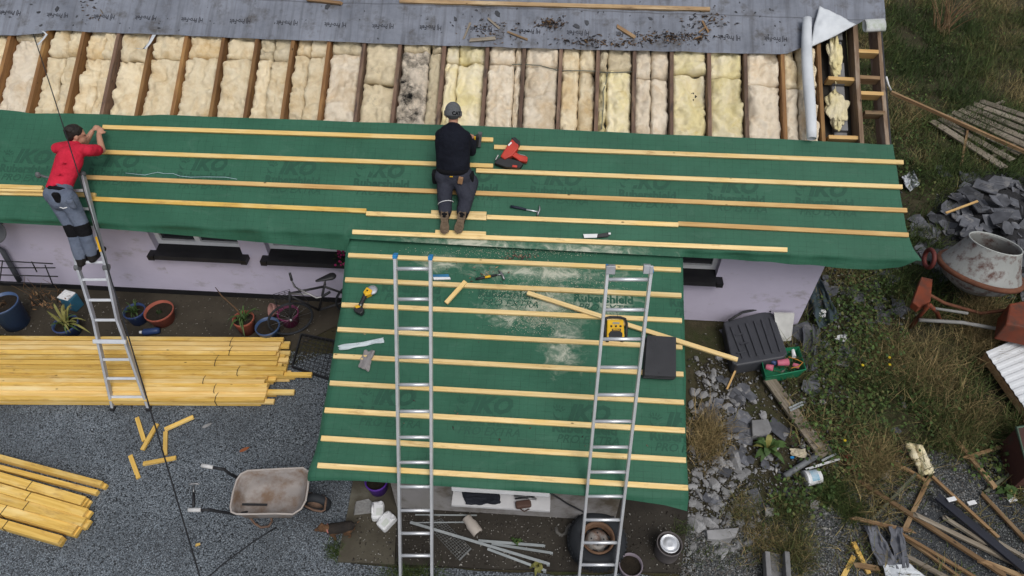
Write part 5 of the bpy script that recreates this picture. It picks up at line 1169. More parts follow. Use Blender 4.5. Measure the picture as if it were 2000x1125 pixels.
hb = [Vector(CAM+ray(x, y)*(depth(L(.08, .82))+dd)) for x, y, dd in ((566, 533, -.15), (570, 548, -.12), (575, 560, -.09), (590, 568, -.02), (605, 575, 0), (618, 582, .02), (628, 580, .04), (645, 570, .06))]
MB().tube(hb, .011, 8).build('handlebar', STEEL, t, True)
MB().tube([hb[0], hb[1]], .017, 8).build('grip', BLACK, t, True); MB().tube([hb[6], hb[7]], .017, 8).build('grip', BLACK, t, True); MB().tube([L(.09, .72), hb[4]], .013, 8).build('stem', STEEL, t, True)
MB().tube([hb[1], hb[1]+V(.05, -.05, -.05), hb[4]+V(0, -.08, -.06), L(.06, .55)], .004, 5).build('brake_cable', BLACK, t, True)
bk = MB()
for k in range(7):
    z = .50+k*.028; bk.tube([L(-.10+.2*c_, z, s_*.12) for c_, s_ in ((0, -1), (1, -1), (1, 1), (0, 1))], .004, 4, closed=True)
for k in range(12): u_ = k/12*4; c_, s_ = [(u_, -1), (1, -1+2*(u_-1)), (1-(u_-2), 1), (0, 1-2*(u_-3))][int(u_)]; bk.tube([L(-.10+.2*c_, .50, s_*.12), L(-.10+.2*c_, .67, s_*.12)], .003, 4)
bk.build('basket', BLACK, t)
# black mesh crate by the batten ends
t = thing('mesh_crate', 'flattened black mesh crate on the ground behind the batten ends', 'crate', G(615, 695)); A, B, C_, D_ = [G(x, y, .05) for x, y in ((588, 652), (668, 668), (650, 742), (570, 715))]
mb = MB()
for k in range(11): mb.tube([A.lerp(B, k/10), D_.lerp(C_, k/10)], .0038, 4)
for k in range(11): mb.tube([A.lerp(D_, k/10), B.lerp(C_, k/10)], .0038, 4)
mb.build('mesh_panel', BLACK, t)
mb = MB()
for p, q in ((A, B), (B, C_), (C_, D_), (D_, A)): mb.beam(p-V(0, 0, .015), q-V(0, 0, .015), .014, .05)
mb.build('rim', BLACK, t)
# flowers at the middle window
t = thing('window_flowers', 'magenta flowers trailing from the window sill beside the porch', 'flowers', WY(668, 512, -.08)); g = random.Random(3); mb = MB(); ml = MB()
for k in range(34): p = WY(g.uniform(655, 682), g.uniform(478, 520), -.12); mb.ell(p, g.uniform(.008, .018), None, 6, 4); q = WY(g.uniform(655, 684), g.uniform(476, 522), -.10); leafmesh(ml, q, q+V(g.uniform(-.05, .05), g.uniform(-.04, .02), g.uniform(-.05, .05)), .022)
mb.build('bloom', MT('magenta_petal', (.36, .02, .12), vary=0), t); ml.build('foliage', LEAF_D, t)
# wheelbarrow
RUSTP = MT('mortar_stained_tray', (.35, .325, .31), (.22, .20, .19), 3, .8, dirt=(.17, .115, .08), dscale=3.2, damt=.50, bump=.4, bscale=40, vary=0); RUSTF = MT('rusty_tube', (.16, .10, .07), (.09, .055, .04), 9, .8, vary=0, bump=.4)
rim = [(462, 938), (470, 926), (484, 919), (540, 916), (592, 913.5), (604, 922), (601, 955), (597, 978), (588, 994), (572, 1004), (535, 1003), (500, 1004), (462, 1004), (452, 1000), (450, 990), (455, 962)]
RH = .52; Ptop = [G(x, y, RH) for x, y in rim]; cx_ = sum(Ptop, Vector())/len(Ptop)
t = thing('wheelbarrow', 'mortar-stained wheelbarrow standing on the gravel beside the porch eave', 'wheelbarrow', V(cx_.x, cx_.y, gz(cx_.y)))
mb = MB(); rings = []
for sc_, dz, sh in ((1.0, 0, 0), (.985, -.004, 0), (.93, -.07, -.004), (.80, -.19, -.02), (.68, -.235, -.03)):
    rings.append([cx_+(p-cx_)*sc_+V(sh, 0, dz)+V(0, 0, .012*nz((p.x*5, p.y*5, 0), 1)*(1 if sc_ > .9 else 0)) for p in Ptop])
m_ = len(Ptop); mb.add([p for r_ in rings for p in r_], [(i*m_+k, i*m_+(k+1) % m_, (i+1)*m_+(k+1) % m_, (i+1)*m_+k) for i in range(4) for k in range(m_)]+[tuple(4*m_+k for k in range(m_))])
o = mb.build('tray', RUSTP, t, True); s_ = o.modifiers.new('t', 'SOLIDIFY'); s_.thickness = .005; s_.offset = 0
MB().tube(Ptop, .010, 8, closed=True).build('rim', MT('pale_rim', (.42, .38, .35), None, 6, .7, vary=0), t, True)
HW = MT('white_tape', (.62, .62, .62), None, 5, .6, dirt=(.3, .3, .3), damt=.25, vary=0)
for pts, gp2 in (([(438, 917, .60), (450, 926, .47), (466, 934, .32), (520, 950, .235)], [(394, 909, .64), (416, 913, .64)]), ([(410, 996, .62), (432, 1000, .50), (462, 1004, .36), (485, 1000, .27), (530, 992, .235)], [(368, 996, .66), (392, 996, .66)])):
    P = [G(*p) for p in pts]; g0, g1 = [G(*p) for p in gp2]; MB().tube([g1.lerp(g0, .0)]+P, .0155, 8).build('handle', BLACK, t, True); MB().tube([g0, g1], .021, 10).build('grip', HW, t, True)
MB().tube([G(x, y, h) for x, y, h in ((485, 1006, .30), (497, 1022, .06), (510, 1030, .02), (525, 1028, .02), (531, 1018, .06), (529, 1004, .30))], .013, 8).build('leg', RUSTF, t, True)
MB().tube([G(x, y, h) for x, y, h in ((520, 935, .28), (530, 945, .04), (545, 945, .02), (556, 935, .28))], .013, 8).build('leg', RUSTF, t, True)
wc = G(617, 982, .16); wd = V(.03, 1, 0).normalized(); Mw = mat4(wc, V(1, -.03, 0).normalized(), Z, wd*-1)
wl = MB().lathe([(.09, -.035), (.12, -.045), (.155, -.035), (.162, 0), (.155, .035), (.12, .045), (.09, .035)], 26, Mw, True).build('wheel', RUBBER, t, True); MB().lathe([(0, -.04), (.03, -.04), (.09, -.025), (.09, .025), (.03, .04), (0, .04)], 18, Mw).build('rim', RUSTF, wl, True)
MB().tube([G(x, y, h) for x, y, h in ((596, 962, .28), (612, 965, .27), (632, 969, .26), (637, 974, .25), (634, 996, .25), (628, 999, .25), (612, 996, .26), (594, 987, .28))], .012, 8).build('wheel_guard', RUSTF, t, True)
setp(MB().beam(G(462, 985, .345), G(522, 986, .305), .022, .014).build('pry_bar', BLACK, None, bev=.003), 'dark flat pry bar lying inside the wheelbarrow tray', 'pry bar')
t = thing('claw_hammer', 'black hammer lying on the gravel beside the wheelbarrow handle', 'hammer', G(378, 970)); MB().tube([G(x, y, .02) for x, y in ((378, 990), (378, 975), (378, 962))], [.014, .015, .012], 10).build('grip', BLACK, t, True)
MB().tube([G(378, 962, .02), G(378, 948, .022)], .008, 8).build('shaft', STEEL, t, True); MB().tube([G(x, y, .022) for x, y in ((369, 947), (374, 945), (382, 944.5), (391, 946))], [.013, .012, .011, .003], 8).build('head', STEEL, t, True)
setp(MB().tube([G(x, y, .012) for x, y in ((540, 1030), (520, 1042), (495, 1058), (465, 1080), (435, 1102), (408, 1126), (395, 1140))], .008, 6).build('ground_hose', RUBBER, None, True), 'thin black hose lying across the gravel from the wheelbarrow', 'hose')
put('wood_block', chipmesh(31, 1, .5), G(386, 1064, .005), Z, .028, .4, 'broken orange wood chunk on the gravel under the cable', 'wood', None).data.materials.append(W_YEL)
LEAFD = STRAPM('dead_leaf', (.30, .30, .30), (.2, .2, .2))
for x, y, lab in ((395, 835, 'pale dead leaf on the gravel beside the yellow off-cuts'), (468, 882, 'small rusty leaf on the gravel above the wheelbarrow')):
    mb = MB(); p = G(x, y, .012); leafmesh(mb, p, p+V(.10, .06, .01), .045); setp(mb.build('fallen_leaf', LEAFD if x < 400 else STRAPM('rust_leaf', (.25, .08, .03), None)), lab, 'leaf')
# ------------------------------------------------------------------ in front of the porch
t, b_, r, M = pot(735, 938, 23, .22, MT('purple_plastic', (.10, .03, .30), None, 4, .4, vary=0), 'purple pot tucked under the porch eave')
def jerry(c, ang, lab, lie):
    t = thing('jerrycan', lab, 'container', c); R = Matrix.Rotation(ang, 3, 'Z') @ Matrix.Rotation(lie, 3, 'X')
    MB().box(c+V(0, 0, .065), (.13, .19, .11), R).build('body', WHITE, t, bev=.022); MB().tube([c+R @ V(-.05, .06, .0)+V(0, 0, .125), c+R @ V(-.05, .0, 0)+V(0, 0, .14), c+R @ V(-.05, -.05, 0)+V(0, 0, .125)], .012, 8).build('handle', WHITE, t, True)
    MB().lathe([(0, 0), (.022, 0), (.022, .022), (0, .022)], 14, mat4(c+R @ V(.035, .06, 0)+V(0, 0, .118), X, V(0, 1, 0), Z)).build('cap', WHITE, t); MB().box(c+R @ V(.02, -.03, 0)+V(0, 0, .121), (.06, .08, .003), R).build('paper_label', MT('pale_label', (.50, .56, .48), (.6, .6, .6), 30, .6, vary=0), t)
jerry(G(740, 1004), .15, 'white plastic jerrycan with a label lying on the slab', 0); jerry(G(757, 1024), -.65, 'plain white jerrycan lying turned against the labelled one', .12)
put('stone_block', chipmesh(41, 1, .25, 6), G(712, 990, .028), Z, .13, .2, 'flat pale stone slab set in the mossy concrete', 'stone', None).data.materials.append(MT('pale_stone', (.24, .24, .235), (.15, .15, .145), 5, .85, vary=0, bump=.4))
# dog walking towards the wheelbarrow
fu = G(670, 1047); hx = (G(645, 1050)-G(700, 1040)); dv = V(hx.x, hx.y, 0).normalized(); sv = dv.cross(Z); B0 = V(fu.x, fu.y, gz(fu.y)+.012)
t = thing('dog', 'small black and tan terrier walking at the edge of the slab', 'dog', B0)
FURB = MT('black_fur', (.014, .012, .011), (.028, .022, .018), 14, .85, vary=0, bump=.9, bscale=60, bdist=.012); FURT = MT('tan_fur', (.13, .068, .034), (.07, .038, .02), 12, .85, vary=0, bump=.9, bscale=60, bdist=.012)
DS = .80
Q = lambda a, h, s=0: B0+(dv*a+sv*s+V(0, 0, h))*DS
class MBS(MB):
    def cap(s, p, q, a, b, n=12, fl=1.0, ax=None): return MB.cap(s, p, q, a*DS, b*DS, n, fl, ax)
mb = MBS(); mb.cap(Q(-.11, .235), Q(.0, .225), .065, .068, 14); mb.cap(Q(0, .225), Q(.10, .235), .070, .078, 14); mb.cap(Q(.10, .245), Q(.19, .315), .058, .046, 12); mb.ell(Q(.215, .325), (.044, .044, .040)); mb.cap(Q(.23, .315), Q(.295, .295), .032, .022, 10)
for a, s_, f in ((.11, .045, .03), (.11, -.045, -.02)): mb.cap(Q(a, .20, s_), Q(a-.02, .115, s_), .034, .023, 10); mb.cap(Q(a-.02, .115, s_), Q(a+f, .02, s_), .02, .015, 8); mb.cap(Q(a+f, .016, s_), Q(a+f+.025, .014, s_), .017, .014, 8)
for a, s_, f in ((-.12, .045, -.01), (-.12, -.045, .045)): mb.cap(Q(a, .215, s_), Q(a+.05+f*.3, .14, s_), .045, .028, 10); mb.cap(Q(a+.05+f*.3, .14, s_), Q(a-.035+f, .085, s_), .024, .016, 8); mb.cap(Q(a-.035+f, .085, s_), Q(a-.025+f, .02, s_), .015, .014, 8); mb.cap(Q(a-.025+f, .016, s_), Q(a+.002+f, .014, s_), .016, .013, 8)
mb.cap(Q(-.17, .255), Q(-.235, .30), .020, .013, 8); mb.cap(Q(-.235, .30), Q(-.275, .345), .013, .008, 8)
for s_ in (-1, 1): mb.cap(Q(.205, .365, s_*.032), Q(.215, .350, s_*.058), .018, .010, 8)
skinned(mb, 'body', FURT, t, .0085, 4)
mb = MBS(); mb.cap(Q(-.13, .247), Q(.0, .240), .069, .073, 14); mb.cap(Q(0, .240), Q(.115, .254), .074, .074, 14); mb.cap(Q(-.172, .262), Q(-.24, .307), .019, .013, 8); skinned(mb, 'black_saddle', FURB, t, .0085, 3)
MB().tube([Q(.14+.012*math.sin(a), .275+.052*math.sin(a), .056*math.cos(a)) for a in [k/18*6.283 for k in range(18)]], .007, 6, closed=True).build('collar', MT('pink_collar', (.45, .18, .16), vary=0), t, True)
MB().ell(Q(.314, .297), .010, None, 8, 6).build('nose', BLACK, t, True)
for s_ in (-1, 1): MB().ell(Q(.252, .345, s_*.022), .0065, None, 8, 6).build('eye', BLACK, t, True)
# wire mesh panels
GALV = MT('galvanised_wire', (.22, .23, .23), None, 6, .5, .5, vary=0)
def wire_panel(px, n, m, lab, mat, h=.05, rim=True):
    A, B, C_, D_ = [G(x, y, h) for x, y in px]; t = thing('wire_mesh', lab, 'mesh', (A+C_)/2-V(0, 0, h)); mb = MB()
    for k in range(n+1): mb.tube([A.lerp(B, k/n), D_.lerp(C_, k/n)], .0022, 4)
    for k in range(m+1): mb.tube([A.lerp(D_, k/m), B.lerp(C_, k/m)], .0022, 4)
    mb.build('wires', mat, t)
    if rim: MB().beam(D_, C_, .016, .01).build('edge_bar', mat, t)
wire_panel([(830, 1022), (862, 1013), (920, 1071), (897, 1094)], 7, 17, 'grey wire mesh panel lying under the white angle strips', GALV)
wire_panel([(785, 1003), (815, 1003), (812, 1040), (778, 1036)], 9, 10, 'small dark wire mesh scrap behind the upright ladder', MT('dark_wire', (.07, .06, .05), vary=0), .03, False)
# white angle strips
STRIP = MT('pale_strip_metal', (.40, .43, .44), (.30, .33, .34), 6, .45, .3, dirt=(.2, .2, .19), damt=.3, vary=.1)
for x0, y0, x1, y1, h, w_, lab in ((801, 1020, 1071, 1101, .10, .028, 'longest pale metal angle strip crossing the mesh panel'), (952, 1072, 1064, 1114, .05, .026, 'pale metal angle strip with a bracket end, parallel to the longest'), (934, 1056, 1062, 1066, .05, .028, 'pale metal strip lying flat towards the lying tyre'), (960, 1062, 1077, 1080, .05, .026, 'pale metal strip beside the flat one towards the tyre'), (811, 1005.5, 931, 1006.5, .05, .014, 'thin white rod closest to the porch wall'), (803, 1021, 908, 1020, .06, .012, 'thin bent white rod ending at the tipped vase')):
    p, q = G(x0, y0, h), G(x1, y1, h); t = thing('metal_strip', lab, 'strip', (p+q)/2-V(0, 0, h)); MB().beam(p, q, w_, .004).build('flange', STRIP, t)
    d, sx, nn = basis(q-p); MB().beam(p-sx*w_/2-V(0, 0, .011), q-sx*w_/2-V(0, 0, .011), .004, .022).build('flange', STRIP, t)
    if w_ > .02: MB().box(q-V(0, 0, .02), (.03, .02, .05)).build('end_bracket', STRIP, t)
# tipped vase
t = thing('vase', 'cream tapered vase tipped over on the slab below the sill', 'vase', G(924, 1030)); A, B = G(910, 1010, .07), G(934, 1042, .05); d, sx, nn = basis(B-A); L_ = (B-A).length
MB().lathe([(.045, 0), (.052, .01), (.05, L_*.3), (.062, L_*.45), (.060, L_*.9), (.056, L_), (.047, L_), (.046, L_*.6), (.02, L_*.5)], 22, mat4(A, sx, nn, d)).build('body', MT('cream_clay', (.40, .36, .32), None, 5, .6, dirt=(.25, .2, .16), damt=.3, vary=0), t, True)
setp(MB().tube([G(x, y, .02) for x, y in ((1086, 1030), (1088, 1040), (1097, 1046), (1105, 1042), (1108, 1032), (1114, 1025), (1126, 1027))], .02, 10).build('hose_piece', MT('grey_hose', (.13, .125, .115), vary=0), None, True), 'short S-shaped grey hose beside the lying tyre', 'hose')
# tyre on its side
c = G(1166, 1057, .12); base = V(c.x, c.y, gz(c.y)+.03); t = thing('car_wheel', 'car wheel with rusty steel rim lying flat below the tilted ladder', 'wheel', base); R_ = 57*depth(c)/FPX; Mw = mat4(base, X, V(0, 1, 0), Z)
MB().lathe([(R_*.54, .03), (R_*.66, .004), (R_*.88, .006), (R_*.97, .04), (R_, .09), (R_*.97, .15), (R_*.88, .185), (R_*.66, .19), (R_*.55, .17)], 40, Mw, True).build('tyre', RUBBER, t, True)
tr2 = MB()
for k in range(44):
    a = k/44*6.283; tr2.box(base+V(math.cos(a)*R_*.99, math.sin(a)*R_*.99, .095), (.02, .018, .10), Matrix.Rotation(a, 3, 'Z') @ Matrix.Rotation(.3, 3, 'X'))
tr2.build('tread', RUBBER, t)
RIM = MT('rusty_rim', (.34, .33, .32), (.22, .20, .18), 6, .55, .3, dirt=(.13, .06, .03), dscale=7, damt=.45, vary=0)
MB().lathe([(R_*.57, .165), (R_*.575, .190), (R_*.54, .194), (R_*.50, .190), (R_*.47, .165), (R_*.455, .10), (R_*.43, .10)], 36, Mw, True).build('rim_flange', MT('brown_rust', (.15, .085, .05), (.09, .05, .03), 7, .7, vary=0), t, True)
MB().lathe([(R_*.45, .098), (R_*.40, .095), (R_*.36, .13), (R_*.28, .15), (R_*.15, .145), (R_*.13, .11), (0, .11)], 36, Mw).build('rim', RIM, t, True)
hl = MB()
for k in range(6): a = k/6*6.283+.3; hl.lathe([(0, 0), (.024, 0), (.022, .004), (0, .004)], 10, mat4(base+V(math.cos(a)*R_*.38, math.sin(a)*R_*.38, .122), X*1.2, V(0, .8, 0), Z))
for k in range(4): a = k/4*6.283; hl.lathe([(0, 0), (.009, 0), (.009, .002), (0, .002)], 8, mat4(base+V(math.cos(a)*R_*.21, math.sin(a)*R_*.21, .1485), X, V(0, 1, 0), Z))
hl.build('bolt_holes', BLACK, t)
pot(1232, 1103, 24, .16, MT('mauve_grey_plastic', (.20, .17, .20), None, 5, .6, vary=0), 'mauve-grey pot of soil beside the lying wheel', taper=.8)
c = G(1307, 1064, .22); base = V(c.x, c.y, gz(c.y)+.03); rb = 25*depth(c)/FPX; t = thing('paint_tin', 'dark tin with a shiny lid standing on the slab by the rubble', 'tin', base); Mw = mat4(base, X, V(0, 1, 0), Z)
MB().lathe([(rb*.95, 0), (rb*.97, .02), (rb*.97, .20), (rb, .205), (rb, .22), (rb*.93, .22), (rb*.92, .17)], 32, Mw).build('body', MT('dirty_tin', (.12, .11, .11), (.08, .07, .07), 8, .6, vary=0), t, True)
MB().lathe([(rb*.75, .205), (rb*.75, .222), (rb*.71, .228), (rb*.68, .222), (rb*.45, .222), (rb*.42, .226), (rb*.2, .226), (0, .222)], 32, Mw).build('lid', ALU, t, True)
# things on the porch sill
zc = zsl+.032
t = drape('folded_cloth', lambda x, y, h: onplane(x, y, (0, 0, zc+h), np.array([0, 0, 1.])), [(903, 962), (976, 964), (978, 983), (910, 986)], .004, .02, CLOTH('dark_cloth', (.020, .022, .03)), 'dark folded cloth on the white porch sill', 'cloth', seed=6, thick=.012)
SL = lambda x, y, h: onplane(x, y, (0, 0, zc+h), np.array([0, 0, 1.]))
t = thing('tool_bundle', 'brown leather tool bundle on the white porch sill', 'tools', SL(1026, 985, 0))
MB().box(SL(1022, 985, .03), (.16, .08, .055), Matrix.Rotation(.2, 3, 'Z')).build('leather_wrap', MT('brown_leather', (.075, .04, .03), None, 7, .7, vary=0), t, bev=.02); MB().tube([SL(1004, 968, .02), SL(1048, 975, .02)], .012, 8).build('tool_shaft', STEEL, t, True); MB().tube([SL(1006, 974, .03), SL(1044, 970, .03)], .009, 8).build('tool_shaft', BLACK, t, True); MB().tube([SL(1015, 993, .012), SL(1024, 999, .012), SL(1034, 994, .012)], .007, 6).build('strap', MT('brown_strap', (.06, .035, .025), vary=0), t, True)
setp(MB().tube([WY(x, y, yf-.012) for x, y in ((1072, 962), (1090, 972), (1110, 985), (1140, 1000), (1160, 1012))], .009, 6).build('wall_cable', BLACK, None, True), 'black cable running down the porch front wall', 'cable')
# ------------------------------------------------------------------ rubble, scrap and machinery beside the gable
def stonemesh(seed, n=1):
    bm = bmesh.new(); bmesh.ops.create_icosphere(bm, subdivisions=2, radius=1); r = random.Random(seed)
    pl = [(V(r.uniform(-1, 1), r.uniform(-1, 1), r.uniform(-.6, 1)).normalized(), r.uniform(.45, .8)) for _ in range(9)]
    for v in bm.verts:
        for n_, d_ in pl:
            e = v.co.dot(n_)-d_
            if e > 0: v.co -= n_*e
        v.co += v.normal*.05*nz(v.co, 3, seed); v.co.x *= 1.25; v.co.z *= .62
    me = bpy.data.meshes.new('stone'); bm.to_mesh(me); bm.free(); return me
STONE = MT('rubble_stone', (.27, .27, .275), (.17, .17, .17), 6, .85, dirt=(.10, .095, .085), dscale=3, damt=.35, bump=.5, bscale=30, vary=.25)
STONES = [stonemesh(k) for k in range(9)]
for m_ in STONES: m_.materials.append(STONE)
rs = random.Random(11)
bigst = [(1487, 832, .085), (1440, 790, .05), (1405, 700, .055), (1392, 770, .05), (1360, 765, .06), (1350, 790, .05), (1410, 905, .045), (1435, 895, .10), (1395, 945, .085), (1365, 925, .06), (1355, 950, .05), (1368, 968, .05), (1428, 960, .03), (1455, 962, .04), (1410, 985, .045), (1440, 985, .035), (1440, 1003, .025), (1360, 1025, .10), (1450, 1020, .05), (1465, 1058, .06), (1430, 1072, .04), (1480, 1015, .035), (1475, 920, .03), (1385, 820, .045), (1370, 850, .04), (1400, 845, .035), (1455, 870, .03), (1500, 990, .035), (1545, 1000, .04), (1400, 870, .03), (1425, 770, .05), (1380, 745, .05), (1470, 780, .035), (1275, 985, .03), (1252, 985, .03), (1258, 1002, .025), (1530, 850, .05), (1518, 875, .03), (1570, 850, .03), (1765, 790, .045), (1762, 776, .03), (1635, 835, .04), (1360, 700, .04), (1480, 1000, .03)]
for k, (x, y, s) in enumerate(bigst):
    put('rubble_stone', STONES[k % 9], G(x, y, s*.15), Z, s, rs.uniform(0, 6), 'grey lump of rubble stone on the ground '+('beside the porch gable' if x < 1500 else 'in the weeds'), 'stone', 'rubble stones by the porch' if x < 1500 else 'rubble stones in the weeds', tilt=rs.uniform(-.3, .3), sc3=(s*rs.uniform(.9, 1.4), s*rs.uniform(.7, 1), s*rs.uniform(.8, 1.2)))
for k in range(215):
    x, y = (rs.gauss(1405, 42), rs.uniform(725, 1080)) if k < 180 else (rs.uniform(1240, 1350), rs.uniform(985, 1110))
    x = x if x > 1349 or k >= 180 else 2698-x; s = rs.uniform(.014, .045)*(1.3 if x > 1345 else .6)
    put('rubble_piece', STONES[k % 9], G(x, y, s*.1), Z, s, rs.uniform(0, 6), 'small grey rubble piece '+('beside the porch roof edge' if x > 1345 else 'on the slab by the tin'), 'stone', 'small rubble beside the porch' if x > 1345 else 'small rubble on the slab', tilt=rs.uniform(-.3, .3), sc3=(s*1.3, s, s*.8))
# long dressed stone
def slabstone(px, h, t_, mat, lab, name='stone_slab', cat='stone', bev=.008):
    P = [G(x, y, h) for x, y in px]; mb = MB(); n = len(P); mb.add([p-V(0, 0, t_) for p in P]+P, [tuple(range(n))[::-1], tuple(range(n, 2*n))]+[(i, (i+1) % n, n+(i+1) % n, n+i) for i in range(n)]); return setp(mb.build(name, mat, None, bev=bev), lab, cat)
slabstone([(1380, 1035), (1444, 1030), (1437, 1048), (1405, 1054), (1382, 1052)], .07, .06, STONE, 'long dressed grey stone lying by the corner of the porch')
slabstone([(1468, 820), (1500, 818), (1508, 838), (1500, 852), (1470, 850)], .10, .10, STONE, 'squared pale stone block beside the leafy dock plant')
slabstone([(1588, 872), (1615, 865), (1628, 882), (1603, 896)], .06, .03, MT('grey_board', (.16, .15, .14), None, 6, .8, vary=0), 'grey flat stone covering the end of the strapped plank')
# heap of broken roof tiles behind the mixer
TBR = MT('broken_tile', (.105, .11, .125), (.045, .047, .054), 5, .72, dirt=(.22, .215, .21), dscale=4, damt=.40, bump=.5, bscale=45, vary=.5)
def tilefrag(seed):
    r = random.Random(seed); mb = MB(); w_, l_ = .165, .21
    full = seed % 3 == 0
    pts = [(-w_, -l_), (w_, -l_), (w_, l_), (-w_, l_)] if full else []
    if not full:
        n = r.randint(5, 7)
        for k in range(n): a = 2*math.pi*(k+r.uniform(-.25, .25))/n; q = r.uniform(.6, 1.1); pts.append((max(-w_, min(w_, q*.2*math.cos(a))), max(-l_, min(l_, q*.23*math.sin(a)))))
    n = len(pts); mb.add([(x, y, 0) for x, y in pts]+[(x, y, .016+.006*math.sin(x*30)) for x, y in pts], [tuple(range(n))[::-1], tuple(range(n, 2*n))]+[(i, (i+1) % n, n+(i+1) % n, n+i) for i in range(n)])
    if seed % 2 == 0:
        for q in range(3): mb.box(((q-1)*.05, 0, .021), (.018, .24 if full else .14, .010))
    me = mb.mesh('tile_fragment'); me.materials.append(TBR); return me
FR = [tilefrag(k) for k in range(12)]
poly = [(1795, 480), (1800, 430), (1850, 395), (1880, 345), (1930, 345), (2010, 335), (2030, 560), (1990, 600), (1900, 500), (1840, 540)]
def inside(x, y, P):
    c = False
    for i in range(len(P)):
        (x0, y0), (x1, y1) = P[i], P[i-1]
        if (y0 > y) != (y1 > y) and x < (x1-x0)*(y-y0)/(y1-y0)+x0: c = not c
    return c
cnt = 0
while cnt < 180:
    x, y = rs.uniform(1790, 2030), rs.uniform(335, 600)
    if not inside(x, y, poly): continue
    hh = .10+.20*max(0, 1-((x-1940)/120)**2-((y-440)/110)**2)
    s = rs.uniform(.4, .9) if cnt < 90 else rs.uniform(.25, .5)
    put('broken_tile', FR[cnt % 12], G(x, y, rs.uniform(.01, hh)), V(rs.uniform(-.6, .6), rs.uniform(-.7, .35), 1), s, rs.uniform(0, 6), 'broken dark grey roof tile in the heap behind the cement mixer', 'tile', 'broken tiles in the heap'); cnt += 1
for x, y, s in [(rs.uniform(1785, 1850), rs.uniform(425, 560), rs.uniform(.3, .7)) for _ in range(24)]+[(rs.uniform(1570, 1790), rs.uniform(530, 640), rs.uniform(.25, .6)) for _ in range(22)]+[(rs.uniform(1370, 1480), rs.uniform(740, 900), rs.uniform(.25, .5)) for _ in range(28)]+[(rs.uniform(1355, 1500), rs.uniform(880, 1010), rs.uniform(.25, .45)) for _ in range(10)]+[(1845, 340, .45), (1832, 328, .4), (1890, 352, .9), (1800, 445, .6), (1795, 500, .5), (1745, 545, .6), (1700, 555, .5), (1655, 700, .8), (1620, 570, .7), (1590, 600, .6), (1570, 655, .8), (1600, 680, .9), (1655, 570, .6), (1725, 620, .5), (1570, 700, .6), (1585, 760, .7), (1590, 745, .5), (1665, 690, .5), (1420, 650, .5), (1390, 820, .7), (1435, 830, .8), (1450, 815, .6), (1520, 838, .6), (1545, 965, .4), (1580, 960, .35), (1665, 975, .3), (1750, 840, .3)]:
    put('broken_tile', FR[rs.randrange(12)], G(x, y, .02), V(rs.uniform(-.35, .35), rs.uniform(-.35, .2), 1), s, rs.uniform(0, 6), 'stray broken roof tile among the weeds and rubble', 'tile', 'stray broken tiles')
timber('heap_stick', G(1848, 415, .30), G(1910, 392, .32), .03, .018, W_TAN, Z, None, 'pale wooden stick lying on the heap of broken tiles', 'timber')
heapm = MB()
def hf(a, b):
    x, y = 1785+a*250, 600-b*270; k = max(0, 1-((x-1940)/140)**2-((y-455)/130)**2); return G(x, y, -.03+.16*k+.02*nz((a*9, b*9, 0), 1))
setp(heapm.grid(hf, 30, 30).build('rubble_mound', MT('dark_rubble', (.030, .030, .033), (.014, .014, .015), 14, .9, bump=.9, bscale=25, bdist=.02, vary=0), None, True), 'dark mound of crushed tile under the broken tile heap', 'rubble', None, 'stuff')
# cement mixer
PAINT = MT('chipped_mixer_paint', (.30, .31, .30), (.22, .23, .22), 4, .6, dirt=(.075, .032, .024), dscale=8, damt=.47, bump=.4, bscale=30, vary=0); RUST = MT('rust', (.16, .065, .035), (.09, .035, .02), 8, .85, bump=.5, vary=0); ORNG = MT('mixer_orange', (.20, .045, .018), (.12, .028, .013), 5, .65, dirt=(.06, .035, .026), dscale=4, damt=.48, vary=0)
mc = G(1914, 528, .58); dm = depth(mc); rmax = 74*dm/FPX; rm = 46*dm/FPX
vr = Vector(ray(1925, 515)).normalized(); ax = (-vr*.54+Vector(RT)*.42+Vector(UP)*.72).normalized(); sx = ax.cross(V(0, 1, 0)).normalized(); yy = ax.cross(sx)
t = thing('cement_mixer', 'rusty cement mixer with chipped grey drum beside the tile heap', 'cement mixer', V(mc.x, mc.y, 0)); Mx = mat4(mc, sx, yy, ax); H_ = .40
dr = MB().lathe([(.06, -.27), (rmax*.45, -.26), (rmax*.80, -.15), (rmax*.96, -.02), (rmax*.985, .02), (rmax*.94, .05), (rmax*.79, .20), (rm*1.03, H_-.02), (rm*1.02, H_), (rm*.97, H_), (rm*.98, H_-.03), (rmax*.75, .20), (rmax*.88, .04), (rmax*.74, -.13), (rmax*.4, -.24), (0, -.25)], 40, Mx).build('drum', PAINT, t, True)
MB().lathe([(rmax*.96, -.03), (rmax*1.06, -.025), (rmax*1.07, 0), (rmax*1.06, .025), (rmax*.96, .03)], 40, Mx).build('drum_ring', RUST, dr, True); MB().tube([mc+ax*H_+(sx*math.cos(a)+yy*math.sin(a))*rm*1.0 for a in [k/36*6.283 for k in range(36)]], .010, 8, closed=True).build('mouth_rim', MT('pale_rim_metal', (.42, .44, .42), None, 8, .5, vary=0), dr, True)
for a in (.4, 2.4, 4.4): MB().beam(mc+ax*.0+(sx*math.cos(a)+yy*math.sin(a))*rmax*.8, mc+ax*(H_-.12)+(sx*math.cos(a+.6)+yy*math.sin(a+.6))*rm*.5, .06, .008, ax).build('paddle', MT('pale_steel', (.34, .35, .35), None, 8, .6, vary=0), dr)
f0, f1 = G(1806, 556, 0), G(2010, 640, 0)
def leg(pts, r_, m=ORNG, nm='frame_leg'): return MB().tube([G(*p) for p in pts], r_, 8).build(nm, m, t, True)
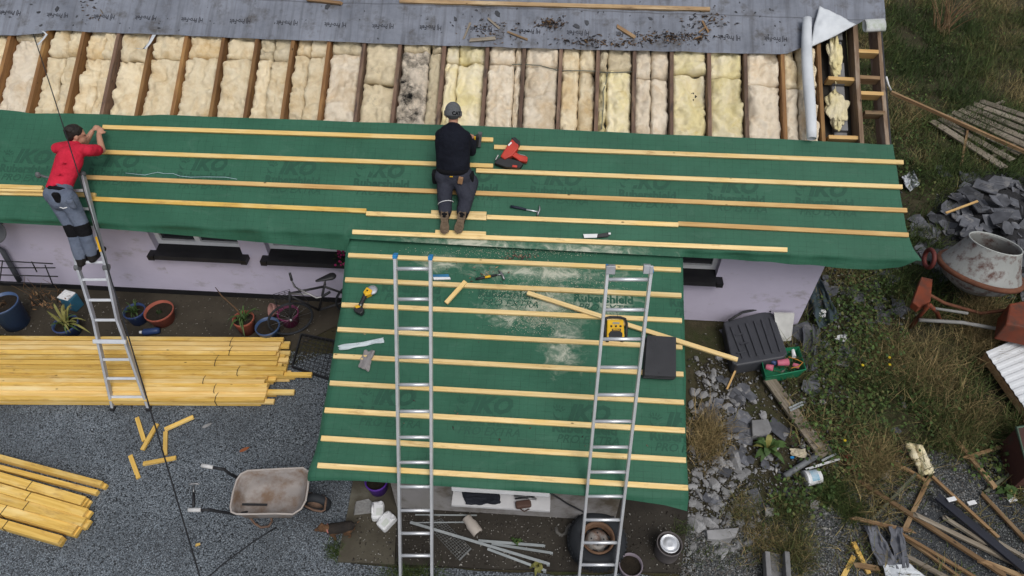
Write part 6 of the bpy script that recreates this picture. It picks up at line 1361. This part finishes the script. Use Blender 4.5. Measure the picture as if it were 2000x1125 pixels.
leg([(1815, 595, .62), (1800, 612, .35), (1778, 640, .02)], .026); leg([(1815, 595, .62), (1830, 610, .3), (1838, 632, .02)], .026); leg([(2010, 600, .62), (1995, 640, .3), (1985, 675, .02)], .026)
leg([(1795, 625, .30), (1880, 630, .30), (1990, 650, .30)], .024, MT('grey_chipped_bar', (.26, .26, .25), None, 6, .7, dirt=(.09, .07, .06), damt=.4, vary=0), 'cross_bar'); leg([(1810, 600, .45), (1890, 612, .45)], .018, MT('grey_chipped_bar2', (.22, .22, .21), None, 6, .7, vary=0), 'cross_bar')
pl_ = [G(x, y, .55) for x, y in ((1782, 590), (1800, 540), (1822, 545), (1818, 588), (1795, 600))]; mb = MB(); mb.add(pl_+[p-V(0, 0, .10) for p in pl_], [(0, 1, 2, 3, 4), (9, 8, 7, 6, 5)]+[(i, (i+1) % 5, 5+(i+1) % 5, 5+i) for i in range(5)]); mb.build('bearing_plate', ORNG, t, bev=.01)
pl_ = [G(x, y, .62) for x, y in ((1972, 592), (2040, 580), (2050, 650), (1965, 632))]; mb = MB(); mb.add(pl_+[p-V(0, 0, .30) for p in pl_], [(0, 1, 2, 3), (7, 6, 5, 4)]+[(i, (i+1) % 4, 4+(i+1) % 4, 4+i) for i in range(4)]); mb.build('motor_housing', ORNG, t, bev=.02)
MB().tube([G(x, y, h) for x, y, h in ((1808, 572, .52), (1845, 592, .34), (1915, 612, .25), (1975, 605, .42), (2000, 600, .5))], .022, 8).build('yoke', RUST, t, True)
MB().tube([G(1815, 505, .60)+(V(0, 1, 0)*math.cos(a)+Z*math.sin(a))*.12 for a in [k/20*6.283 for k in range(20)]], .028, 8, closed=True).build('tilt_wheel', MT('dull_red', (.13, .03, .025), None, 5, .6, vary=0), t, True)
# boards and timbers on the grass
for k in range(8):
    p0, p1 = (1822+k*13.5, 236-k*5.6), (1962+k*17, 326-k*13)
    if k > 3: p1 = (p1[0]+k*5, p1[1]+k*4)
    timber('board', G(*p0, .10), G(*p1, .10), .15, .022, W_GREY, Z, None, 'weathered grey board of the collapsed decking on the grass'+(', edge board bordering the tile heap' if k == 0 else ''), 'board', None if k == 0 else 'collapsed decking boards', jag=.03, chip=.006)
for q in (.15, .8): timber('decking_bearer', G(1822+140*q, 236+90*q, .075), G(1940+140*q, 186+70*q, .075), .06, .05, W_GREY, Z, None, 'grey bearer under the collapsed decking '+('near its upper ends' if q < .5 else 'near its lower ends'), 'timber')
timber('long_timber', G(1742, 178, .30), G(2010, 297, .18), .055, .05, W_OLD, Z, None, 'long brown timber leaning from the gable across the decking', 'timber')
timber('stake', G(1891, 249, .16), G(1877, 325, .03), .035, .03, W_OLD, Z, None, 'short stake propped against the decking edge', 'timber')
setp(MB().tube([WY(1731, 150, 1.4), WY(1735, 165, 1.4), WY(1740, 176, 1.4)], .010, 6).build('loose_wire', WHITE, None, True), 'white bent offcut of pipe at the gable edge', 'pipe')
drape('polythene', G, [(1760, 346), (1784, 333), (1797, 360), (1777, 374)], .02, .11, MT('white_polythene', (.52, .55, .58), (.38, .4, .43), 6, .4, vary=0), 'crumpled white polythene in the grass beside the roof corner', 'plastic', seed=12, n=26)
# black ribbed lid, board and green crate
t = thing('plastic_tank', 'large black ribbed plastic bin lying beside the lilac corner', 'bin', G(1475, 690)); TANK = MT('grey_black_plastic', (.052, .055, .064), (.040, .042, .049), 5, .45, vary=0, dirt=(.07, .07, .07), damt=.25)
top = [G(x, y, .22) for x, y in ((1413, 628), (1500, 606), (1512, 613), (1539, 690), (1532, 698), (1440, 714), (1430, 708))]; mb = MB(); n = len(top); bot = [p*1 for p in top]; cc_ = sum(top, Vector())/n
bot = [cc_+(p-cc_)*.95-V(0, 0, .215) for p in top]; mb.add(bot+top, [tuple(range(n))[::-1], tuple(range(n, 2*n))]+[(i, (i+1) % n, n+(i+1) % n, n+i) for i in range(n)]); mb.build('shell', TANK, t, bev=.02)
for k in range(6):
    x0, x1 = 1428+k*15, 1452+k*14.5; p, q = G(x0, 638-k*3.6, .226), G(x1, 700-k*2.6, .226); MB().beam(p, q, .022 if k % 2 else .034, .012).build('rib', TANK, t, bev=.004)
for x, y in ((1436, 655), (1446, 672), (1440, 690)): MB().beam(G(x, y, .230), G(x+16, y-4, .230), .02, .008).build('moulding', TANK, t)
MB().tube([G(1424, 626, .24), G(1450, 610, .25), G(1490, 602, .25), G(1506, 608, .24)], .016, 8).build('hinge_bar', BLACK, t, True)
mb = MB(); q_ = [G(1512, 612, .30), G(1552, 613, .30), G(1545, 665, .03), G(1538, 668, .03)]; q_[3] = G(1520, 668, .03); mb.add(q_+[p+V(0, .02, 0) for p in q_], [(0, 1, 2, 3), (7, 6, 5, 4)]+[(i, (i+1) % 4, 4+(i+1) % 4, 4+i) for i in range(4)]); setp(mb.build('white_board', MT('offwhite_board', (.50, .50, .48), None, 5, .6, vary=0)), 'off-white board leaning behind the black bin', 'board')
t = thing('plastic_crate', 'green plastic crate full of cups and tubes beside the black bin', 'crate', G(1530, 712)); GRN = MT('green_plastic', (.015, .18, .085), (.01, .13, .06), 5, .5, vary=0)
rc = [G(x, y, .19) for x, y in ((1483, 686), (1560, 678), (1574, 722), (1496, 737))]; c0 = sum(rc, Vector())/4; bt_ = [c0+(p-c0)*.85-V(0, 0, .18) for p in rc]; mb = MB()
mb.add(bt_+rc, [(3, 2, 1, 0)]+[(i, (i+1) % 4, 4+(i+1) % 4, 4+i) for i in range(4)]); o = mb.build('body', GRN, t); o.modifiers.new('s', 'SOLIDIFY').thickness = .008; MB().tube(rc, .011, 6, closed=True).build('rim', GRN, t, True)
PINK = MT('pink_cup', (.50, .13, .19), None, 5, .5, vary=0)
for k, (x, y, x2, y2, r_, m_, lab) in enumerate(((1518, 709, 1540, 707, .045, PINK, 'pink cup lying in the green crate'), (1496, 716, 1510, 719, .04, PINK, 'pink cup wedged in the crate corner'), (1549, 712, 1560, 716, .03, PINK, 'small pink cup under the orange cord'), (1548, 682, 1551, 697, .025, WHITE, 'white tube standing in the green crate'), (1505, 705, 1515, 710, .025, BLUED, 'dark blue tube in the green crate'))):
    A, B = G(x, y, .15), G(x2, y2, .17); d, s1, n1 = basis(B-A); L_ = (B-A).length; setp(MB().lathe([(r_*.8, 0), (r_*.82, .004), (r_, L_), (r_*.9, L_), (r_*.72, .01)], 18, mat4(A, s1, n1, d)).build('cup', m_, None, True), lab, 'cup')
setp(MB().tube([G(x, y, .21) for x, y in ((1540, 697), (1556, 702), (1568, 708), (1560, 716), (1545, 719))], .007, 6).build('cord', MT('orange_cord', (.50, .24, .04), vary=0), None, True), 'orange cord coiled on the green crate', 'cord')
timber('strapped_plank', G(1502, 738, .09), G(1612, 890, .07), .15, .035, W_GREY, Z, None, 'wide weathered plank bound with metal straps beside the rubble', 'plank')
for x, y in ((1554, 791), (1556, 796), (1619, 893)): 
    p = G(x, y, .098); setp(MB().beam(p+V(-.09, -.05, 0), p+V(.09, .05, 0), .022, .006).build('metal_strap', STRIP), 'galvanised strap across the wide plank'+(' at its stone-covered end' if x > 1600 else ''), 'strap', None if x > 1600 else 'straps across the wide plank')
timber('stick', G(1445, 705, .12), G(1420, 760, .03), .022, .018, W_TAN, Z, None, 'thin pale stick leaning below the black bin', 'timber')
setp(MB().tube([G(1532, 930, .05), G(1595, 890, .06)], .033, 14).build('drain_pipe', MT('grey_pipe', (.17, .18, .19), None, 6, .5, vary=0), None, True), 'grey drain pipe lying between the dock plant and the white tub', 'pipe')
setp(MB().beam(G(1574, 917, .06), G(1640, 896, .06), .026, .006).build('white_strip', WHITE), 'white slotted strip lying above the paint tub', 'strip')
t = thing('paint_tub', 'white paint tub with blue label lying on its side in the weeds', 'tub', G(1580, 940)); A, B = G(1572, 935, .09), G(1604, 930, .09); d, s1, n1 = basis(B-A); L_ = .17; r_ = .085
MB().lathe([(r_, 0), (r_*1.03, .003), (r_*1.03, .02), (r_*.99, .022), (r_*.93, L_), (0, L_), (0, L_-.006), (r_*.9, L_-.008), (r_*.95, .0)], 28, mat4(A, s1, n1, d)).build('body', WHITE, t, True)
lb = MB()
def lf(a, b): an = -.9+1.8*a; z = .045+b*.085; rr_ = r_*.99-(z-.022)*.034+.0015; u_ = (n1*math.cos(an)+s1*math.sin(an)); return A+d*z+u_*rr_
lb.grid(lf, 14, 3).build('paper_label', MT('blue_label', (.10, .28, .40), (.5, .55, .58), 9, .6, vary=0), t, True)
setp(drape('cream_shell', G, [(1543, 875), (1575, 878), (1574, 896), (1544, 889)], .02, .04, MT('cream_plastic', (.52, .46, .34), None, 6, .6, vary=0), 'cream cracked plastic shell beside the grey pipe', 'plastic', seed=21))
put('blue_cap', chipmesh(77, 1, .6, 9), G(1547, 894, .01), Z, .022, 0, 'small bright blue cap under the cream shell', 'cap', None).data.materials.append(BLUEP)
# concrete channel block
t = thing('channel_block', 'grey concrete channel block beside the gravel patch', 'block', G(1517, 1105))
for dx in (-19, 19): MB().beam(G(1517+dx-2, 1080, .12), G(1517+dx+2, 1140, .12), .05, .12).build('side_wall', BLOCK, t, bev=.006)
MB().beam(G(1516, 1082, .04), G(1518, 1142, .04), .19, .04).build('base', BLOCK, t)
for x, y in ((1591, 984), (1503, 998), (1730, 925)): slabstone([(x-9, y-8), (x+8, y-7), (x+9, y+8), (x-8, y+9)], .05, .045, MT('white_block', (.36, .35, .33), None, 6, .7, vary=.2), {1591: 'pale square block with a hollow near the paint tub', 1503: 'pale small block on the rubble edge', 1730: 'pale small block among the broken timbers'}[x], 'small_block', 'block')
# broken timbers lower right
W_BR = WOOD('brown_batten_wood', (.22, .135, .065), (.13, .075, .035), (.33, .24, .14), dirt=(.06, .045, .03), damt=.3, vary=.3); W_GRN = WOOD('greenish_batten', (.11, .115, .075), (.07, .075, .05), None, dirt=(.05, .06, .03), vary=.1)
BRK = [(1677, 867, 1807, 935, .045, W_OLD, 'splintered pale-ended timber touching the insulation clump'), (1675, 936, 1968, 1126, .05, W_BR, 'long brown batten crossing under two others'), (1792, 922, 1697, 1022, .028, W_GRN, 'thin greenish batten crossing the long brown one'), (1815, 932, 1769, 1031, .045, W_BR, 'brown batten standing across the long brown one'), (1822, 930, 1947, 1045, .035, W_BR, 'brown batten beside the dark navy plank'), (1790, 1005, 2010, 1112, .05, W_GREY, 'pale grey timber under the dark navy plank'), (1920, 965, 2010, 1060, .045, W_BR, 'brown batten over the gravel right of the navy plank'.replace('right of', 'beyond')), (1857, 845, 1940, 945, .05, W_OLD, 'dark-tipped timber crossing a shorter stick near the rusty box'), (1890, 892, 1962, 870, .035, W_OLD, 'short stick crossed by the dark-tipped timber'), (1930, 957, 1982, 918, .03, W_GRN, 'short mossy stick beside the rusty box'), (1665, 1010, 1782, 1037, .035, W_OLD, 'grey-brown timber along the top of the felt sheets'), (1767, 1045, 1912, 1130, .03, W_BR, 'reddish batten running out beside the felt sheets'), (1772, 1052, 1880, 1130, .028, W_OLD, 'thin old batten parallel to the reddish one'), (1770, 1085, 1855, 1130, .045, W_GREY, 'pale greenish timber under the felt sheets'), (1675, 1102, 1718, 1110, .05, W_BR, 'short brown batten under the yellow off-cut'), (1945, 1055, 2010, 1092, .04, W_GREY, 'pale splintered timber end beyond the navy plank'), (1850, 1012, 1925, 1060, .04, W_GREY, 'grey timber between the brown battens'), (1920, 1095, 2010, 1130, .05, W_OLD, 'dark old timber half buried near the navy plank')]
for k, (x0, y0, x1, y1, w_, m_, lab) in enumerate(BRK): timber('broken_batten', G(x0, y0, .05+.035*(k % 3)), G(x1, y1, .05+.03*((k+1) % 3)), w_, .03, m_, Z, None, lab, 'timber', jag=.05, chip=.006)
timber('navy_plank', G(1830, 967, .16), G(2012, 1118, .13), .095, .03, MT('navy_paint', (.018, .02, .03), None, 6, .5, dirt=(.06, .05, .045), damt=.2, vary=0, stretch=(.3, 3, 3)), Z, None, 'dark navy painted plank lying over the broken timbers', 'plank', jag=.02)
for x0, y0, x1, y1, lab in ((1847, 972, 1870, 978, 'white bracket lying on the navy plank'), (1890, 980, 1906, 984, 'white bracket on the gravel beyond the navy plank'), (1970, 974, 1984, 978, 'white tag on the mossy timber')): setp(MB().box(G((x0+x1)/2, (y0+y1)/2, .175 if x0 < 1880 else .02), (.10, .045, .012), Matrix.Rotation(.3, 3, 'Z')).build('bracket', WHITE, None, bev=.003), lab, 'bracket')
FELTD = MT('scrap_felt', (.125, .13, .15), (.085, .09, .105), 4, .65, dirt=(.05, .05, .055), dscale=3, damt=.35, vary=.1)
drape('felt_sheet', G, [(1685, 1026), (1713, 1027), (1760, 1112), (1716, 1104)], .08, .07, FELTD, 'crumpled grey felt sheet lying beside the yellow off-cuts', 'felt', seed=31, n=20)
drape('felt_sheet', G, [(1735, 1028), (1764, 1030), (1776, 1108), (1750, 1112)], .10, .05, FELTD, 'narrow grey felt sheet beside the crumpled one', 'felt', seed=33, n=20)
drape('felt_sheet', G, [(1725, 1104), (1775, 1100), (1840, 1150), (1735, 1155)], .10, .04, FW_, 'pale underside of felt below the grey felt sheets', 'felt', seed=35, n=18)
drape('felt_sheet', G, [(1571, 560), (1600, 540), (1640, 620), (1600, 640)], .05, .12, MT('blue_grey_tarp', (.05, .075, .085), (.03, .045, .055), 5, .6, vary=0), 'blue-grey crumpled tarpaulin beside the lilac corner', 'tarpaulin', seed=37, n=24)
drape('felt_sheet', G, [(1565, 640), (1600, 632), (1598, 720), (1575, 728)], .03, .10, FELTD, 'grey felt scrap beside the green crate', 'felt', seed=39, n=20)
drape('felt_sheet', G, [(1628, 662), (1652, 655), (1690, 705), (1645, 700)], .03, .08, FELTD, 'grey felt scrap in the weeds with a pale folded edge', 'felt', seed=41, n=20)
for x, y, lab in ((1600, 612, 'torn white card in the rubble by the lilac corner'), (1640, 660, 'pale curled card on a felt scrap')): drape('white_card', G, [(x-12, y-4), (x+14, y-9), (x+12, y+8), (x-8, y+6)], .06, .05, WHITE, lab, 'card', seed=x)
drape('insulation_clump', G, [(1772, 866), (1798, 872), (1822, 925), (1796, 930)], .05, .14, I_YEL, 'pale yellow insulation clump dropped on the gravel', 'insulation', seed=51, n=22, thick=.03)
drape('felt_sheet', G, [(1760, 868), (1790, 866), (1806, 885), (1770, 888)], .02, .03, FELTD, 'small grey felt scrap under the insulation clump', 'felt', seed=53)
# white corrugated sheet and rusty box at the edge of the plot
P4 = [G(x, y, .24) for x, y in ((1925, 688), (2080, 622), (2160, 760), (2012, 812))]
mb = MB()
def cf_(a, b):
    p = P4[0].lerp(P4[1], a).lerp(P4[3].lerp(P4[2], a), b); return p+V(0, 0, .009*(1 if int(b*9.999*2) % 2 == 0 else 0))
o = mb.grid(cf_, 2, 60).build('corrugated_sheet', MT('white_sheet_metal', (.62, .64, .66), (.54, .56, .58), 3, .45, vary=0, dirt=(.4, .4, .38), damt=.2)); o.modifiers.new('s', 'SOLIDIFY').thickness = .004; setp(o, 'white ribbed metal sheet on a dark timber frame', 'sheet metal')
t = thing('timber_frame', 'dark timber frame under the white ribbed sheet', 'frame', G(2010, 740)); c4 = sum(P4, Vector())/4
for i in range(4): p, q = c4+(P4[i]-c4)*.97-V(0, 0, .03), c4+(P4[(i+1) % 4]-c4)*.97-V(0, 0, .03); MB().beam(p-V(0, 0, .04), q-V(0, 0, .04), .04, .09).build('rail', W_OLD, t); MB().beam(V(p.x, p.y, gz(p.y)), p-V(0, 0, .09), .05, .05, V(1, 0, 0)).build('leg', W_OLD, t)
t = thing('metal_box', 'rusty maroon metal box with green edging', 'box', G(2015, 905)); bb = [G(x, y, .40) for x, y in ((1985, 835), (2070, 820), (2100, 900), (2010, 925))]; mb = MB(); cb = sum(bb, Vector())/4; lo_ = [V(p.x, p.y, gz(p.y)) for p in bb]
mb.add(lo_+bb, [(3, 2, 1, 0), (4, 5, 6, 7)]+[(i, (i+1) % 4, 4+(i+1) % 4, 4+i) for i in range(4)]); mb.build('body', MT('maroon_rust', (.075, .03, .025), None, 5, .7, dirt=(.03, .05, .035), damt=.4, vary=0), t, bev=.01); MB().tube(bb, .016, 6, closed=True).build('edging', MT('faded_green', (.09, .14, .10), vary=0), t, True)
# cheap value noise on arrays
TAB = np.random.default_rng(99).random((64, 64))
def vnoise(x, y, s):
    x, y = x*s, y*s; xi, yi = np.floor(x).astype(int), np.floor(y).astype(int); fx, fy = x-xi, y-yi; fx = fx*fx*(3-2*fx); fy = fy*fy*(3-2*fy)
    t = lambda i, j: TAB[i % 64, j % 64]
    return (t(xi, yi)*(1-fx)+t(xi+1, yi)*fx)*(1-fy)+(t(xi, yi+1)*(1-fx)+t(xi+1, yi+1)*fx)*fy
def fb(x, y, s): return .5*vnoise(x, y, s)+.3*vnoise(x+9, y+4, s*2.3)+.2*vnoise(x+3, y+17, s*5.1)
# ------------------------------------------------------------------ loose gravel, grass and weeds
def in_yard(x, y): return (y < -1.0-.05*np.sin(x*3)) & (x < -1.62-.08*np.sin(y*5))
PILE_Y = (-2.2, -.8)
gcol = [(.205, .24, .275), (.165, .193, .222), (.27, .307, .342), (.125, .146, .17), (.225, .256, .288)]
def gravel_pts(N, g):
    x = g.uniform(-6.9, -1.6, N); y = g.uniform(-4.6, -.85, N); k = (y < -1.0) | (x > -3.0); x, y = x[k], y[k]
    z = np.where(y < SY, SLP*(y-SY), 0)+.006; return np.stack([x, y, z], 1)
setp(scatter_mesh('gravel', gravel_pts, 100000, .004, .009, gcol, CRUMB, 1.3, .5, 21, None, True), 'loose blue-grey gravel covering the yard', 'gravel', None, 'stuff')
def gravel2(N, g):
    out = []
    a = np.array(G(1480, 1060))
    while len(out) < N:
        px, py = g.uniform(1300, 2000), g.uniform(880, 1125)
        d = (abs(px-1400)/110)**2+(abs(py-1080)/60)**2 < 1 or (abs(px-1640)/110)**2+(abs(py-1060)/110)**2 < 1 or (abs(px-1850)/120)**2+(abs(py-930)/70)**2 < 1 or g.random() < .12
        if d: p = G(px, py, .006); out.append(tuple(p))
    return out
setp(scatter_mesh('gravel', gravel2, 15000, .006, .015, [(.14, .147, .147), (.08, .085, .085), (.21, .215, .215), (.11, .10, .09)], CRUMB, 1.3, .7, 22), 'dirty loose gravel among the weeds beside the porch', 'gravel', None, 'stuff')
def dirtbits(N, g):
    out = []
    for _ in range(N):
        r_ = g.random()
        if r_ < .4: p = G(g.uniform(690, 1330), g.uniform(1000, 1112), .034)
        elif r_ < .6: p = G(g.uniform(0, 650), g.uniform(575, 655), .014)
        else: p = G(g.uniform(1345, 1700), g.uniform(560, 1120), .008)
        out.append(tuple(p))
    return out
setp(scatter_mesh('crumbs', dirtbits, 3600, .003, .012, [(.16, .15, .13), (.05, .045, .04), (.25, .24, .22), (.03, .025, .02)], CRUMB, 1.4, .6, 23), 'crumbs of soil, mortar and stone strewn over the paths', 'debris', None, 'stuff')
def rubcrumb(N, g):
    out = []
    for _ in range(N): p = G(1410+g.normal()*48, g.uniform(700, 1085), .008); out.append(tuple(p)) if proj(p)[0] > 1345 else None
    return out
setp(scatter_mesh('rubble_crumbs', rubcrumb, 2600, .006, .022, [(.19, .19, .19), (.11, .11, .105), (.26, .26, .26), (.06, .055, .05), (.05, .045, .035)], CRUMB, 1.4, .7, 27), 'grey crushed rubble lying along the porch side', 'rubble', None, 'stuff')
def slatecrumb(N, g):
    out = []
    for _ in range(N):
        r_ = g.random()
        q = (g.normal(1660, 70), g.normal(590, 50)) if r_ < .4 else ((g.normal(1600, 35), g.uniform(600, 900)) if r_ < .7 else ((g.normal(1900, 70), g.normal(450, 75)) if r_ < .85 else (g.normal(1620, 70), g.normal(960, 50))))
        p = G(*q, .012)
        if p.x > 3.75 or p.y < -.3: out.append(tuple(p))
    return out
setp(scatter_mesh('slate_crumbs', slatecrumb, 1500, .008, .032, [(.12, .125, .14), (.07, .073, .082), (.20, .20, .205), (.35, .34, .32), (.05, .05, .055)], CRUMB, 1.6, .4, 29), 'crushed slate and mortar bits strewn below the gable', 'rubble', None, 'stuff')
GRASSM = ATTR('grass_blades', .7, .2)
def blades(name, fnP, N, lmin, lmax, w_, cols, seed, lean=.8, lab='', cat='grass'):
    g = np.random.default_rng(seed); P, cw = fnP(N, g); N = len(P); L = g.uniform(lmin, lmax, N)*cw[:, 1]; a = g.uniform(0, 6.283, N)
    bend = g.uniform(.25, 1.0, N)*lean; W_ = w_*g.uniform(.6, 1.3, N)
    dx, dy = np.cos(a), np.sin(a); px_, py_ = -dy, dx; b2 = g.uniform(0, 6.283, N); px_, py_ = np.cos(b2), np.sin(b2)
    def at(t, hw):
        hor = L*bend*t*t; ver = L*np.sqrt(np.maximum(.05, 1-bend**2*.7))*t*(1-.25*bend*t)
        c = P+np.stack([dx*hor, dy*hor, ver], 1); o = np.stack([px_*W_*hw, py_*W_*hw, np.zeros(N)], 1); return c-o, c+o
    a0, b0 = at(0, .5); a1, b1 = at(.5, .42); tip, _ = at(1.0, 0)
    vv = np.stack([a0, b0, b1, a1, tip], 1).reshape(-1, 3); i0 = np.arange(N)*5
    ff = np.concatenate([np.stack([i0, i0+1, i0+2], 1), np.stack([i0, i0+2, i0+3], 1), np.stack([i0+3, i0+2, i0+4], 1)])
    cols = np.array(cols); n_ = len(cols); k = np.clip((cw[:, 0]*n_+g.normal(0, .9, N)).astype(int), 0, n_-1); cc = cols[k]*g.uniform(.45, 1.5, (N, 1))
    cc = np.repeat(np.c_[cc, np.ones(N)], 5, 0)
    return setp(raw_mesh(name, vv, ff, GRASSM, cc), lab, cat, None, 'stuff')
def projv(P):
    Xx = P-CAM; d = Xx @ FW; return 1000+FPX*(Xx @ RT)/d, 562.5-FPX*(Xx @ UP)/d
MASK_OUT = [[(1795, 480), (1800, 430), (1850, 395), (1880, 345), (1930, 345), (2010, 335), (2030, 560), (1990, 560), (1900, 500), (1840, 540)]]
def field(N, g):
    x = g.uniform(3.2, 12.5, N); y = g.uniform(-4.2, 11.5, N)
    z = np.where(y < SY, SLP*(y-SY), 0)-.01; P = np.stack([x, y, z], 1); px, py = projv(P)
    n1 = fb(x, y, .9); n2 = fb(x+40, y+11, 2.2)
    dens = np.clip((n2-.28)*3.0, .05, 1)
    k = (px > 1330) & (px < 2120) & (py > -60) & (py < 1200) & (g.random(N) < dens)
    # thin out on the gravel, paths, rubble and under the tile heap
    heap = (((px-1935)/95)**2+((py-455)/105)**2 < 1); grav = (py > 880) & (g.random(N) > np.clip((n1-.52)*6, .03, 1)); rub = (px < 1500) & (py > 560) & (g.random(N) > .10); hs = (x < 3.75) & (y > -.35)
    rub2 = (px < 1640) & (py > 520) & (g.random(N) > .45)
    far = g.random(N) < np.clip(1.15-(y+4)/22, .45, 1)
    k &= ~heap & ~grav & ~rub & ~rub2 & ~hs & far
    return P[k], np.stack([np.clip((n1-.30)*2.1, 0, 1), .5+1.1*np.clip(n2, 0, 1)], 1)[k]
GC = [(.034, .056, .016), (.050, .076, .021), (.072, .094, .029), (.098, .104, .039), (.16, .135, .06), (.25, .195, .09)]
blades('grass', field, 300000, .09, .33, .0095, GC, 31, 1.15, 'tangled green and straw-coloured rough grass beside the house')
def clumps(pts, N, seed):
    def f(_, g):
        out = []; cw = []
        for (x, y, sx, sy, w_, cl, ln) in pts:
            n_ = int(N*w_)
            for _k in range(n_): p = G(x+g.normal()*sx, y+g.normal()*sy, 0); out.append(tuple(p)); cw.append((cl, ln))
        return np.array(out), np.array(cw)
    return f
TUFT = [(1380, 860, 18, 24, .10, .95, 1.0), (1915, 640, 22, 35, .10, .95, 1.6), (1620, 965, 16, 14, .08, .25, .8), (1540, 1000, 22, 16, .05, .5, .7), (1500, 1065, 30, 25, .05, .75, .7), (1555, 1080, 18, 28, .06, .6, .8), (1700, 910, 25, 22, .10, .85, 1.2), (1660, 1000, 14, 12, .04, .3, .7), (1870, 860, 25, 22, .08, .6, 1.1), (1900, 820, 30, 18, .05, .8, 1.0), (1740, 700, 40, 30, .08, .8, 1.0), (1450, 1000, 18, 18, .04, .7, .6), (1330, 1040, 10, 8, .01, .2, .5), (800, 1122, 30, 5, .03, .2, .5), (655, 1075, 8, 12, .015, .2, .4), (1830, 740, 40, 40, .07, .85, 1.2), (1760, 560, 25, 25, .03, .4, .8), (1400, 1085, 40, 15, .01, .3, .5)]
blades('grass_tufts', clumps(TUFT, 17000, 3), 17000, .12, .34, .006, GC[:-1]+[(.28, .21, .10)], 33, 1.1, 'taller tussocks of dry and green grass standing out of the rough')
# broad-leaved weeds: many small leaves
def leaves(N, g):
    C = [(1690, 640, 38, 48, .22), (1640, 800, 45, 45, .15), (1620, 700, 20, 30, .06), (1780, 290, 40, 50, .10), (1790, 200, 40, 40, .07), (1660, 880, 30, 25, .05), (1560, 960, 30, 30, .05), (1930, 900, 30, 25, .04), (1690, 560, 30, 25, .06), (1760, 830, 60, 40, .06), (1860, 60, 100, 60, .14)]
    out = []
    for (x, y, sx, sy, w_) in C:
        for _ in range(int(N*w_)): out.append(tuple(G(x+g.normal()*sx, y+g.normal()*sy, g.uniform(.02, .20))))
    return np.array(out)
def leaf_cloud(name, P, size, cols, seed, lab):
    g = np.random.default_rng(seed); N = len(P); a = g.uniform(0, 6.283, N); L = size*g.uniform(.5, 1.3, N); W_ = L*.36; t = g.uniform(-.6, .6, N)
    dx = np.stack([np.cos(a)*np.cos(t), np.sin(a)*np.cos(t), np.sin(t)], 1); s_ = np.stack([-np.sin(a), np.cos(a), g.uniform(-.5, .5, N)], 1)
    vv = np.stack([P, P+dx*(L*.45)[:, None]+s_*W_[:, None], P+dx*L[:, None]-np.array([0, 0, 1.])*(L*.2)[:, None], P+dx*(L*.45)[:, None]-s_*W_[:, None]], 1).reshape(-1, 3)
    ff = np.arange(N*4).reshape(N, 4); cc = np.array(cols)[g.integers(0, len(cols), N)]*g.uniform(.55, 1.35, (N, 1)); cc = np.repeat(np.c_[cc, np.ones(N)], 4, 0)
    return setp(raw_mesh(name, vv, ff, GRASSM, cc), lab, 'weeds', None, 'stuff')
leaf_cloud('weeds', leaves(5200, np.random.default_rng(5)), .045, [(.045, .080, .020), (.065, .105, .027), (.035, .06, .018), (.085, .09, .03)], 6, 'low leafy green weeds spreading through the rough grass')
# dock plants that stand alone
def dock(px, py, n, ln, w_, seed, lab, mat=LEAF_G):
    b = G(px, py); t = thing('dock_plant', lab, 'plant', b); g = random.Random(seed); mb = MB(); my = MB()
    for k in range(n):
        a = k*2.4+g.uniform(-.3, .3); l = ln*g.uniform(.6, 1.15); e = g.uniform(.3, 1.1); tip = b+V(math.cos(a)*l*math.cos(e), math.sin(a)*l*math.cos(e), l*math.sin(e)+.03); leafmesh(my if k % 6 == 5 else mb, b+V(0, 0, .02), tip, w_*g.uniform(.7, 1.2), .10)
    mb.build('leaf', mat, t)
    if my.v: my.build('leaf', LEAF_Y, t)
dock(1495, 880, 22, .26, .075, 1, 'leafy dock plant growing in the rubble beside the porch'); dock(1608, 965, 14, .18, .05, 2, 'leafy plant beside the white paint tub'); dock(1960, 965, 9, .18, .06, 3, 'broad-leaved plant near the mossy stick'); dock(1050, 1108, 16, .12, .04, 4, 'yellowing weed at the edge of the porch slab', LEAF_Y); dock(1008, 1062, 9, .10, .03, 5, 'small green weed growing between the metal strips'); dock(1655, 905, 10, .14, .05, 6, 'reddish weed near the splintered timber', STRAPM('red_leaf', (.14, .04, .02), None))
for k, (x, y) in enumerate(((1685, 713), (1738, 712), (1737, 698), (1650, 860))): 
    p = G(x, y, .16); mb = MB(); mb.ell(p, (.02, .02, .01), None, 8, 5); fl = thing('yellow_flower', 'small yellow flower head standing in the rough grass', 'flower', G(x, y), 'yellow flowers in the grass'); mb.build('bloom', MT('yellow_petal', (.6, .45, .02), vary=0), fl); MB().tube([G(x, y, 0), p], .003, 4).build('stem', LEAF_G, fl)
# leafless bush at the top of the plot
t = thing('bare_bush', 'dark leafless bush standing in the far rough grass', 'bush', G(1840, 60)); mb = MB(); g = random.Random(4); b = G(1840, 65)
for k in range(26):
    a = g.uniform(0, 6.28); q = b+V(g.uniform(-.15, .15), g.uniform(-.15, .15), 0); m1 = q+V(math.cos(a)*.2, math.sin(a)*.2, g.uniform(.3, .5)); mb.tube([q, m1, m1+V(math.cos(a)*.25, math.sin(a)*.25, g.uniform(.2, .45))], [.012, .008, .003], 5)
mb.build('branches', W_OLD, t)
